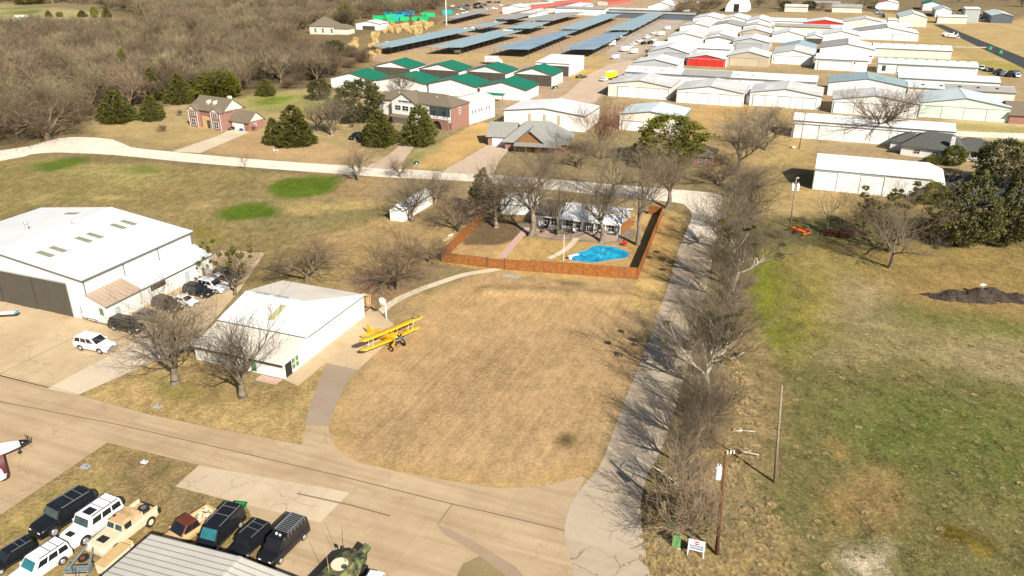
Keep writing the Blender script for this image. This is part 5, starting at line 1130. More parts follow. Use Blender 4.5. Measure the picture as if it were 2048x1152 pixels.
# quonset hut and arch roof
def arch_building(name,label,L,Rr,D,H,mroof,wall):
    a=G(*L); W=dotV(a,G(*Rr)); r=thing(name,label,'hangar',(a[0],a[1],0),-AZG,None)
    n=14; pts=[(W/2-W/2*math.cos(math.pi*k/n),H*math.sin(math.pi*k/n)) for k in range(n+1)]
    m=MB(); m.loft([[(x,0,z) for x,z in pts],[(x,D,z) for x,z in pts]],False); o=m.build('roof',MT[mroof],r)
    m=MB(); m.poly([(x,0.05,z) for x,z in pts]); m.poly([(x,D-.05,z) for x,z in pts][::-1]); m.build('wall',MT[wall],r)
    m=MB(); m.box(W*.38,W*.62,-.05,.02,0,H*.55); m.build('door',MT['black_matte'],r); return r
arch_building('quonset_hut','white round topped hut with a dark doorway at the top',(1450,23),(1493,25),30,11,'roof_whiteY','white_paint')
# ---- self storage: carports ----
def carport(lab,nl,nr,fr,fl,m,z=4.0,n=None,grp='storage carports'):
    P4=[G(*p,z) for p in (nl,nr,fr,fl)]
    ox,oy=P4[0][:2]; r=thing('carport',lab,'carport',(ox,oy,0),0,grp)
    W=math.dist(P4[0],P4[1]); Ln=math.dist(P4[1],P4[2]); ang=math.atan2(P4[2][1]-P4[1][1],P4[2][0]-P4[1][0])
    rel=[(p[0]-ox,p[1]-oy) for p in P4]
    q=MB(); a_,b_,c_,d_=[Vector((x,y,z)) for x,y in rel]; q.slab([tuple(a_),tuple(b_+Vector((0,0,.35))),tuple(c_+Vector((0,0,.35))),tuple(d_)],.18); o=q.build('roof',MT[m+'Y'],r)
    # stripes need local axes: rotate the roof frame
    n=n or max(3,int(Ln/7))
    for side,(p,q2) in enumerate(((a_,d_),(b_,c_))):
        for k in range(n+1):
            s=p.lerp(q2,k/n*.98+.01); c=(b_-a_)*(.03 if side==0 else -.03); s=s+c
            m2=MB(); m2.tube((s.x,s.y,0),(s.x,s.y,z+(.1 if side else -.15)),.12,.12,4,False); m2.build('post',MT['dark_steel'],r)
    bb=MB(); 
    for side,(p,q2) in enumerate(((a_,d_),(b_,c_))):
        c=(b_-a_)*(.03 if side==0 else -.03); bb.tube(tuple(p+c+Vector((0,0,-.32+side*.33))),tuple(q2+c+Vector((0,0,-.32+side*.33))),.13,.13,4)
    bb.build('beam',MT['dark_steel'],r)
    return r
CP=[('carport with a pale blue roof, nearest and farthest left',(742,90),(782,95.5),(950.6,60),(911,55.5),'roof_blue'),
 ('pale blue roofed carport, second of the near row',(858,94),(925,95.5),(1045,62),(987,61),'roof_blue'),
 ('carport with a patchy deep blue roof, third of the near row',(985,96.5),(1058,100),(1154.6,62),(1120,62),'roof_deepblue'),
 ('carport with a patchy blue roof at the right end of the near row',(1121.6,98),(1189,99.5),(1257,65),(1215.5,65),'roof_deepblue'),
 ('short pale blue carport, first of the second row',(939,52.5),(976,55),(1015,44.5),(985,43.5),'roof_blue'),
 ('pale blue carport, second of the second row',(1010,56),(1064,57.5),(1101,44.5),(1053,44.5),'roof_blue'),
 ('pale blue carport, third of the second row',(1116.5,57),(1159.7,60),(1243.5,28.5),(1205,27.5),'roof_blue'),
 ('pale blue carport at the right end of the second row',(1209,59.5),(1266,60.5),(1332,25.8),(1293,27),'roof_blue'),
 ('long grey roofed carport at the back left',(888,35.5),(915,37.5),(992,19.5),(960,18),'roof_grey'),
 ('grey roofed carport in the middle of the back row',(1033,39.5),(1106,42),(1170,24.5),(1121,24.5),'roof_grey'),
 ('grey roofed carport with a red stripe behind the first blue ones',(985,37),(1030,39),(1075,27),(1035,26),'roof_grey')]
for c in CP: carport(*c)
ST='long self storage buildings'
for lab,L,Rr,D,m,fw in [
 ('long storage building with red doors, nearest',(1029,21),(1110,14),10,'roof_dim','storage_red'),
 ('long storage building with red doors, second',(1100,12),(1180,4),10,'roof_dim','storage_red'),
 ('long storage building with red doors at the right',(1215,11),(1262,4),10,'roof_red','storage_red')]:
    a=G(*L);b=G(*Rr); W=math.dist(a,b); ang=math.atan2(b[1]-a[1],b[0]-a[0])
    metal_building('storage_building',lab,a[:2],ang,W,D,3.4,.6,'V',roof=m,fwall=fw,wall='cream_wall',oh=.2,group=ST,cat='storage building')
hb('long storage building with a pink red roof at the left top',(1020,27),(1060,27.5),45,3.2,.8,name='storage_building',cat='storage building',group=ST,roof='roof_red',roof2='roof_dim',fwall='cream_wall')
hb('storage building with a red and white striped roof in the top middle',(1090,16),(1150,16.5),60,3.2,.8,name='storage_building',cat='storage building',group=ST,roof='roof_red',roof2='roof_white',fwall='cream_wall')
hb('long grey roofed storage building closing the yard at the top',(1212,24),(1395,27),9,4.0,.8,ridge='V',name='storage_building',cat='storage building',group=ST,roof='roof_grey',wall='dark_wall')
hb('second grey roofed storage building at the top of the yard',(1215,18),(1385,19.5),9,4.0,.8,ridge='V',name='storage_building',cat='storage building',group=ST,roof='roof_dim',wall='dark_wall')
hb('white storage building with a flat face at the top of the yard',(1110,16),(1206,20),12,4.6,.6,ridge='M',name='storage_building',cat='storage building',group=ST,roof='roof_grey',fwall='white_paint')
hb('white vaulted storage building at the top',(1296,12),(1350,12.6),30,5.4,3.4,name='storage_building',cat='storage building',group=ST)
hb('white warehouse at the top left of the yard',(1005,14),(1045,15),20,5,1.5,name='storage_building',cat='storage building',group=ST)
# farmhouse and garage in the wood edge
hb('white garage with a dark opening beside the golden reeds',(711,46),(753,49),12,4.0,1.5,name='garage',cat='garage',group=None,door='door_brown',doorx=(.3,.8),ndoor=1,doorh=.6)
hb('small white shed in the far clearing at the upper left',(24,35),(37,35),9,3.2,1.2,name='shed',cat='shed',group=None)
hb('white sunlit roof glimpsed between the trees of the wood',(426,137),(446,139),8,3.2,2.4,ridge='V',name='shed',cat='shed',group=None)
# white garden shed
L=G(780.5,440.5);Rr=G(803,443); ang=math.atan2(Rr[1]-L[1],Rr[0]-L[0]); bk=G(846.5,408)
sh=metal_building('garden_shed','narrow white garden shed alone in the left meadow',L[:2],-AZG-.02,3.1,13.2,2.5,.85,'U',roof='roof_white',wall='white_wall',oh=.12,cat='shed',trim='trim_grey')
m=MB(); m.box(.85,2.2,-.05,-.02,.05,2.0); m.build('door',MT['white_paint'],sh)
# ---------------- houses ----------------
def block(r,x0,x1,y0,y1,H,rise,ridge='X',wall='white_paint',roof='shingle_brown',gable=None,hip=(0,0),oh=.45,z0=0,low=None,ends=True):
    """wing of a house; ridge 'X' or 'Y' with optional hipped ends"""
    m=MB()
    def quadwall(p,q):
        if low: m.mat(1).poly([(p[0],p[1],z0),(q[0],q[1],z0),(q[0],q[1],low),(p[0],p[1],low)]); m.mat(0).poly([(p[0],p[1],low),(q[0],q[1],low),(q[0],q[1],H),(p[0],p[1],H)])
        else: m.mat(0).poly([(p[0],p[1],z0),(q[0],q[1],z0),(q[0],q[1],H),(p[0],p[1],H)])
    c=[(x0,y0),(x1,y0),(x1,y1),(x0,y1)]
    for k in range(4): quadwall(c[k],c[(k+1)%4])
    xm=(x0+x1)/2; ym=(y0+y1)/2; m.mat(2)
    if ridge=='X':
        if hip[0]==0: m.poly([(x0,y1,H),(x0,y0,H),(x0,ym,H+rise)])
        if hip[1]==0: m.poly([(x1,y0,H),(x1,y1,H),(x1,ym,H+rise)])
    else:
        if hip[0]==0: m.poly([(x0,y0,H),(x1,y0,H),(xm,y0,H+rise)])
        if hip[1]==0: m.poly([(x1,y1,H),(x0,y1,H),(xm,y1,H+rise)])
    m.build('wall',[MT[wall],MT['red_brick'],MT[gable or wall]],r)
    half=(y1-y0)/2 if ridge=='X' else (x1-x0)/2; s=rise/half; e=.10; a=H-s*oh+e; t=H+rise+e; q=MB(); T=.16
    X0,X1,Y0,Y1=x0-oh,x1+oh,y0-oh,y1+oh
    if ridge=='X':
        a0=x0-oh if hip[0]==0 else x0+hip[0]; a1=x1+oh if hip[1]==0 else x1-hip[1]
        q.slab([(X0,Y0,a),(X1,Y0,a),(a1,ym,t),(a0,ym,t)],T); q.slab([(X1,Y1,a),(X0,Y1,a),(a0,ym,t),(a1,ym,t)],T)
        if hip[0]: q.slab([(X0,Y1,a),(X0,Y0,a),(a0,ym,t)],T)
        if hip[1]: q.slab([(X1,Y0,a),(X1,Y1,a),(a1,ym,t)],T)
    else:
        a0=y0-oh if hip[0]==0 else y0+hip[0]; a1=y1+oh if hip[1]==0 else y1-hip[1]
        q.slab([(X0,Y1,a),(X0,Y0,a),(xm,a0,t),(xm,a1,t)],T); q.slab([(X1,Y0,a),(X1,Y1,a),(xm,a1,t),(xm,a0,t)],T)
        if hip[0]: q.slab([(X0,Y0,a),(X1,Y0,a),(xm,a0,t)],T)
        if hip[1]: q.slab([(X1,Y1,a),(X0,Y1,a),(xm,a1,t)],T)
    return q.build('roof',MT[roof],r)
def win(r,face,u,y,z,w_,h_,mat_='glass_window',frame='white_paint',name='window'):
    """face F: at plane y, centred x=u ; face R: at plane x=y, centred y=u"""
    m=MB(); t=.10
    def bx(mb,a,b,c,d,p,q):
        if face=='F': mb.box(a,b,y-q,y-p,c,d)
        else: mb.box(y+p,y+q,a,b,c,d)
    bx(m,u-w_/2,u+w_/2,z-h_/2,z+h_/2,.01,.05); o=m.build(name,MT[mat_],r)
    f=MB(); 
    bx(f,u-w_/2-t,u+w_/2+t,z+h_/2,z+h_/2+t,.01,.09); bx(f,u-w_/2-t,u+w_/2+t,z-h_/2-t,z-h_/2,.01,.09)
    bx(f,u-w_/2-t,u-w_/2,z-h_/2,z+h_/2,.01,.09); bx(f,u+w_/2,u+w_/2+t,z-h_/2,z+h_/2,.01,.09); bx(f,u-.035,u+.035,z-h_/2,z+h_/2,.05,.08)
    if h_>.9: bx(f,u-w_/2,u+w_/2,z-.035,z+.035,.051,.078)
    f.build('frame',MT[frame],o); return o
def hroot(name,label,L,Rr,cat='house',rz=None):
    a=G(*L);b=G(*Rr); ang=math.atan2(b[1]-a[1],b[0]-a[0]) if rz is None else rz
    return thing(name,label,cat,(a[0],a[1],0),ang),math.dist(a,b)
# brick house
r,W=hroot('brick_house','two storey red brick house with brown shingles, two dormers and a side garage',(388.6,251),(450,260.6))
block(r,0,W,0,8.6,5.7,3.2,'X',wall='red_brick',gable='cream_paint')
for x0,x1 in ((-.3,3.6),(W-4.1,W-.05)):
    block(r,x0,x1,-1.2,3.2,5.5,1.3,'Y',wall='red_brick',gable='cream_paint',oh=.3)
    win(r,'F',(x0+x1)/2,-1.2,4.5,1.7,1.3); win(r,'F',(x0+x1)/2,-1.2,1.6,1.9,1.9)
    m=MB(); m.box(x0-.05,x0+.12,-1.28,-1.2,0,5.4); m.box(x1-.12,x1+.05,-1.28,-1.2,0,5.4); m.build('corner_board',MT['white_paint'],r)
m=MB(); m.box(4.6,W-4.9,-.35,-.02,0,3.6); m.build('door_surround',MT['plywood'],r)
m=MB(); m.box(W/2-.2,W/2+1.1,-.42,-.36,.1,2.5); m.build('door',MT['glass_window'],r)
for x in (W*.42,W*.62):
    d=MB(); d.box(x-.45,x+.45,1.6,3.3,6.2,7.6); d.slab([(x-.65,1.4,7.4),(x,1.4,8.2),(x,3.8,8.2),(x-.65,3.8,7.4)],.1); d.slab([(x,1.4,8.2),(x+.65,1.4,7.4),(x+.65,3.8,7.4),(x,3.8,8.2)],.1); o=d.build('dormer',MT['cream_paint'],r); win(o,'F',x,1.6,6.95,.5,.8)
m=MB(); m.box(W*.78,W*.86,5.2,6.2,7.2,9.4); m.build('chimney',MT['cream_paint'],r)
block(r,W,W+8.3,2.2,8.6,3.0,2.6,'X',wall='red_brick',gable='cream_paint')
m=MB(); m.box(W+1.2,W+6.2,2.12,2.18,.05,2.4); m.build('garage_door',MT['white_paint'],r)
win(r,'R',2.8,W,1.8,.6,1.6); win(r,'R',6.6,W,5.0,.8,1.2); win(r,'R',4.8,W+8.3,1.8,.8,.7)
# white and brick two storey house
r,W=hroot('white_house','two storey white and brick house with a balcony and an arched brick porch',(755,239.5),(903.6,260.5))
W=W
block(r,0,W,0,9.5,7.3,2.4,'X',wall='white_paint',hip=(5.0,5.0),low=2.2)
block(r,W*.26,W*.58,-1.6,5,7.3,2.7,'Y',wall='white_paint',oh=.4)
for x,w_ in ((W*.345,2.2),(W*.445,2.4),(W*.545,2.2)): win(r,'F',x,-1.6,5.3,w_,1.4,'glass_dark')
for x,w_ in ((W*.38,1.2),(W*.445,2.2),(W*.51,1.2)): win(r,'F',x,-1.6,7.45,w_,.55,'glass_dark')
m=MB(); m.slab([(W*.26,-3.4,2.7),(W*.56,-3.4,2.7),(W*.56,-1.5,3.3),(W*.26,-1.5,3.3)],.15); m.build('porch_roof',MT['shingle_brown'],r)
for x in (W*.30,W*.43):
    m=MB(); m.box(x,x+2.9,-1.72,-1.62,.05,2.4); m.build('garage_door',MT['white_paint'],r)
win(r,'F',2.6,0,5.6,.8,1.9,'glass_dark')
bx0,bx1=W*.72,W-.5
m=MB(); m.box(bx0,bx1,-.06,-.02,3.9,6.6); m.build('balcony_recess',MT['glass_window'],r)
m=MB(); m.box(bx0-.2,bx1+.2,-1.5,-.08,3.3,3.55); m.build('balcony_floor',MT['white_paint'],r)
m=MB(); m.box(bx0-.2,bx1+.2,-1.5,-1.42,4.5,4.6); 
for k in range(14): x=bx0+(bx1-bx0)*k/13; m.box(x-.03,x+.03,-1.49,-1.43,3.55,4.5)
m.build('railing',MT['dark_steel'],r)
m=MB()
for x in (bx0,(bx0+bx1)/2,bx1-.1): m.box(x,x+.2,-1.45,-1.25,3.5,7.2)
m.build('balcony_post',MT['trim_brown'],r)
m=MB() # brick porch with an arch
n=10; cx_=(bx0+bx1)/2-.2; rr=1.7; arc=[(cx_-rr*math.cos(math.pi*k/n),1.0+rr*math.sin(math.pi*k/n)*1.0) for k in range(n+1)]
prof=[(bx0-.2,0)]+[(cx_-rr,0)]+arc+[(cx_+rr,0),(bx1+.2,0),(bx1+.2,3.3),(bx0-.2,3.3)]
m.loft([[(x,-1.5,z) for x,z in prof],[(x,-1.15,z) for x,z in prof]]); recalc(m.build('porch',MT['red_brick'],r))
m=MB(); m.box(cx_-1.3,cx_+1.3,-.07,-.02,.05,2.6); m.build('door',MT['glass_window'],r)
m=MB(); m.box(W-.12,W+.06,-.05,9.5,0,7.2); m.build('brick_side',MT['red_brick'],r)
win(r,'R',4.5,W+.06,5.4,.9,1.9)
block(r,W-9.5,W+.2,9.6,24.5,6.6,1.2,'Y',wall='white_paint',roof='roof_dimX',oh=.15)
for u in (11.2,12.9,15.0,16.6,19.4,21.0): win(r,'R',u,W+.2,3.7,.9,1.1,'glass_dark')
for x,y in ((W*.25,3),(W*.5,4.0),(W*.75,3.0),(W-4,17)):
    m=MB(); m.tube((x,y,7.4),(x,y,9.3 if y<10 else 8.3),.12,.12,6); m.build('roof_vent',MT['white_paint'],r)
# grey shingled house
r,W=hroot('shingled_house','single storey house with a steep grey shingled roof and a wood clad front gable',(1012,298.5),(1128,305),rz=-.20)
block(r,-.3,W+.5,0,11.5,2.9,4.2,'X',wall='red_brick',roof='shingle_grey',hip=(5.5,5.5),oh=.9)
block(r,3.8,10.6,-2.2,4.5,3.4,2.7,'Y',wall='gable_wood',roof='shingle_grey',gable='gable_wood',oh=.7)
block(r,-6.0,1.5,3.5,12.5,3.0,2.9,'X',wall='red_brick',roof='shingle_grey',hip=(0,0),oh=.6)
m=MB(); m.box(-4.8,-1.0,3.38,3.46,.05,2.3); m.build('garage_door',MT['white_paint'],r)
m=MB(); m.slab([(3.0,-4.6,2.3),(W-.5,-4.6,2.3),(W-.5,-.5,3.0),(3.0,-.5,3.0)],.15); m.build('porch_roof',MT['shingle_grey'],r)
for x in (3.3,6.5,10,13,W-1):
    m=MB(); m.box(x-.1,x+.1,-4.4,-4.2,0,2.3); m.build('porch_post',MT['trim_brown'],r)
win(r,'F',13,0,1.5,1.6,1.3)
# small brick house in shade behind the live oak
r,W=hroot('brick_cottage','low red brick house with a white window half hidden behind the live oak',(1373,328),(1422,333))
block(r,0,W,0,8,2.7,1.9,'X',wall='red_brick',roof='shingle_brown',hip=(3,3),oh=.5); win(r,'F',W*.62,0,1.5,1.7,1.2); win(r,'F',W*.25,0,1.5,.9,1.2)
# dark grey house right
r,W=hroot('grey_roofed_house','long low white house with a dark grey hipped roof and a white chimney',(1800,309),(1960,330))
block(r,0,W*.78,0,11,2.9,3.1,'X',wall='white_paint',roof='shingle_dark',hip=(5,4),oh=.6)
block(r,-3.5,4.5,4,11,2.8,2.2,'Y',wall='white_paint',roof='shingle_dark',hip=(3,3),oh=.5)
block(r,W*.6,W*1.12,3,12,2.8,2.5,'X',wall='white_paint',roof='shingle_dark',hip=(3,4),oh=.5)
m=MB(); m.box(11.5,12.4,.6,1.6,2.9,6.2); m.build('chimney',MT['white_paint'],r)
for x in (4,8.5,15): win(r,'F',x,0,1.4,1.4,1.0,'glass_dark')
r,W=hroot('brown_roofed_house','brick house with a brown roof cut by the right edge of the photo',(2016,247),(2110,252))
block(r,0,W,0,14,3.0,3.0,'X',wall='red_brick',roof='shingle_brown',hip=(0,3),oh=.6)
r,W=hroot('cream_farmhouse','cream farmhouse with a brown hipped roof in the far wood',(620,68),(694,70))
block(r,0,W*.62,0,14,5,5.0,'X',wall='cream_paint',roof='shingle_brown',hip=(7,7),oh=.5); block(r,W*.6,W,2,12,3.6,2.2,'X',wall='cream_paint',roof='shingle_brown',hip=(0,3),oh=.5)
for x in (4,9,15): win(r,'F',x,0,2.3,1.4,2.6)
# ranch house in the fenced yard
a=G(1071,450);b=G(1238,470.5)
r,W=hroot('ranch_house','long ranch house with a white metal roof and a glazed garden side behind the pool',(1071,450),(1238,470.5))
D_=9.6; H_=2.55; rs=1.35
m=MB(); m.poly([(0,0,0),(W,0,0),(W,0,H_),(0,0,H_)]); m.poly([(W,0,0),(W,D_,0),(W,D_,H_),(W,D_/2,H_+rs),(W,0,H_)]); m.poly([(W,D_,0),(0,D_,0),(0,D_,H_),(W,D_,H_)]); m.poly([(0,D_,0),(0,0,0),(0,0,H_),(0,D_/2,H_+rs),(0,D_,H_)]); m.build('wall',MT['grey_wall'],r)
s=rs/(D_/2); zz=H_-s*.8+.1; xk=W*.27
m=MB(); m.slab([(xk,-.8,zz),(W+.5,-.8,zz),(W+.5,D_/2,H_+rs+.1),(xk,D_/2,H_+rs+.1)],.15); m.slab([(xk,D_/2,H_+rs+.1),(W+.5,D_/2,H_+rs+.1),(W+.5,D_+.6,H_-s*.6+.1),(xk,D_+.6,H_-s*.6+.1)],.15); m.build('roof',MT['ranch_roof'],r)
m=MB(); m.slab([(-.6,-.8,zz+.02),(xk-.02,-.8,zz+.02),(xk-.02,D_/2,H_+rs+.12),(-.6,D_/2,H_+rs+.12)],.15); m.slab([(-.6,D_/2,H_+rs+.12),(xk-.02,D_/2,H_+rs+.12),(xk-.02,D_+.6,H_-s*.6+.12),(-.6,D_+.6,H_-s*.6+.12)],.15); m.build('roof_section',MT['shingle_brown'],r)
m=MB(); m.box(-.6,W+.5,-.9,-.8,zz-.22,zz-.02); m.build('eave_trim',MT['white_paint'],r)
m=MB(); m.box(.05,1.6,-.10,-.02,.02,2.35); m.build('wall_panel',MT['white_paint'],r)
for x,w_,z,h_ in ((2.5,1.2,1.25,1.7),(4.0,1.2,1.25,1.7),(7.3,1.6,1.35,1.4),(9.2,1.0,1.3,1.6),(10.9,.9,1.1,2.0),(11.9,.9,1.1,2.0),(13.9,1.3,1.35,1.3),(16.0,1.2,1.3,1.5),(17.3,.9,1.15,2.0)):
    if x<W-.4: win(r,'F',x,0,z,w_,h_,'glass_dark')
for x in (.2,6.0,10.2,12.7,15.0,W-.2):
    m=MB(); m.box(x-.08,x+.08,-.75,-.6,0,zz-.1); m.build('post',MT['white_paint'],r)
r2=r
# white wing left of the ranch house
wg=G(1003,428); t_=thing('garage','low white flat roofed garage at the left end of the ranch house','garage',(wg[0],wg[1],0),-.17)
m=MB(); m.box(0,7.2,0,6.2,0,2.4); m.build('wall',MT['white_paint'],t_)
m=MB(); m.slab([(-.3,-.4,2.5),(7.5,-.4,2.5),(7.5,6.6,2.9),(-.3,6.6,2.9)],.14); m.build('roof',MT['roof_whiteX'],t_)
m=MB(); m.box(2.6,5.6,-.06,-.01,.05,2.1); m.build('garage_door',MT['door_white'],t_)
# ---------------- fence ----------------
def fence_run(name,label,A,B,h,gates=None,inner=False,steps=None):
    ax_,ay_=A;bx_,by_=B; L=math.dist(A,B); ang=math.atan2(by_-ay_,bx_-ax_); r=thing(name,label,'fence',(ax_,ay_,0),ang,'wooden fence around the yard')
    n=max(1,round(L/2.45)); rg_=random.Random(int(L*10))
    for k in range(n):
        x0=L*k/n; x1=L*(k+1)/n; hh=h+(steps(x0/L) if steps else 0)+rg_.uniform(-.015,.015)
        m=MB(); m.box(x0+.02,x1-.02,-.03,.03,.04,hh); m.build('fence_panel',MT['cedar_fence'],r)
        m=MB(); m.box(x0-.06,x0+.06,.031,.16,0,hh-.1); m.build('post',MT['cedar_post'],r)
    m=MB(); 
    for z in (.5,1.3): m.box(0,L,.032,.09,z,z+.09)
    m.build('rail',MT['cedar_post'],r); return r
fl=G(883,524)[:2]; ga=G(974,535)[:2]; gb=G(1009.5,539)[:2]; frr=G(1275,559)[:2]; bkr=G(1325,432)[:2]; bkl=G(965,440)[:2]
fence_run('wooden_fence','front left run of the orange brown board fence, left of the gate',fl,ga,1.95)
g_=thing('wooden_gate','double board gate in the front run of the orange brown fence','gate',(ga[0],ga[1],0),math.atan2(gb[1]-ga[1],gb[0]-ga[0])); Lg=math.dist(ga,gb)
for k in (0,1):
    m=MB(); m.box(.12+k*(Lg/2-.1),Lg/2-.02+k*(Lg/2-.1),-.05,.01,.1,1.88); m.build('gate_leaf',MT['cedar_fence'],g_)
for x in (0.04,Lg-.04):
    m=MB(); m.box(x-.09,x+.09,-.08,.1,0,2.1); m.build('gate_post',MT['trim_brown'],g_)
fence_run('wooden_fence','long front run of the orange brown board fence, right of the gate',gb,frr,2.05,steps=lambda f:0.0 if f<.19 else .16)
fence_run('wooden_fence','right run of the board fence along the lane, dark on its inner side',frr,bkr,2.2)
fence_run('wooden_fence','left run of the board fence with its rails facing the meadow',bkl,fl,1.95)
br2=G(1296,428)[:2]; fence_run('wooden_fence','short back run of the board fence at the far right corner',bkr,br2,2.0)
q1=G(1241,462)[:2];q2=G(1262,452)[:2];q3=G(1285,421)[:2]
fence_run('wooden_fence','short screen of boards at the right end of the ranch house',G(1243,466)[:2],G(1268,450)[:2],2.0)
# ---------------- pool ----------------
ppx=[(1139,516),(1147,508),(1162,503),(1175,500),(1186,493),(1203,491),(1222,493),(1240,498),(1256,506),(1257,512),(1248,517),(1228,519),(1213,521),(1200,524),(1180,525),(1160,523),(1145,521)]
pw=catmull([G(*p)[:2] for p in ppx],4); c0=(sum(p[0] for p in pw)/len(pw),sum(p[1] for p in pw)/len(pw))
def ring(s): 
    out=[]
    for p in pw:
        d=Vector((p[0]-c0[0],p[1]-c0[1])); L_=d.length; d=d*((L_+s)/L_); out.append((d.x,d.y))
    return out
pl=thing('swimming_pool','curved turquoise swimming pool with a pale coping in the fenced yard','pool',(c0[0],c0[1],0),0)
def water():
    m=bpy.data.materials.new('pool_water'); m.use_nodes=True; b=m.node_tree.nodes['Principled BSDF']; N=m.node_tree.nodes;L=m.node_tree.links
    b.inputs['Base Color'].default_value=(0.01,0.30,0.50,1); b.inputs['Roughness'].default_value=.06; b.inputs['Specular IOR Level'].default_value=.5
    tc=N.new('ShaderNodeTexCoord'); n=N.new('ShaderNodeTexNoise'); n.inputs['Scale'].default_value=.5; L.new(tc.outputs['Object'],n.inputs[0]); r=N.new('ShaderNodeValToRGB'); r.color_ramp.elements[0].position=.35; r.color_ramp.elements[1].position=.65; r.color_ramp.elements[0].color=(0.003,0.17,0.36,1); r.color_ramp.elements[1].color=(0.01,0.40,0.58,1); L.new(n.outputs[0],r.inputs[0]); L.new(r.outputs[0],b.inputs['Base Color'])
    n2=N.new('ShaderNodeTexNoise'); n2.inputs['Scale'].default_value=3; L.new(tc.outputs['Object'],n2.inputs[0]); bp=N.new('ShaderNodeBump'); bp.inputs['Strength'].default_value=.08; L.new(n2.outputs[0],bp.inputs['Height']); L.new(bp.outputs[0],b.inputs['Normal']); MT['water']=m
water()
mat('pool_disc',(0.10,0.50,0.62),.3)
m=MB(); a=ring(.38); bq=ring(.0); n=len(a)
m.add([(x,y,.07) for x,y in a]+[(x,y,.07) for x,y in bq]+[(x,y,.0) for x,y in a]+[(x,y,.0) for x,y in bq],[(i,(i+1)%n,(i+1)%n+n,i+n) for i in range(n)]+[(i,i+2*n,(i+1)%n+2*n,(i+1)%n) for i in range(n)]+[(i+n,(i+1)%n+n,(i+1)%n+3*n,i+3*n) for i in range(n)]); m.build('coping',MT['patio_stone'],pl)
m=MB(); m.poly([(x,y,.03) for x,y in ring(.01)]); m.build('water',MT['water'],pl)
dbp=G(1138,518.5); dbe=G(1156,514); ang=math.atan2(dbe[1]-dbp[1],dbe[0]-dbp[0])
for q in [(1168,510),(1197,509),(1207,499),(1216,508)]:
    gx_=G(*q); m=MB(); m.tube((gx_[0]-c0[0],gx_[1]-c0[1],.031),(gx_[0]-c0[0],gx_[1]-c0[1],.05),.27,.24,12); m.build('floating_disc',MT['pool_disc'],pl)
d=thing('diving_board','white diving board over the left end of the swimming pool','diving board',(dbp[0],dbp[1],0),ang)
m=MB(); m.box(-.2,2.2,-.3,.3,.52,.6); m.build('board',MT['white_gloss'],d); m=MB(); m.box(-.1,.5,-.25,.25,0.02,.52); m.build('stand',MT['white_paint'],d)
fp=G(1127,521); f_=thing('flagpole','thin white flagpole behind the front run of the board fence','flagpole',(fp[0],fp[1],0)); m=MB(); m.tube((0,0,0),(0,0,4.9),.06,.045,8); m.build('pole',MT['white_gloss'],f_); m=MB(); m.tube((0,0,4.9),(0,0,5.02),.08,.05,8); m.build('finial',MT['white_gloss'],f_)
# patio furniture
def chair(x,y,rz,lab,mt):
    r=thing('patio_chair',lab,'chair',(x,y,0.02),rz,'patio chairs'); m=MB(); m.box(-.28,.28,-.28,.28,.38,.45); m.build('seat',MT[mt],r); m=MB(); m.slab([(-.28,.26,.45),(.28,.26,.45),(.28,.42,1.0),(-.28,.42,1.0)],.05); m.build('backrest',MT[mt],r)
    for a_,b_ in ((-.25,-.25),(.25,-.25),(-.25,.25),(.25,.25)):
        m=MB(); m.tube((a_,b_,0),(a_,b_,.4),.03,.03,5); m.build('leg',MT['dark_steel'],r)
for px,mt,lab in [((1085,460),'black_matte','dark patio chair by the left windows of the ranch house'),((1095,457),'black_matte','dark patio chair close to the left window'),((1140,466),'brown_paint','brown patio chair under the middle windows'),((1150,467),'white_paint','white patio chair under the middle windows'),((1245,491),'red_paint','red lawn chair near the right end of the pool'),((1251,492),'red_paint','second red lawn chair near the trunk by the pool'),((1083,466),'brown_paint','brown fire pit chair at the left end of the patio'),((1190,472),'brown_paint','brown patio chair right of the glass doors')]:
    p=G(*px); chair(p[0],p[1],rt.uniform(0,6.28),lab,mt)
pb=G(1112,468); r=thing('patio_table','dark round patio table under the trees','table',(pb[0],pb[1],0.02)); m=MB(); m.tube((0,0,.70),(0,0,.75),.7,.7,16); m.build('tabletop',MT['black_matte'],r); m=MB(); m.tube((0,0,0),(0,0,.7),.06,.06,8); m.build('leg',MT['dark_steel'],r)
# flowerbed boulders beside patio
rq=random.Random(4)
def boulder(x,y,s,lab,mt='patio_stone',grp=None):
    m=MB(); n=7; rings=[]
    for k,(z,f) in enumerate(((0,.95),(.35,1.0),(.65,.75),(.8,.3))): rings.append([(math.cos(6.283*i/n)*s*f*rq.uniform(.85,1.1),math.sin(6.283*i/n)*s*f*rq.uniform(.85,1.1),z*s) for i in range(n)])
    m.loft(rings); o=m.build('boulder',MT[mt],None,True); o.location=(x,y,-.02); tag(o,lab,'boulder',grp)
for px in [(1072,462),(1077,465),(1091,464),(1100,461),(1083,459)]:
    p=G(*px); boulder(p[0],p[1],rq.uniform(.3,.5),'low pinkish boulder edging the left end of the ranch house patio',grp='boulders edging the patio')
for px in [(897,481),(903,478),(907,473),(911,470)]:
    p=G(*px); boulder(p[0]-.8,p[1],rq.uniform(.35,.6),'pale boulder piled outside the left run of the board fence','light_concrete','boulders outside the fence')
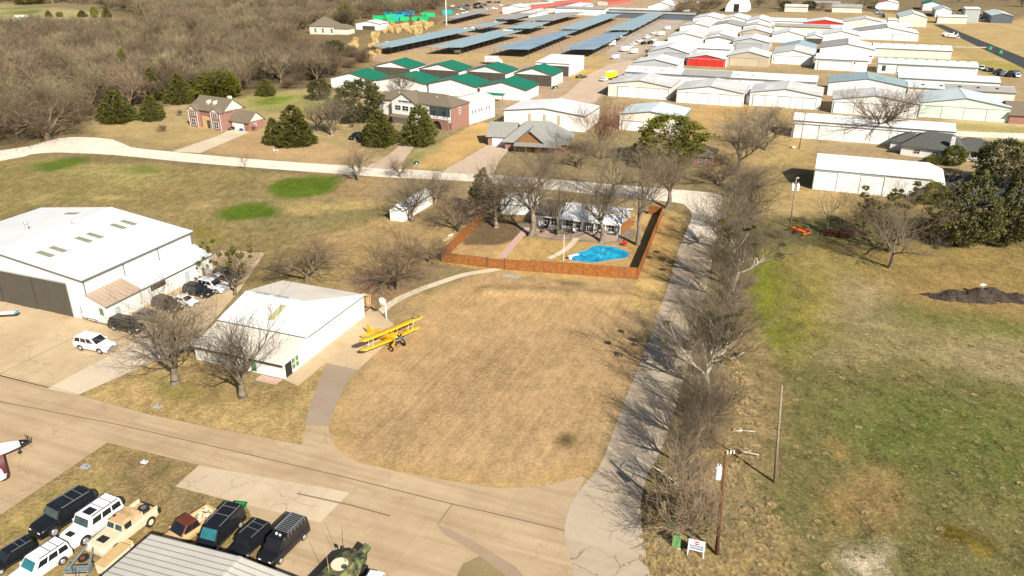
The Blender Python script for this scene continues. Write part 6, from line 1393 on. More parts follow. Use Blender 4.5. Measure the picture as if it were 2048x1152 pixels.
# slab lid on the berm
def lid(px,w_,d_,lab,mt='galv'):
    p=G(*px); r=thing('cover_slab',lab,'cover',(p[0],p[1],0),-AZG+.1); m=MB(); m.box(-w_/2,w_/2,-d_/2,d_/2,0,.14); bevel(m.build('slab',MT[mt],r),.03); m=MB(); m.tube((w_*.3,0,.14),(w_*.3,0,.2),.08,.08,8); m.build('lid_handle',MT['dark_steel'],r)
lid((1021,552),2.9,1.0,'long grey concrete cover slab before the fence gate','patio_stone' if False else 'galv'); lid((316,813),1.0,.7,'small grey cover slab on the lawn by the taxiway'); lid((171,934),.9,.7,'grey cover slab on the grass island near the propeller plane','galv'); lid((289,925),.7,.5,'small white valve cover on the grass island','white_paint')
# ---------------- vehicles ----------------
SPEC={ # L,W,hood z,belt z,roof z,cabin base rear/front x, cabin top rear/front x, wheel r, wheelbase half, half width top factor
 'suv':(4.7,1.86,1.0,1.06,1.68,-2.28,1.0,-1.95,.25,.36,1.36,.80),
 'sedan':(4.8,1.84,.92,.96,1.44,-1.75,1.05,-1.05,.15,.33,1.40,.76),
 'pickup':(5.6,1.95,1.1,1.14,1.85,-.75,1.35,-.55,.55,.40,1.75,.82),
 'bigsuv':(5.3,2.08,1.25,1.30,2.02,-2.5,1.05,-2.4,.70,.46,1.55,.88),
 'van':(5.6,2.02,1.15,1.2,2.10,-2.75,1.75,-2.65,1.05,.38,1.75,.86),
 'wagon':(5.5,1.98,1.1,1.15,1.86,-2.65,1.0,-2.5,.35,.39,1.65,.85)}
CACHE={}
def vehicle(kind,col,name,label,loc,rz,group=None,scale=1.0,glass='glass_dark',roofcol=None,extras=None,roofbars=False,hoodvent=False,sunroof=False,spare=False,rack=False):
    L,W,hz,zb,zr,xa,xb,ta,tb,wr,wb,tf=SPEC[kind]; r=thing(name,label,'van' if kind=='van' else 'pickup truck' if kind=='pickup' else 'car',(loc[0],loc[1],0),rz,group); r.scale=(scale,)*3
    h=W/2; m=MB(); z0=wr*.75
    def ringc(x,w,zt,zl=z0,sh=.96): return [(x,-w*.92,zl),(x,-w,zl+.12),(x,-w,zt*.72),(x,-w*sh,zt*.96),(x,-w*.80,zt),(x,w*.80,zt),(x,w*sh,zt*.96),(x,w,zt*.72),(x,w,zl+.12),(x,w*.92,zl)]
    bed=(kind=='pickup'); deck=zb*.97 if kind in('sedan',) else zb
    st=[(-L/2,h*.90,deck*.86),(-L/2+.12,h*.97,deck),(xa,h,deck),(0,h,zb),(xb,h,zb),(xb+.25,h,hz),(L/2-.45,h*.96,hz*.93),(L/2-.1,h*.88,hz*.80),(L/2,h*.80,hz*.62)]
    m.loft([ringc(*s) for s in st]); b=m.build('body',MT[col],r,False); bevel(b,.07,3)
    for p in b.data.polygons: p.use_smooth=True
    hb_=h*.95; ht=h*tf
    c=[(xa,-hb_,zb-.03),(xb,-hb_,zb-.03),(xb,hb_,zb-.03),(xa,hb_,zb-.03),(ta,-ht,zr),(tb,-ht,zr),(tb,ht,zr),(ta,ht,zr)]
    m=MB(); m.add(c,[(0,1,5,4),(1,2,6,5),(2,3,7,6),(3,0,4,7)]); 
    e=.06; m.loft([[(ta,-ht,zr-.02),(ta,ht,zr-.02),(tb,ht,zr-.02),(tb,-ht,zr-.02)],[(ta+.05,-ht*.93,zr+e),(ta+.05,ht*.93,zr+e),(tb-.12,ht*.93,zr+e*.8),(tb-.12,-ht*.93,zr+e*.8)]])
    cb=m.build('cabin',MT[roofcol or col],r); bevel(cb,.07,3)
    def face(a,b_,c_,d_,u0,u1,v0,v1,mt,nm='window',off=.012):
        A,B,C_,D_=[Vector(q) for q in (a,b_,c_,d_)]; nrm=(B-A).cross(D_-A).normalized()*off
        def pt(u,v): return tuple((A*(1-u)+B*u)*(1-v)+(D_*(1-u)+C_*u)*v+nrm)
        mm=MB(); mm.poly([pt(u0,v0),pt(u1,v0),pt(u1,v1),pt(u0,v1)]); return mm.build(nm,MT[mt],r)
    face(c[1],c[2],c[6],c[5],.06,.94,.08,.92,glass,'windscreen')
    face(c[3],c[0],c[4],c[7],.10,.90,.25,.88,'glass_dark','rear_window')
    ng={'suv':3,'bigsuv':3,'van':3,'wagon':3,'sedan':2,'pickup':2}[kind]
    for (A,B,C_,D_,fl_) in ((c[0],c[1],c[5],c[4],0),(c[2],c[3],c[7],c[6],1)):
        for k in range(ng):
            u0=.05+k*.88/ng; u1=u0+.88/ng-.035
            if fl_: u0,u1=1-u1,1-u0
            face(A,B,C_,D_,u0,u1,.15,.86,'glass_dark','side_window')
    if bed:
        m=MB(); m.box(-L/2+.15,xa-.1,-h*.78,h*.78,zb-.02,zb+.015); m.build('truck_bed',MT['bed_cream' if col=='tan_paint' else 'black_matte'],r)
        m=MB(); 
        for y in (-h*.88,h*.88): m.box(-L/2+.05,xa-.05,y-.08,y+.08,zb-.05,zb+.16)
        m.box(-L/2,-L/2+.12,-h*.9,h*.9,zb-.05,zb+.16); m.build('bed_side',MT[col],r)
    for x in (-wb,wb):
        for y in (-1,1):
            m=MB(); m.tube((x,y*(h-.20),wr),(x,y*(h+.02),wr),wr,wr,16); t_=m.build('wheel',MT['rubber'],r); bevel(t_,.03,1)
            m=MB(); m.tube((x,y*(h+.021),wr),(x,y*(h+.05),wr),wr*.62,wr*.55,12); m.build('rim',MT['silver_paint' if col!='desert_tan' else 'desert_tan'],t_)
            m=MB(); n_=14; cx0=x; ya=y*(h+.004); a0=[(cx0+wr*1.2*math.cos(math.pi*q/n_),ya,wr+wr*1.2*math.sin(math.pi*q/n_)) for q in range(n_+1)]; m.poly(a0); m.build('wheel_arch',MT['black_matte'],r)
    for y in (-1,1):
        m=MB(); ds=((ta+tb)/2,xb-.05) if kind!='van' else (xb-.6,xb-1.7)
        for x in ds+((xa+.7,) if kind in('bigsuv','wagon','suv') else ()): m.box(x-.012,x+.012,y*(h+.006)-.006,y*(h+.006)+.006,.5,zb-.04)
        m.box(xa+.2,xb,y*(h+.008)-.006,y*(h+.008)+.006,.60,.64)
        m.build('door_seam',MT['grey_paint' if col!='black_paint' else 'dark_steel'],r)
        m=MB(); m.box(L/2-.16,L/2-.03,y*h*.58-.14,y*h*.58+.14,hz*.60,hz*.76); m.build('headlight',MT['insulator'],r)
        m=MB(); m.box(-L/2-.01,-L/2+.08,y*h*.76-.08,y*h*.76+.08,deck*.62,deck*.82); m.build('tail_light',MT['dark_red_paint'],r)
        m=MB(); m.box(xb-.35,xb-.15,y*(h+.03)-.10,y*(h+.03)+.10,zb+.02,zb+.2); m.build('mirror',MT[col],r)
    m=MB(); m.box(L/2-.12,L/2+.05,-h*.82,h*.82,.38,.62); m.build('bumper',MT['black_matte' if col!='white_gloss' else 'grey_paint'],r); m=MB(); m.box(-L/2-.05,-L/2+.1,-h*.85,h*.85,.38,.62); m.build('bumper',MT['black_matte'],r)
    m=MB(); m.box(L/2-.07,L/2-.01,-h*.38,h*.38,hz*.50,hz*.74); m.build('grille',MT['black_matte'],r)
    if sunroof: m=MB(); m.box(tb-1.15,tb-.35,-.48,.48,zr+e-.01,zr+e+.015); m.build('sunroof',MT['glass_dark'],r)
    if roofbars:
        for x in (ta+.8,(ta+tb)/2+.1): m=MB(); m.box(x-.03,x+.03,-ht*.95,ht*.95,zr+e+.04,zr+e+.08); m.build('roof_bar',MT['steel'],r)
        for y in (-1,1): m=MB(); m.box(ta+.2,tb-.3,y*ht*.9-.03,y*ht*.9+.03,zr+e,zr+e+.07); m.build('roof_rail',MT['steel' if col!='white_gloss' else 'dark_steel'],r)
    if hoodvent: m=MB(); m.box(xb+.75,xb+1.25,-.36,.36,hz*.955,hz*1.0); m.build('hood_vent',MT['black_matte'],r)
    if spare: m=MB(); m.tube((-L/2-.05,.1,1.15),(-L/2-.33,.1,1.15),.44,.44,16); m.build('spare_wheel',MT['rubber'],r)
    if rack:
        m=MB(); 
        for k in range(12): x=ta+.25+k*(tb-ta-1.2)/11; m.box(x-.03,x+.03,-ht*.85,ht*.85,zr+e+.12,zr+e+.16)
        for y in (-1,1): m.box(ta+.2,tb-.9,y*ht*.85-.03,y*ht*.85+.03,zr+e+.1,zr+e+.22)
        m.build('roof_rack',MT['grey_paint'],r)
        m=MB(); m.tube((tb-.55,-.25,zr+e),(tb-.55,-.25,zr+e+.12),.13,.1,10); m.tube((tb-.5,.2,zr+e),(tb-.5,.2,zr+e+.12),.12,.09,10); m.build('roof_light',MT['white_gloss'],r)
        m=MB(); [m.tube((ta+.4+k*.5,ht,zr-.5),(ta+.4+k*.5,ht+.02,zr+.2),.03,.03,5) for k in range(7)]; m.path([(ta+.3,ht+.05,zr+.15),(tb-.8,ht+.05,zr+.15)],.03,5); m.build('side_ladder',MT['steel'],r)
    return r
def put(kind,col,name,label,Fp,Rp,z=.8,**kw):
    a=G(*Fp,z); b=G(*Rp,z); L=SPEC[kind][0]; ang=math.atan2(a[1]-b[1],a[0]-b[0]); sc=math.dist(a,b)/L
    return vehicle(kind,col,name,label,((a[0]+b[0])/2,(a[1]+b[1])/2),ang,scale=sc,**kw)
put('suv','white_gloss','parked_car','white suv parked alone on the apron beside the pale strip',(224,694),(158,682))
cols=[((282,657),(226,644),'suv','black_paint','black car nearest the apron in the row between the two white hangars'),((322,634),(272,624),'sedan','grey_paint','dark grey car, second in the row between the two white hangars'),((358,616),(312,602),'suv','black_paint','black car just left of the white hatchback in the parked row'),((392,604),(348,594),'sedan','white_gloss','white car in the middle of the parked row'),((422,586),(372,576),'suv','black_paint','black suv right behind the white car in the parked row'),((452,577),(402,566),'suv','white_gloss','white suv near the end of the parked row'),((462,566),(418,553),'sedan','white_gloss','farthest white car of the parked row'),((476,556),(432,545),'suv','grey_paint','grey suv at the far end of the parked row behind branches')]
for Fp,Rp,k,c,l in cols: put(k,c,'parked_car',l,Fp,Rp,group='cars parked between the white hangars')
put('sedan','black_paint','parked_car','black car before the garage of the brick house',(457,255),(480,252)); put('sedan','cyan_paint' if False else 'blue_paint','parked_car','bright blue car before the garage of the brick house',(482,257),(500,251))
put('suv','black_paint','parked_car','black car in the shade of the cedar at the two storey house',(700,275),(722,269)); put('sedan','black_paint','parked_car','black car parked at the house at the right edge of the black court',(1884,407),(1893,384))
OG='off road vehicles parked in the bottom left corner'
put('bigsuv','black_paint','parked_suv','black boxy suv with roof bars and a sunroof, behind the white one on the island',(68,1066),(182,995),z=.9,roofbars=True,sunroof=True,spare=True,group=OG,glass='glass_window')
put('bigsuv','white_gloss','parked_suv','white boxy suv with black sunroof and bonnet vent',(130,1085),(236,1010),z=.9,roofbars=True,sunroof=True,hoodvent=True,spare=True,group=OG,glass='glass_window')
put('wagon','black_paint','parked_suv','black long suv with two roof bars cut by the left edge',(-30,1140),(66,1082),z=.9,roofbars=True,group=OG)
put('wagon','white_gloss','parked_suv','older white suv with a teal windscreen at the lower left edge',(14,1172),(132,1092),z=.9,roofbars=True,glass='glass_teal',group=OG)
put('pickup','tan_paint','pickup_truck','brown and tan pickup truck with scrap in its open cream bed',(322,1092),(428,1022),z=.9)
pk=[o for o in COL.objects if o.get('label','').startswith('brown and tan pickup')][0]
for o in KIDS[pk]:
    if o.name.startswith('cabin'): o.data.materials[0]=MT['brown_paint']
m=MB(); rs_=random.Random(3)
for k in range(14):
    a_=Vector((rs_.uniform(-2.4,-1.1),rs_.uniform(-.6,.6),1.2)); m.tube(a_,a_+Vector((rs_.uniform(-.7,.7),rs_.uniform(-.7,.7),rs_.uniform(0,.35))),.03,.03,4)
m.build('scrap',MT['trim_brown'],pk)
put('van','black_paint','parked_van','black van with pale windscreen beside the small green bin',(400,1100),(475,1022),z=1.0,glass='glass_teal',roofbars=True,group='dark vans in the shade of the ribbed roof')
put('bigsuv','black_paint','parked_suv','black suv between the two black vans by the ribbed roof',(462,1112),(532,1050),z=1.0,roofbars=True,group='dark vans in the shade of the ribbed roof')
put('van','black_paint','parked_van','black van with a slatted roof rack and side ladder, right of the others',(528,1120),(604,1045),z=1.0,rack=True,group='dark vans in the shade of the ribbed roof')
# desert tan open utility truck
def humvee():
    a=G(190,1102,.9);b=G(300,1018,.9); ang=math.atan2(a[1]-b[1],a[0]-b[0]); sc=math.dist(a,b)/5.4
    r=thing('military_truck','desert tan open truck with a cloth roof and a spare wheel in its bed','truck',((a[0]+b[0])/2,(a[1]+b[1])/2,0),ang); r.scale=(sc,)*3
    m=MB(); m.loft([[(x,-w,.55),(x,-w,zt*.9),(x,-w*.85,zt),(x,w*.85,zt),(x,w,zt*.9),(x,w,.55)] for x,w,zt in ((2.7,.98,.95),(2.55,1.05,1.12),(1.9,1.05,1.2),(.75,1.05,1.28),(-2.6,1.05,1.25))]); bevel(m.build('body',MT['desert_tan'],r),.04)
    m=MB(); m.box(1.5,2.15,-.42,.42,1.2,1.235); m.build('hood_vent',MT['black_matte'],r)
    m=MB(); m.add([(.75,-.95,1.28),(.75,.95,1.28),(.5,.86,1.85),(.5,-.86,1.85)],[(0,1,2,3)]); o=m.build('windscreen_frame',MT['desert_tan'],r)
    for y in (-1,1):
        m=MB(); m.add([(.74,y*.08,1.36),(.74,y*.82,1.36),(.565,y*.76,1.76),(.565,y*.08,1.76)],[(0,1,2,3)]); q=m.build('windscreen',MT['glass_window'],r); q.location.x=.02
    m=MB(); m.loft([[(.55,-.9,1.84),(.55,-.6,1.95),(.55,.6,1.95),(.55,.9,1.84)],[(-.3,-.92,1.90),(-.3,-.6,2.02),(-.3,.6,2.02),(-.3,.92,1.90)],[(-.75,-.9,1.84),(-.75,-.6,1.93),(-.75,.6,1.93),(-.75,.9,1.84)],[(-1.2,-.9,1.86),(-1.2,-.6,1.97),(-1.2,.6,1.97),(-1.2,.9,1.86)],[(-1.5,-.9,1.3),(-1.5,-.6,1.35),(-1.5,.6,1.35),(-1.5,.9,1.3)]]); m.build('cloth_roof',MT['desert_cloth'],r)
    m=MB()
    for x in (.55,-.25,-1.25):
        for y in (-.93,.93): m.tube((x,y,1.25),(x,y*.97,1.86),.05,.05,5)
    m.build('roll_bar',MT['desert_tan'],r)
    m=MB(); m.box(-.2,.3,-.85,-.35,1.28,1.75); m.box(-.2,.3,.35,.85,1.28,1.75); m.build('seat',MT['black_matte'],r)
    m=MB(); m.box(-2.55,-1.6,-.8,.8,1.25,1.28); m.build('truck_bed',MT['desert_cloth'],r)
    m=MB()
    for y in (-1.0,1.0): m.box(-2.65,-1.5,y-.05,y+.05,1.2,1.5)
    m.build('bed_side',MT['desert_tan'],r)
    m=MB(); m.tube((-1.9,.35,1.35),(-1.9,.35,1.62),.46,.46,16); t=m.build('spare_wheel',MT['rubber'],r); m=MB(); m.tube((-1.9,.35,1.62),(-1.9,.35,1.65),.24,.24,12); m.build('rim',MT['steel'],t)
    m=MB(); m.box(-2.85,-2.7,-1.1,1.1,.7,1.1); m.build('bumper',MT['black_matte'],r); m=MB(); m.box(2.65,2.85,-.95,.95,.6,.85); m.build('bumper',MT['desert_tan'],r)
    for x in (-1.75,1.65):
        for y in (-1,1):
            m=MB(); m.tube((x,y*.82,.48),(x,y*1.1,.48),.48,.48,18); t=m.build('wheel',MT['rubber'],r); bevel(t,.04,1); m=MB(); m.tube((x,y*1.1,.48),(x,y*1.12,.48),.26,.22,12); m.build('rim',MT['desert_tan'],t)
    for y in (-.6,.6): m=MB(); m.tube((2.6,y,.95),(2.72,y,.95),.12,.12,10); m.build('headlight',MT['insulator'],r)
    m=MB(); m.box(-.1,.2,-.7,-.45,1.75,2.0) ; m.build('headrest',MT['dark_red_paint'],r)
humvee()
# folded tow frame with a wheel and a wooden deck
a=G(190,1082,.9);b=G(140,1165,.9); ang=math.atan2(a[1]-b[1],a[0]-b[0])
r=thing('tow_dolly','weathered blue grey tow frame with a plank deck between suv and tan truck','trailer',(b[0],b[1],0),ang)
Lq=math.dist(a,b)
m=MB(); m.tube((1.6,-.95,.95),(Lq,-.12,1.25),.13,.11,6); m.tube((1.6,.95,.95),(Lq,.12,1.25),.13,.11,6); m.box(Lq-.5,Lq+.1,-.28,.28,1.2,1.35); m.build('frame',MT['slate_paint'],r)
m=MB(); [m.box(1.3+.3*k,1.42+.3*k,-1.05,1.05,.85,1.0) for k in range(3)]; m.box(1.2,2.2,-1.1,-.95,.6,1.15); m.box(1.2,2.2,.95,1.1,.6,1.15); m.build('crossbeam',MT['slate_paint'],r)
m=MB(); m.tube((2.75,0,1.0),(2.75,0,1.22),.42,.42,16); t=m.build('spare_wheel',MT['rubber'],r); m=MB(); m.tube((2.75,0,1.22),(2.75,0,1.25),.22,.2,12); m.build('rim',MT['rust_wood'],t)
m=MB(); m.box(-2.2,1.15,-1.0,1.0,.75,.85); m.build('deck',MT['deck_wood'],r)
for y in (-1,1): m=MB(); m.tube((-.4,y*1.0,.38),(-.4,y*1.22,.38),.38,.38,14); m.build('wheel',MT['rubber'],r)
m=MB(); [m.tube((-.2+.6*k,-.9+.5*k,.85),(.6+.4*k,-.6+.5*k,1.6),.025,.025,4) for k in range(3)]; m.build('strap_rod',MT['dark_steel'],r)
# cream crate on the ground beside the ribbed roof
for (px,lab) in (((232,1128),'long rusty cream crate beside the edge of the ribbed roof'),((252,1104),'small cream crate behind the long one')):
    p=G(*px); r=thing('crate',lab,'crate',(p[0],p[1],0),-AZG); s=1.0 if px[1]>1120 else .55
    m=MB(); m.box(-.6*s,.6*s,-1.6*s,1.4*s,.1,.9*s+.3); bevel(m.build('box',MT['bed_cream'],r),.03); m=MB(); m.box(-.65*s,.65*s,-1.65*s,1.45*s,.9*s+.3,.9*s+.36); m.build('lid',MT['plywood'],r); m=MB(); m.box(-.55*s,.55*s,-1.4*s,-1.2*s,0,.1); m.box(-.55*s,.55*s,1.0*s,1.2*s,0,.1); m.build('skid',MT['trim_brown'],r)
# green bin
p=G(481,1030); r=thing('feed_bin','small bright green open bin behind the black van with pale windscreen','bin',(p[0],p[1],0),-AZG+.2)
m=MB(); m.loft([[(-.35,-.35,.0),(.35,-.35,.0),(.35,.35,.0),(-.35,.35,.0)],[(-.62,-.55,1.25),(.62,-.55,1.25),(.62,.55,1.25),(-.62,.55,1.25)]],False); m.loft([[(-.30,-.30,.3),(.30,-.30,.3),(.30,.30,.3),(-.30,.30,.3)],[(-.57,-.5,1.25),(.57,-.5,1.25),(.57,.5,1.25),(-.57,.5,1.25)]],False); m.poly([(-.3,-.3,.3),(.3,-.3,.3),(.3,.3,.3),(-.3,.3,.3)]); m.build('tub',MT['green_plastic'],r); m=MB(); m.box(-.66,.66,-.6,-.53,1.2,1.3); m.box(-.66,.66,.53,.6,1.2,1.3); m.box(-.66,-.6,-.6,.6,1.2,1.3); m.box(.6,.66,-.6,.6,1.2,1.3); m.build('rim',MT['dark_green_box'],r)
# camouflage armoured car with antennas
p=G(672,1170); ang=math.atan2(G(690,1110,2)[1]-p[1],G(690,1110,2)[0]-p[0])
r=thing('armoured_car','camouflaged armoured vehicle with a pale round hatch patch and whip antennas beside the ribbed roof','armoured vehicle',(p[0]+.3,p[1]+.1,0),R_(62))
m=MB(); m.loft([[(x,-w,.6),(x,-w*1.05,1.25),(x,-w*.72,zt),(x,w*.72,zt),(x,w*1.05,1.25),(x,w,.6)] for x,w,zt in ((-3.2,1.25,2.0),(1.4,1.25,2.15),(2.6,1.0,1.7),(3.3,.7,1.1))]); o=m.build('hull',MT['camo'],r); bevel(o,.05)
m=MB(); m.tube((.3,0,2.1),(.3,0,2.19),.78,.78,24); m.build('hatch',MT['bed_cream'],r); m=MB(); m.tube((.2,-.62,2.19),(.2,-.62,2.25),.28,.28,16); m.build('hatch_cover',MT['camo'],r)
m=MB(); m.tube((3.0,-.3,1.3),(3.9,-.35,1.5),.42,.42,14); m.build('spare_wheel',MT['camo'],r)
for x,y,tx in ((1.7,.7,.5),(.7,-.4,.2),(-.9,.2,.2)): m=MB(); m.tube((x,y,2.0),(x+tx,y+.3,4.8),.025,.012,5); m.build('antenna',MT['black_matte' if x>0 else 'tan_paint'],r)
for x in (-2.1,0,2.1):
    for y in (-1,1): m=MB(); m.tube((x,y*1.05,.5),(x,y*1.35,.5),.5,.5,16); m.build('wheel',MT['rubber'],r)
m=MB(); m.tube((2.2,1.0,1.3),(2.5,1.5,1.6),.06,.06,6); m.box(2.4,2.6,1.4,1.7,1.5,1.8); m.build('mirror',MT['camo'],r)
put('bigsuv','white_gloss','parked_suv','white vehicle roof at the bottom edge beside the camouflaged vehicle',(720,1215),(757,1148),z=1.0)
# ---------------- biplane ----------------
def wingmesh(span,ch,t,x0,z0,dih,round_=.9,n=10,sweep=0.0):
    rings=[]; ys=[-1+2*k/(2*n) for k in range(2*n+1)]; ys=[math.copysign(abs(y)**.75,y) for y in ys]
    for y in ys:
        ay=abs(y); e=1.0
        if ay>round_: e=math.sqrt(max(0.0,1-((ay-round_)/(1-round_))**2))*.92+.08
        c=ch*e; yy=y*span/2; zz=z0+ay*span/2*dih; xc=x0
        rings.append([(xc+c*.5,yy,zz),(xc+c*.38,yy,zz+t*.8*e),(xc+c*.1,yy,zz+t*e),(xc-c*.25,yy,zz+t*.6*e),(xc-c*.5,yy,zz),(xc-c*.2,yy,zz-t*.15*e),(xc+c*.3,yy,zz-t*.2*e)])
    m=MB(); m.loft(rings); return m
def biplane():
    # placed from wing tips of the upper wing and the main wheels
    zt=3.05; a=G(713,684,zt); b=G(838,632,zt); w1=G(779,695); w2=G(803,684)
    ang=math.atan2(a[1]-b[1],a[0]-b[0])-math.pi/2+math.pi   # nose direction, perpendicular to the wings
    nose=G(806,668,1.6); tail=G(733,655,1.0)
    ang=math.atan2(nose[1]-tail[1],nose[0]-tail[0]); 
    wv=(a[0]-b[0],a[1]-b[1]); an2=math.atan2(wv[1],wv[0])+math.pi/2
    if math.cos(an2-ang)<0: an2+=math.pi
    sp=math.dist(a,b); sc=sp/9.8
    r=thing('biplane','bright yellow biplane with a black tyred landing gear and a silver propeller hub','biplane',((a[0]+b[0])/2-.5*math.cos(an2)*sc,(a[1]+b[1])/2-.5*math.sin(an2)*sc,0),an2); r.scale=(sc,)*3
    Y='yellow_fabric'
    # local: x forward; upper wing at x=.5
    m=MB(); st=[(1.75,.42,.44,1.55),(1.5,.50,.52,1.55),(.9,.46,.56,1.55),(0,.42,.58,1.53),(-1.0,.38,.56,1.5),(-2.2,.28,.42,1.42),(-3.6,.14,.24,1.28),(-4.6,.05,.14,1.2)]
    m.loft([[(x,w*math.cos(6.283*k/12),z+h*math.sin(6.283*k/12)) for k in range(12)] for x,w,h,z in st]); m.build('fuselage',MT[Y],r,True)
    for x in (.05,-1.0): m=MB(); m.tube((x,0,2.02),(x,0,2.13),.27,.24,12); o=m.build('cockpit',MT['black_matte'],r); m=MB(); m.add([(x+.30,-.22,2.08),(x+.30,.22,2.08),(x+.2,.18,2.38),(x+.2,-.18,2.38)],[(0,1,2,3)]); m.build('windscreen',MT['glass_window'],o)
    o=wingmesh(9.8,1.5,.13,.5,2.62,.012).build('upper_wing',MT[Y],r,True)
    for s_ in (1,):
        m=MB(); y=s_*3.9; z=2.62+3.9*.012+.14; m.tube((.5,y,z-.03),(.5,y,z+.004),.52,.52,24); q=m.build('roundel',MT['navy_paint'],o); m=MB(); pts=[]
        for k in range(10): rr=.50 if k%2==0 else .19; pts.append((.5+rr*math.cos(6.283*k/10),y+rr*math.sin(6.283*k/10),z+.008))
        m.poly(pts); q2=m.build('star',MT['white_gloss'],q); m=MB(); m.tube((.5,y,z+.004),(.5,y,z+.012),.13,.13,12); m.build('dot',MT['red_paint'],q)
    wingmesh(9.3,1.4,.12,-.15,1.12,.03).build('lower_wing',MT[Y],r,True)
    m=MB()
    for s_ in (-1,1):
        for x0,x1 in ((.95,.3),(.05,-.6)): m.tube((x0,s_*3.2,2.66),(x1,s_*3.1,1.22),.035,.035,6)
        m.tube((.95,s_*3.2,2.66),(-.6,s_*3.1,1.22),.02,.02,5)
    m.build('wing_strut',MT['white_paint'],r)
    m=MB()
    for s_ in (-1,1):
        m.tube((1.0,s_*.55,2.62),(.9,s_*.32,1.9),.03,.03,6); m.tube((.1,s_*.55,2.62),(.2,s_*.30,1.95),.03,.03,6); m.tube((1.0,s_*.6,2.6),(-.5,s_*3.1,1.22),.012,.012,4); m.tube((.5,s_*3.2,2.66),(.3,s_*.4,1.2),.012,.012,4)
    m.build('cabane_strut',MT[Y],r)
    m=MB(); m.tube((1.7,0,1.55),(2.05,0,1.55),.30,.26,16); m.build('crankcase',MT['grey_paint'],r)
    m=MB()
    for k in range(7):
        t=6.283*k/7+.2; c_,s_=math.cos(t),math.sin(t); m.tube((1.86,.22*c_,1.55+.22*s_),(1.86,.58*c_,1.55+.58*s_),.13,.12,8)
    m.build('cylinders',MT['black_matte'],r)
    m=MB(); m.tube((2.05,0,1.55),(2.38,0,1.55),.17,.04,12); m.build('propeller_hub',MT['chrome'],r)
    m=MB(); t=R_(25)
    for s_ in (-1,1):
        d=Vector((0,math.sin(t+1.2)*s_,math.cos(t+1.2)*s_)); n_=Vector((0,d.z,-d.y)); c0=Vector((2.2,0,1.55))
        m.slab([tuple(c0+d*.1+n_*.05),tuple(c0+d*.6+n_*.11),tuple(c0+d*1.25+n_*.08),tuple(c0+d*1.35),tuple(c0+d*1.25-n_*.06),tuple(c0+d*.5-n_*.07)],.03)
    m.build('propeller',MT['silver_paint'],r)
    m=MB(); 
    for s_ in (-1,1): m.loft([[(.95,s_*.25,1.2),(1.35,s_*.25,1.2),(1.35,s_*.42,1.2),(.95,s_*.42,1.2)],[(.85,s_*.85,.55),(1.15,s_*.85,.55),(1.15,s_*.97,.5),(.85,s_*.97,.5)]])
    m.build('landing_gear',MT[Y],r)
    for s_ in (-1,1):
        m=MB(); m.tube((1.0,s_*.88,.37),(1.0,s_*1.1,.37),.37,.37,18); o=m.build('wheel',MT['rubber'],r); bevel(o,.05,2); m=MB(); m.tube((1.0,s_*1.1,.37),(1.0,s_*1.12,.37),.17,.14,12); m.build('rim',MT[Y],o)
    m=MB(); m.tube((-4.1,0,1.05),(-4.0,0,1.3),.05,.05,6); m.tube((-4.1,-.06,1.05),(-4.1,.06,1.05),.17,.17,12); m.build('tail_wheel',MT['rubber'],r)
    def flat(pts,z,t,nm,mt=Y): m=MB(); m.slab([(x,y,z) for x,y in pts],t); return m.build(nm,MT[mt],r)
    flat([(-3.5,-.1),(-3.75,-1.2),(-4.1,-1.55),(-4.6,-1.5),(-4.85,-1.0),(-4.75,-.15),(-4.75,.15),(-4.85,1.0),(-4.6,1.5),(-4.1,1.55),(-3.75,1.2),(-3.5,.1)],1.42,.07,'tailplane')
    m=MB(); pr=[(-3.6,1.35),(-4.1,2.05),(-4.45,2.45),(-4.85,2.5),(-5.1,2.15),(-5.15,1.6),(-4.95,1.15),(-4.4,1.15)]; m.loft([[(x,-.035,z) for x,z in pr],[(x,.035,z) for x,z in pr]]); recalc(m.build('tail_fin',MT[Y],r))
    # taildragger stance: nose up about the main wheels
    ct,st_=math.cos(R_(10.5)),math.sin(R_(10.5)); seen=set()
    def pitch(o):
        if o.type=='MESH' and o.data.name not in seen:
            seen.add(o.data.name)
            for v in o.data.vertices:
                x,z=v.co.x-1.0,v.co.z; v.co.x=1.0+x*ct-z*st_; v.co.z=x*st_+z*ct
        for k in KIDS.get(o,[]): pitch(k)
    pitch(r); r.location.x+=.52*math.cos(an2)*sc+.35; r.location.y+=.52*math.sin(an2)*sc+.35
    return r
biplane()
# white and maroon propeller plane cut by the left edge
a=G(58,880,1.3); b=G(-60,905,1.3); ang=math.atan2(a[1]-G(-10,905,1.3)[1],a[0]-G(-10,905,1.3)[0])
r=thing('propeller_plane','white and maroon low wing turboprop plane with a black nose entering at the left edge','airplane',(a[0],a[1],0),ang)
st=[(0,.10,.10,1.25),(-.35,.26,.26,1.28),(-1.0,.42,.44,1.32),(-2.2,.58,.62,1.42),(-3.6,.70,.82,1.55),(-5.5,.72,.85,1.58),(-8.2,.45,.55,1.55),(-10.5,.12,.2,1.55)]
def rg12(x,w,h,z): return [(x,w*math.cos(6.283*k/14),z+h*math.sin(6.283*k/14)) for k in range(14)]
m=MB(); m.loft([rg12(*s) for s in st[:3]]); m.build('nose',MT['black_paint'],r,True); m=MB(); m.loft([rg12(*s) for s in st[2:]]); m.build('fuselage',MT['white_gloss'],r,True)
m=MB(); m.loft([[(x,s_*w,z) for s_,z in ((-1,z0),(-.55,z0+h),(.55,z0+h),(1,z0))] for x,w,z0,h in ((-3.2,.5,1.95,.05),(-3.8,.62,1.95,.52),(-4.9,.64,2.0,.50),(-5.6,.55,2.05,.2))]); m.build('canopy',MT['glass_dark'],r)
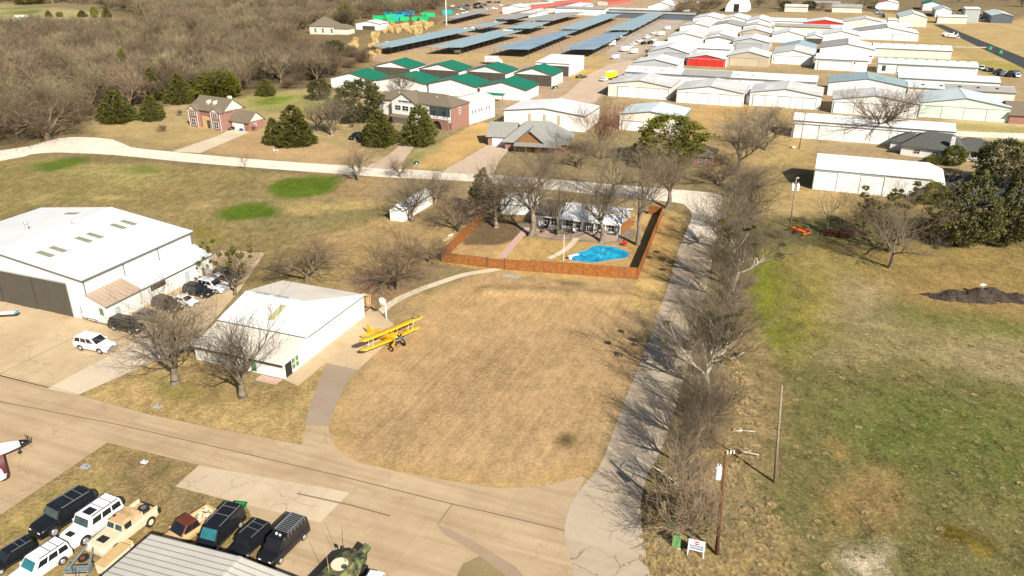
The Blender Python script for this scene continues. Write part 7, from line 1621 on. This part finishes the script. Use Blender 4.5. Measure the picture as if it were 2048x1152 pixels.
for s_ in (-1,1):
    W_=[(-2.9,.5*s_),(-3.55,5.2*s_),(-3.8,5.9*s_),(-4.3,6.1*s_),(-4.75,5.9*s_),(-5.1,.5*s_)]
    m=MB(); m.slab([(x,y,.95+abs(y)*.075) for x,y in W_],.14); o=m.build('wing',MT['white_gloss'],r); recalc(o)
    W2=[(-2.85,.45*s_),(-3.3,3.6*s_),(-3.55,5.2*s_),(-3.80,5.2*s_),(-3.75,3.9*s_),(-3.9,3.3*s_),(-4.4,2.9*s_),(-5.1,2.7*s_),(-5.12,.45*s_)]
    m=MB(); m.slab([(x,y,.96+abs(y)*.075) for x,y in W2],.10); recalc(m.build('wing_stripe',MT['maroon_paint'],o))
    m=MB(); m.tube((-4.0,s_*1.9,.22),(-4.0,s_*2.05,.22),.22,.22,12); m.tube((-4.0,s_*1.95,.2),(-4.0,s_*1.95,1.05),.05,.05,6); m.build('main_gear',MT['rubber'],r)
    m=MB(); m.slab([(-9.6,.1*s_,1.75),(-9.9,2.1*s_,1.8),(-10.5,2.1*s_,1.8),(-10.7,.1*s_,1.75)],.08); recalc(m.build('tailplane',MT['white_gloss'],r))
m=MB(); m.tube((-1.2,-.08,.2),(-1.2,.08,.2),.2,.2,12); m.tube((-1.2,0,.2),(-1.2,0,1.0),.05,.05,6); m.build('nose_gear',MT['rubber'],r)
m=MB()
for k in range(4):
    t=R_(20+90*k); d=Vector((0,math.cos(t),math.sin(t))); n_=Vector((.35,-d.z*.9,d.y*.9)); c0=Vector((-.12,0,1.25))
    m.slab([tuple(c0+d*.1+n_*.05),tuple(c0+d*.6+n_*.11),tuple(c0+d*1.1+n_*.06),tuple(c0+d*1.2),tuple(c0+d*1.1-n_*.05),tuple(c0+d*.5-n_*.08)],.03)
m.build('propeller',MT['black_paint'],r)
m=MB(); pr=[(-9.0,2.0),(-10.0,3.6),(-10.8,3.7),(-10.6,1.7)]; m.loft([[(x,-.05,z) for x,z in pr],[(x,.05,z) for x,z in pr]]); recalc(m.build('tail_fin',MT['maroon_paint'],r))
# white wing tip plane left of the apron
a=G(34,624,1.0)
r=thing('light_plane','white light plane whose wing with a blue tip enters at the left edge','airplane',(a[0],a[1],0),R_(8))
m=MB(); m.loft([[(x,.7,1.0),(x,0,1.14),(x,-.7,1.0),(x,0,.96)] for x in (-11,-.25)]); recalc(m.build('wing',MT['white_gloss'],r)); m=MB(); m.loft([[(x,.7*s,1.0),(x,0,1.0+.14*s),(x,-.7*s,1.0),(x,0,1-.04*s)] for x,s in ((-.25,1),(.0,.95),(.12,.7))]); recalc(m.build('wing_tip',MT['cyan_paint'],r))
m=MB(); m.loft([[(-5.6+w*math.cos(6.283*k/12),y,.95+w*math.sin(6.283*k/12)) for k in range(12)] for y,w in ((-2.5,.15),(-2.0,.5),(0,.62),(2,.5),(4.5,.12))]); m.build('fuselage',MT['white_gloss'],r,True)
for x in (-4.6,-6.6): m=MB(); m.tube((x-.08,0,.25),(x+.08,0,.25),.25,.25,12); m.tube((x,0,.25),(x,0,1.0),.05,.05,6); m.build('wheel',MT['rubber'],r)
# small far planes near the runway
def far_plane(px,rz,lab):
    p=G(*px); r=thing('light_plane',lab,'airplane',(p[0],p[1],0),rz)
    m=MB(); m.loft([[(x,w*math.cos(6.283*k/8),1.3+h*math.sin(6.283*k/8)) for k in range(8)] for x,w,h in ((3,.2,.2),(2.4,.45,.45),(0,.6,.7),(-2,.35,.4),(-4,.1,.2))]); m.build('fuselage',MT['white_gloss'],r,True)
    m=MB(); m.slab([(.9,-5.2,1.0),(.9,5.2,1.0),(-.6,5.2,1.0),(-.6,-5.2,1.0)],.15); m.build('wing',MT['white_gloss'],r); m=MB(); m.slab([(-3.4,-1.7,1.4),(-3.4,1.7,1.4),(-4.1,1.7,1.4),(-4.1,-1.7,1.4)],.08); m.build('tailplane',MT['white_gloss'],r)
    m=MB(); m.loft([[(-3.2,y,1.4),(-3.9,y,2.7),(-4.3,y,2.7),(-4.1,y,1.4)] for y in (-.04,.04)]); recalc(m.build('tail_fin',MT['white_gloss'],r))
    m=MB(); [m.tube((x,y-.06,.25),(x,y+.06,.25),.25,.25,10) for x,y in ((2.2,0),(-.2,1.2),(-.2,-1.2))]; [m.tube((x,y,.25),(x,y,1.1),.05,.05,5) for x,y in ((2.2,0),(-.2,1.2),(-.2,-1.2))]; m.build('wheel',MT['dark_steel'],r)
far_plane((1892,72),R_(150),'small white plane parked left of the black runway'); far_plane((1904,76),R_(200),'second small white plane parked left of the black runway')
# ---------------- yard traffic, boats, trailers ----------------
CG='cars parked around the storage yard'
def boat(loc,rz,lab,first=[None]):
    if first[0]: return dup(first[0],loc,rz,lab)
    r=thing('boat',lab,'boat',loc,rz,'boats stored under the carports'); m=MB()
    m.loft([[(x,-w,1.5),(x,-w*.7,.8),(x,0,.6),(x,w*.7,.8),(x,w,1.5)] for x,w in ((-3,1.0),(0,1.15),(2,.9),(3.2,.1))]); m.build('hull',MT['white_gloss'],r); m=MB(); m.box(-1.2,.8,-.75,.75,1.5,2.3); m.build('cabin',MT['white_gloss'],r); m=MB(); m.box(.8,.84,-.6,.6,1.7,2.2); m.build('windscreen',MT['glass_dark'],r); m=MB(); m.box(-3.2,3.6,-.1,.1,.45,.6); [m.tube((-1+x,y*1.05-.1,.35),(-1+x,y*1.05+.1,.35),.35,.35,10) for y in (-1,1) for x in (0,.8)]; m.build('trailer',MT['dark_steel'],r); first[0]=r; return r
def caravan(loc,rz,lab,first=[None],s=1.0):
    if first[0]: o=dup(first[0],loc,rz,lab); o.scale=(s,s,s); return o
    r=thing('caravan',lab,'caravan',loc,rz,'caravans and box trailers of the storage yard'); m=MB(); m.box(-3.2,3.0,-1.2,1.2,.6,3.0); bevel(m.build('body',MT['white_gloss'],r),.2,3)
    for x in (-2,0,1.8): m=MB(); m.box(x-.4,x+.4,-1.24,-1.2,1.6,2.3); m.build('window',MT['glass_dark'],r)
    m=MB(); [m.tube((x,y*1.1-.1,.38),(x,y*1.1+.1,.38),.38,.38,10) for y in (-1,1) for x in (-.5,.4)]; m.tube((3,0,.6),(4.2,0,.5),.06,.06,5); m.build('wheel',MT['dark_steel'],r); first[0]=r; r.scale=(s,)*3; return r
PRO={}
def car(kind,col,loc,rz,lab,grp=CG):
    if (kind,col) in PRO: return dup(PRO[(kind,col)],(loc[0],loc[1],0),rz,lab,grp)
    PRO[(kind,col)]=vehicle(kind,col,'parked_car',lab,loc,rz,grp); return PRO[(kind,col)]
ry=random.Random(12); nth=['first','second','third','fourth']
for ci,c in enumerate(CP):
    nl,nr,fr,fl=[G(*p)[:2] for p in c[1:5]]; L=math.dist(nr,fr); n=int(L/4.2); d=((fr[0]-nr[0])/L,(fr[1]-nr[1])/L); rz=math.atan2(d[1],d[0])-math.pi/2
    for k in range(n):
        if ry.random()<.30: continue
        s=(k+.5)/n; inset=.2+1.2*ry.random(); x=nr[0]+(fr[0]-nr[0])*s+math.cos(rz+math.pi)*inset; y=nr[1]+(fr[1]-nr[1])*s+math.sin(rz+math.pi)*inset
        t=ry.random(); nm=c[0].split(',')[0]
        if t<.45: boat((x,y,0),rz,'white boat on a trailer stored under a carport roof')
        elif t<.75: caravan((x,y,0),rz,'white caravan stored under a carport roof')
        else: car(ry.choice(['suv','pickup']),ry.choice(['white_gloss','grey_paint']),(x,y),rz,'vehicle stored under a carport roof','vehicles stored under the carports')
for px,k,c,l,rz in [((1260,96),'pickup','white_gloss','white pickup in the line of vehicles on the storage lane',50),((1268,90),'suv','white_gloss','white suv in the line of vehicles on the storage lane',50),((1279,84),'pickup','white_gloss','white truck ahead of the suv on the storage lane',50),((1288,89),'suv','black_paint','black suv at the right side of the storage lane',50),((1301,88),'suv','black_paint','dark car next to the black suv of the storage lane',50),((1308,82),'sedan','white_gloss','white car beyond the dark cars of the storage lane',50),((1294,77),'van','white_gloss','white van at the far end of the vehicle line',50),((1209,162),'suv','white_gloss','white suv beside the yellow truck',60),((1163,156),'sedan','dark_green_box','small dark cart on the drive below the white box hangar',10),((1307,68),'pickup','white_gloss','farthest white pickup of the storage lane',50)]:
    p=G(*px); car(k,c,p,R_(rz),l)
for px,l,s in [((1250,103),'black fronted white trailer on the storage lane',.9),((1268,107),'white box trailer beside the storage lane',.8),((1231,118),'small grey trailer near the end of the storage lane',.7),((1322,72),'white trailer at the top of the storage lane',.9),((1222,92),'big white boat shaped caravan by the fourth carport',1.0),((915,107),'white refrigerator sized trailer under the second carport',.6),((1335,60),'tan container at the top of the storage lane',.8)]:
    p=G(*px); caravan((p[0],p[1],0),R_(50),l,s=s)
# box truck with red lettering
p=G(985,128); r=thing('box_truck','white box truck with a red lettered side parked above the green hangars','truck',(p[0],p[1],0),R_(0))
m=MB(); m.box(-3.6,2.8,-1.2,1.2,1.0,3.6); bevel(m.build('cargo_box',MT['white_gloss'],r),.05); m=MB(); m.loft([[(2.9,y*1.1,.6) for y in (-1,1)]+[(2.9,1.1,2.6),(2.9,-1.1,2.6)],[(3.9,y*1.1,.6) for y in (-1,1)]+[(3.7,1.0,2.4),(3.7,-1.0,2.4)],[(4.8,y*1.0,.6) for y in (-1,1)]+[(4.8,1.0,1.5),(4.8,-1.0,1.5)]]); m.build('cab',MT['white_gloss'],r)
m=MB(); [m.box(-2.6+.55*k,-2.25+.55*k,-1.23,-1.2,2.1,2.8) for k in range(6)]; m.build('lettering',MT['sign_red'],r); m=MB(); m.box(-3.5,2.7,-1.23,-1.2,1.1,1.4); m.build('stripe',MT['sign_red'],r)
m=MB(); [m.tube((x,y*1.0-.15,.45),(x,y*1.0+.15,.45),.45,.45,12) for x in (-2.3,3.4) for y in (-1,1)]; m.build('wheel',MT['rubber'],r)
# yellow truck
p=G(1222,158); r=thing('yellow_truck','bright lime yellow box truck beside the pale grey roofed hangar','truck',(p[0],p[1],0),R_(62))
m=MB(); m.box(-3.4,2.4,-1.25,1.25,.9,3.3); bevel(m.build('cargo_box',MT['lime_paint'],r),.05); m=MB(); m.box(-3.3,2.3,-1.15,1.15,3.3,3.4); m.build('roof',MT['white_gloss'],r); m=MB(); m.box(2.5,4.4,-1.15,1.15,.6,2.6); bevel(m.build('cab',MT['lime_paint'],r),.2,2); m=MB(); m.box(4.38,4.43,-1,1,1.6,2.4); m.build('windscreen',MT['glass_dark'],r); m=MB(); [m.tube((x,y*1.1-.15,.5),(x,y*1.1+.15,.5),.5,.5,12) for x in (-2.2,3.2) for y in (-1,1)]; m.build('wheel',MT['rubber'],r)
# coloured bins at the top left of the yard
BG='coloured scrap bins at the top of the yard'
bk=[(757,41,'green'),(768,38,'green'),(781,38,'green'),(793,33,'blue'),(806,31,'blue'),(778,32,'blue'),(792,42,'teal'),(809,42,'green'),(800,37,'teal'),(832,41,'green'),(848,42,'green'),(861,34,'green'),(850,31,'green'),(784,44,'green'),(895,29,'teal'),(820,30,'blue')]
prev={}
adj=['leftmost','second','third','upper','highest','small','front','broad','middle','lonely','rightmost','far','rear','lowest','separate','narrow']
for i,(x,y,c) in enumerate(bk):
    p=G(x,y); r=thing('scrap_bin','%s %s open scrap bin beyond the golden reeds'%(adj[i],c if c!='teal' else 'teal'),'bin',(p[0],p[1],0),ry.uniform(-.3,.3),BG); s=ry.uniform(.8,1.15)
    m=MB(); m.loft([[(-3.2*s,-1.1,.1),(3.0*s,-1.1,.1),(3.0*s,1.1,.1),(-3.2*s,1.1,.1)],[(-3.6*s,-1.25,2.9*s),(3.6*s,-1.25,2.9*s),(3.6*s,1.25,2.9*s),(-3.6*s,1.25,2.9*s)]],False); m.poly([(-3.2*s,-1.1,.5),(3*s,-1.1,.5),(3*s,1.1,.5),(-3.2*s,1.1,.5)]); m.build('tub',MT['bin_'+c],r); m=MB(); m.box(-3.7*s,3.7*s,-1.35,-1.22,2.8*s,3.0*s); m.box(-3.7*s,3.7*s,1.22,1.35,2.8*s,3.0*s); m.build('rim',MT['bin_'+c],r)
# cars in the distance
def lot(P,n,seed,lab,grp,kinds=('suv','sedan','pickup')):
    rr=random.Random(seed)
    for k in range(n):
        t=rr.random(); s=rr.random(); x=P[0][0]+(P[1][0]-P[0][0])*t; y=P[0][1]+(P[1][1]-P[0][1])*t+(s-.5)*P[2]
        p=G(x,y); car(rr.choice(kinds),rr.choice(['black_paint','white_gloss','grey_paint','black_paint','silver_paint']),p,rr.choice([R_(68),R_(248),R_(-22)]),lab,grp)
lot([(1996,148),(2046,152),8],11,1,'car parked in the cluster at the right edge beyond the long hangar rows','cars parked right of the hangar rows'); lot([(1960,139),(1985,143),3],4,5,'car parked at the right end of the long hangar rows','cars at the end of the hangar rows')
lot([(1745,20),(1768,33),6],14,2,'car parked left of the dark gabled building','cars left of the dark gabled building'); lot([(1905,24),(1960,34),10],22,3,'car parked among the buildings beyond the runway','cars parked beyond the runway'); lot([(1945,36),(1995,44),6],14,4,'car parked near the head of the runway','cars near the head of the runway')
lot([(1060,22),(1150,16),3],20,6,'vehicle parked between the long storage buildings','vehicles between the storage buildings'); lot([(900,18),(1010,8),10],26,8,'vehicle standing at the top of the storage yard','vehicles at the top of the storage yard'); lot([(1360,9),(1440,6),8],20,9,'vehicle parked at the top centre beyond the storage yard','vehicles at the top centre')
# ---------------- poles and wires ----------------
def pole(base,top,lab,mt='pole_wood',r0=.16,transformer=0,arm=True,insul=2,z=None):
    b=G(*base); h=z or hgt(base[0],base[1],top[1]); r=thing('utility_pole',lab,'utility pole',(b[0],b[1],0),0)
    # small lean so that the top matches
    lo=G(top[0],top[1],h); lx=(lo[0]-b[0]); 
    m=MB(); m.tube((0,0,-.2),(lx,0,h),r0,r0*.65,10); m.build('pole',MT[mt],r,True)
    for k in range(transformer):
        s=1 if k%2 else -1; cx_=lx*.85+s*.52; m=MB(); m.tube((cx_,0,h*.76),(cx_,0,h*.76+1.15),.30,.30,14); m.tube((cx_,0,h*.76+1.15),(cx_,0,h*.76+1.28),.30,.12,14); o=m.build('transformer',MT['insulator'],r); m=MB(); m.tube((cx_-.1,0,h*.76+1.25),(cx_-.1,0,h*.76+1.6),.06,.04,8); m.tube((cx_+.12,0,h*.76+1.25),(cx_+.12,0,h*.76+1.55),.06,.04,8); m.build('bushing',MT['insulator'],o); m=MB(); m.box(min(cx_,lx*.8),max(cx_,lx*.8),-.05,.05,h*.8,h*.8+.1); m.build('bracket',MT['steel'],o)
    if arm: m=MB(); m.box(lx-.75,lx+.75,-.06,.06,h-.75,h-.62); m.build('crossarm',MT[mt],r)
    for k in range(insul): m=MB(); x=lx+(-.6+1.2*k/max(1,insul-1) if arm else .12+.3*k); z_=h-.62 if arm else h-.1; m.tube((x,0,z_),(x,0,z_+.3),.08,.06,8); m.build('insulator',MT['insulator'],r)
    return (b[0]+lx,b[1],h)
t1=pole((1433,1108),(1452,905),'tall brown utility pole with a white transformer beside the white sign','pole_brown',.20,1,False,3)
t2=pole((1549,965),(1564,770),'thin pale grey pole standing alone in the rough right field','pole_wood',.16,0,False,0)
t3=pole((1580,455),(1593,356),'utility pole with two transformers next to the orange trailer','pole_wood',.17,2,False,2)
t4=pole((1598,298),(1612,222),'utility pole in front of the left end of the long low white building','pole_wood',.16,0,True,2)
t5=pole((1586,236),(1592,206),'short utility pole at the left gable of the long low white building','pole_wood',.15,0,False,1)
# light pole in the storage yard, antenna tower
b=G(893,51); r=thing('light_pole','tall white lamp post in the storage yard reaching out of the top of the photo','lamp post',(b[0],b[1],0)); m=MB(); m.tube((0,0,0),(0,0,24),.35,.2,8); m.build('pole',MT['white_gloss'],r); m=MB(); m.box(-1.2,1.2,-.2,.2,23.8,24.1); m.build('lamp_head',MT['white_gloss'],r); m=MB(); m.tube((0,0,-.1),(0,0,.6),.6,.6,10); m.build('footing',MT['light_concrete'],r)
b=G(1303,234); r=thing('antenna_tower','thin lattice antenna tower in front of the pale grey roofed hangar','antenna tower',(b[0],b[1],0)); hh=hgt(1303,234,158); m=MB()
cs=[(.22*math.cos(t),.22*math.sin(t)) for t in (0,2.09,4.19)]
for x,y in cs: m.tube((x,y,0),(x,y,hh),.035,.035,4)
nn=int(hh/.6)
for k in range(nn):
    for q in range(3): a_=cs[q]; b_=cs[(q+1)%3]; m.tube((*a_,k*hh/nn),(*b_,(k+1)*hh/nn),.018,.018,3)
m.build('mast',MT['galv'],r); m=MB(); [m.box(-.9+.0,.9,-.03,.03,hh-.3-.5*k,hh-.24-.5*k) for k in range(3)]; m.tube((0,0,hh),(0,0,hh+1),.02,.02,4); m.build('aerial',MT['galv'],r)
# ---------------- street furniture at the bottom ----------------
a=G(1375,1110);b=G(1406,1117); ang=math.atan2(b[1]-a[1],b[0]-a[0]); L=math.dist(a,b)
r=thing('information_sign','white sign board on two posts with a red emblem and two blue bands','sign',(a[0],a[1],0),ang)
for x in (0,L): m=MB(); m.box(x-.05,x+.05,-.05,.05,0,2.0); m.build('post',MT['white_gloss'],r)
m=MB(); m.box(.051,L-.051,-.03,.03,.75,2.0); bd=m.build('board',MT['sign_white'],r)
m=MB(); n=24; m.slab([(L/2+.26*math.cos(6.283*k/n),-.036,1.70+.20*math.sin(6.283*k/n)) for k in range(n)],.0) if False else m.poly([(L/2+.27*math.cos(6.283*k/n),-.036,1.68+.22*math.sin(6.283*k/n)) for k in range(n)]); m.build('emblem',MT['sign_red'],bd)
m=MB(); m.box(L/2-.30,L/2+.30,-.042,-.038,1.64,1.72); m.build('emblem_bar',MT['sign_white'],bd)
for z0,z1 in ((1.17,1.40),(.93,1.08)):
    m=MB(); m.box(.12,L-.12,-.036,-.032,z0,z1); q=m.build('band',MT['sign_blue'],bd); m=MB(); x=.2; rr=random.Random(int(z0*100))
    while x<L-.25: w_=rr.uniform(.04,.12); m.box(x,x+w_,-.042,-.038,z0+.07,z1-.06); x+=w_+.035
    m.build('lettering',MT['sign_white'],q)
p=G(1352,1092); r=thing('utility_box','pale green pad mounted utility box left of the white sign','utility box',(p[0],p[1],0),-.25); m=MB(); m.box(-.40,.40,-.35,.35,.08,1.45); bevel(m.build('cabinet',MT['green_box'],r),.04); m=MB(); m.box(-.5,.5,-.45,.45,-.05,.08); m.build('pad',MT['light_concrete'],r); m=MB(); m.box(-.01,.01,-.36,-.35,.15,1.35); m.box(.06,.10,-.38,-.35,.7,.8); m.build('door_seam',MT['dark_green_box'],r)
p=G(1339,1088); r=thing('street_sign','green street name blade on a thin steel post beside the utility box','sign',(p[0],p[1],0),.3); m=MB(); m.tube((0,0,0),(0,0,2.5),.03,.03,6); m.build('post',MT['steel'],r); m=MB(); m.box(-.45,.45,-.015,.015,2.3,2.5); m.build('blade',MT['green_sign'],r); m=MB(); m.box(-.015,.015,-.45,.45,2.52,2.7); m.build('blade',MT['green_sign'],r)
# basketball goal
b=G(773,638); r=thing('basketball_goal','white basketball goal with a fan shaped backboard beside the biplane','basketball goal',(b[0],b[1],0),math.atan2(-.25,-.97)+math.pi)
m=MB(); m.tube((0,0,0),(0,0,2.9),.09,.09,8); m.tube((0,0,2.9),(-.55,0,3.2),.07,.06,8); m.build('post',MT['white_gloss'],r)
m=MB(); pr=[(-.35,2.75),(.35,2.75),(.62,3.1),(.68,3.4),(.5,3.72),(.2,3.88),(-.2,3.88),(-.5,3.72),(-.68,3.4),(-.62,3.1)]; m.loft([[(-.60,y,z) for y,z in pr],[(-.66,y,z) for y,z in pr]]); recalc(m.build('backboard',MT['white_gloss'],r)); r.rotation_euler=(0,0,R_(60))
m=MB(); [m.tube((-.92+.23*math.cos(6.283*k/14),.23*math.sin(6.283*k/14),3.05),(-.92+.23*math.cos(6.283*(k+1)/14),.23*math.sin(6.283*(k+1)/14),3.05),.015,.015,4) for k in range(14)]; m.build('hoop',MT['orange_paint'],r)
m=MB(); [m.tube((-.92+.22*math.cos(6.283*k/10),.22*math.sin(6.283*k/10),3.04),(-.92+.13*math.cos(6.283*(k+1)/10),.13*math.sin(6.283*(k+1)/10),2.65),.008,.008,3) for k in range(10)]; m.build('net',MT['white_paint'],r)
# brown steel swing gate and wooden crate at the hangar corner
b=G(744,618); r=thing('steel_gate_frame','tall rusty brown steel gate frame at the back corner of the small white hangar','gate frame',(b[0],b[1],0),0); e1=G(722,628); e2=G(733,640)
hh=hgt(744,618,566); m=MB(); m.tube((0,0,0),(0,0,hh),.07,.07,6); m.build('post',MT['rust_wood'],r)
m=MB(); ex,ey=e1[0]-b[0],e1[1]-b[1]; m.tube((0,0,hh),(ex,ey,hh*.68),.05,.05,5); m.tube((0,0,.3),(ex,ey,.3),.05,.05,5); m.tube((0,0,.3),(ex*.8,ey*.8,hh*.45),.04,.04,5); m.build('brace',MT['rust_wood'],r)
b=G(733,612); r=thing('wooden_crate','tall yellowish plywood crate leaning at the back corner of the small white hangar','crate',(b[0],b[1],0),-AZG); m=MB(); m.box(-.75,.75,-.4,.5,0,2.0); bevel(m.build('box',MT['plywood'],r),.03); m=MB(); m.box(.1,.2,-.46,-.4,0,2.0); m.box(-.75,.75,-.46,-.4,1.85,1.97); m.box(-.75,.75,-.46,-.4,.05,.17); m.build('batten',MT['trim_brown'],r)
# white tank and fuel fittings beside the large hangar
p=G(188,641); r=thing('fuel_tank','white horizontal tank against the front corner of the annex of the largest hangar','tank',(p[0],p[1],0),-AZG); m=MB(); m.tube((-1.6,0,.85),(1.3,0,.85),.55,.55,20); bevel(m.build('tank',MT['white_gloss'],r),.1,2); m=MB(); [m.box(x-.08,x+.08,-.45,.45,0,.45) for x in (-1.1,.9)]; m.build('cradle',MT['steel'],r); m=MB(); m.tube((-1.9,-.3,.2),(-2.1,-.1,2.0),.05,.05,6); m.tube((-1.9,-.3,.2),(1.6,-.6,.1),.035,.035,6); m.build('pipe',MT['dark_steel'],r)
p=G(152,618); r=thing('fuel_pump','dark fuel pump fixture on the front wall of the largest hangar','pump',(p[0],p[1],0),-AZG); m=MB(); m.box(-.25,.25,-.25,.2,1.0,2.2); bevel(m.build('pump_body',MT['dark_steel'],r),.04); m=MB(); m.tube((-.5,-.1,1.8),(.5,-.1,1.8),.1,.1,8); m.tube((0,0,0),(0,0,1.0),.08,.08,8); m.build('nozzle_pipe',MT['dark_steel'],r)
# orange trailer frame, dark red equipment
p=G(1598,468); r=thing('utility_trailer','bright orange open utility trailer frame in the grass by the pole with two transformers','trailer',(p[0],p[1],0),R_(-62)); m=MB()
for y in (-.9,.9): m.box(-1.9,1.9,y-.10,y+.10,.6,.85)
for x in (-1.9,-.6,.7,1.9): m.box(x-.10,x+.10,-.9,.9,.61,.84)
m.box(-.1,.1,-.9,.9,.62,.83); m.build('frame',MT['orange_paint'],r); m=MB()
for y in (-.9,.9): m.box(-1.9,1.9,y-.05,y+.05,.86,1.15)
m.build('side_rail',MT['orange_paint'],r); m=MB(); m.tube((1.9,0,.7),(3.0,0,.5),.08,.06,6); m.build('drawbar',MT['dark_steel'],r)
for y in (-1,1): m=MB(); m.tube((-.3,y*1.05-.12,.4),(-.3,y*1.05+.12,.4),.4,.4,14); m.build('wheel',MT['rubber'],r)
for i,(px,l) in enumerate([((1664,471),'dark red disc harrow in the shade of the trees, left one'),((1688,474),'dark red disc harrow in the shade of the trees, right one')]):
    p=G(*px); r=thing('disc_harrow',l,'farm implement',(p[0],p[1],0),R_(-15),'dark red farm implements'); m=MB(); m.box(-1.6,1.6,-.08,.08,.7,.85); m.box(-1.6,1.6,.7,.85,.7,.85); [m.box(x-.06,x+.06,-.9,1.6,.55,.7) for x in (-1.5,-.5,.5,1.5)]; m.build('frame',MT['dark_red_paint'],r)
    m=MB(); [m.tube((-1.5+.3*k,-.6,.3),(-1.46+.3*k,-.6,.3),.3,.3,12) for k in range(11)]; [m.tube((-1.5+.3*k,1.2,.3),(-1.46+.3*k,1.2,.3),.3,.3,12) for k in range(11)]; m.build('disc',MT['dark_red_paint'],r)
# small green box on the lawn by the cross road, far green markers, boxes
for px,l,s in [((833,329),'small dark green utility box at the edge of the golden lawn',.9),((1110,178),'dark green cart by the right end of the green roofed hangars',1.3)]:
    p=G(*px); r=thing('ground_box',l,'utility box',(p[0],p[1],0),.3); m=MB(); m.box(-.7*s,.7*s,-.5*s,.5*s,.08,.9*s); bevel(m.build('cabinet',MT['dark_green_box'],r),.08); m=MB(); m.box(-.8*s,.8*s,-.6*s,.6*s,-.05,.08); m.build('pad',MT['light_concrete'],r); m=MB(); m.box(-.2,.2,-.52*s,-.5*s,.3,.6*s); m.build('label_plate',MT['white_gloss'],r)
for px in [(1980,101),(2001,109)]:
    p=G(*px); r=thing('runway_marker','small green frame marker on the near edge of the black runway','marker',(p[0],p[1],0),0,'green runway markers'); m=MB(); m.box(-.8,.8,-.1,.1,.5,2.0); m.build('board',MT['green_sign'],r); m=MB(); [m.tube((x,0,0),(x,0,.5),.05,.05,5) for x in (-.6,.6)]; m.build('leg',MT['green_sign'],r)
p=G(552,303); r=thing('lawn_bench','white garden seat frame lying on the lawn by the pale road','garden seat',(p[0],p[1],0),.5); m=MB(); m.box(-.7,.7,-.25,.25,.3,.4); m.build('seat',MT['white_gloss'],r); m=MB(); m.box(-.7,-.6,-.25,.25,.0,1.1); m.build('backrest',MT['white_gloss'],r)
p=G(1590,296); boulder(p[0]-.5,p[1],.8,'pale boulder at the foot of the utility pole by the long white building','light_concrete')
# ---------------- black gravel heaps ----------------
def heap(poly_c,rx,ry_,h,rz,lab,seed):
    p=G(*poly_c); rr=random.Random(seed); nr,na=26,60; vs=[];fs=[]; ph=[rr.uniform(0,6.28) for _ in range(5)]
    for i in range(nr+1):
        t=i/nr
        for k in range(na):
            a=6.283*k/na; w=1+.16*math.sin(2*a+ph[0])+.10*math.sin(5*a+ph[1])+.07*math.sin(9*a+ph[2])+rr.uniform(-.05,.05)*(t>.9); x=math.cos(a)*rx*t*w; y=math.sin(a)*ry_*t*w
            z=h*max(0,(1-t**1.6))*(.75+.25*math.sin(x*1.3+ph[3]))+rr.uniform(-.09,.09)*(1 if t<.97 else .2)-.02; vs.append((x,y,max(z,-.03)))
    for i in range(nr):
        for k in range(na): j=(k+1)%na; fs.append((i*na+k,(i+1)*na+k,(i+1)*na+j,i*na+j))
    m=MB(); m.add(vs,fs); o=m.build('gravel_heap',MT['black_gravel'],None); o.location=(p[0],p[1],0); o.rotation_euler=(0,0,rz); tag(o,lab,'gravel heap','black gravel heaps'); recalc(o)
mat('black_gravel',(0.030,0.026,0.024),1.0,noise=.9,nscale=2.5,col2=(0.085,0.065,0.05),spec=.02)
heap((1903,597),3.9,1.9,1.5,-.35,'black gravel heap, nearest and leftmost of the three',1); heap((1946,595),4.6,2.1,1.9,-.45,'black gravel heap in the middle of the three',2); heap((2000,596),4.9,2.2,1.9,-.42,'black gravel heap at the right end of the three',3)
p=G(1961,590); r=thing('white_board','small white scrap board lying on the middle gravel heap','board',(p[0],p[1],1.75),.4); m=MB(); m.slab([(-.5,-.3,.05),(.5,-.25,.12),(.45,.3,.2),(-.5,.3,.1)],.04); m.build('sheet',MT['white_gloss'],r)
# dead limbs in the verge
def deadlimb(pts,r0,lab):
    b=G(*pts[0][:2]); o_=[]
    for px,py,z in [(pts[0][0],pts[0][1],0.0)]+list(pts[1:]): q=G(px,py,z); o_.append((q[0]-b[0],q[1]-b[1],z))
    m=MB()
    for i in range(len(o_)-1): a_=r0*(1-i/len(o_)); m.tube(o_[i],o_[i+1],a_,a_*.75,6)
    rr=random.Random(int(pts[0][0]))
    for i in range(1,len(o_)):
        for k in range(3): d=Vector((rr.uniform(-1,1),rr.uniform(-1,1),rr.uniform(-.2,.6))); a_=Vector(o_[i]); m.tube(a_,a_+d*.9,r0*.3,r0*.1,4)
    o=m.build('dead_branch',MT['bark_pale'],None,True); o.location=b; tag(o,lab,'dead branch','bleached dead branches')
deadlimb([(1462,863,.1),(1485,861,.3),(1508,863,.2)],.09,'bleached fallen branch above the bottom utility pole'); deadlimb([(1470,898,.3),(1495,905,.9),(1518,910,.4)],.11,'bleached fallen branch just right of the transformer'); 
deadlimb([(1415,800,1.0),(1405,775,2.6),(1385,752,3.6),(1352,742,4.2)],.13,'bleached broken limb reaching over the lane'); deadlimb([(1405,815,.5),(1392,790,1.6),(1376,768,2.4)],.12,'shorter bleached limb below the broken one'); deadlimb([(1372,990,1.0),(1348,962,2.4),(1325,945,3.2),(1302,930,3.6)],.13,'bleached forked limb over the dark tangled tree')
deadlimb([(1450,722,.3),(1475,712,1.2),(1490,704,1.6)],.10,'bleached stub at the edge of the right field'); deadlimb([(1448,802,.2),(1452,784,1.2)],.12,'short bleached stump beside the tree line')
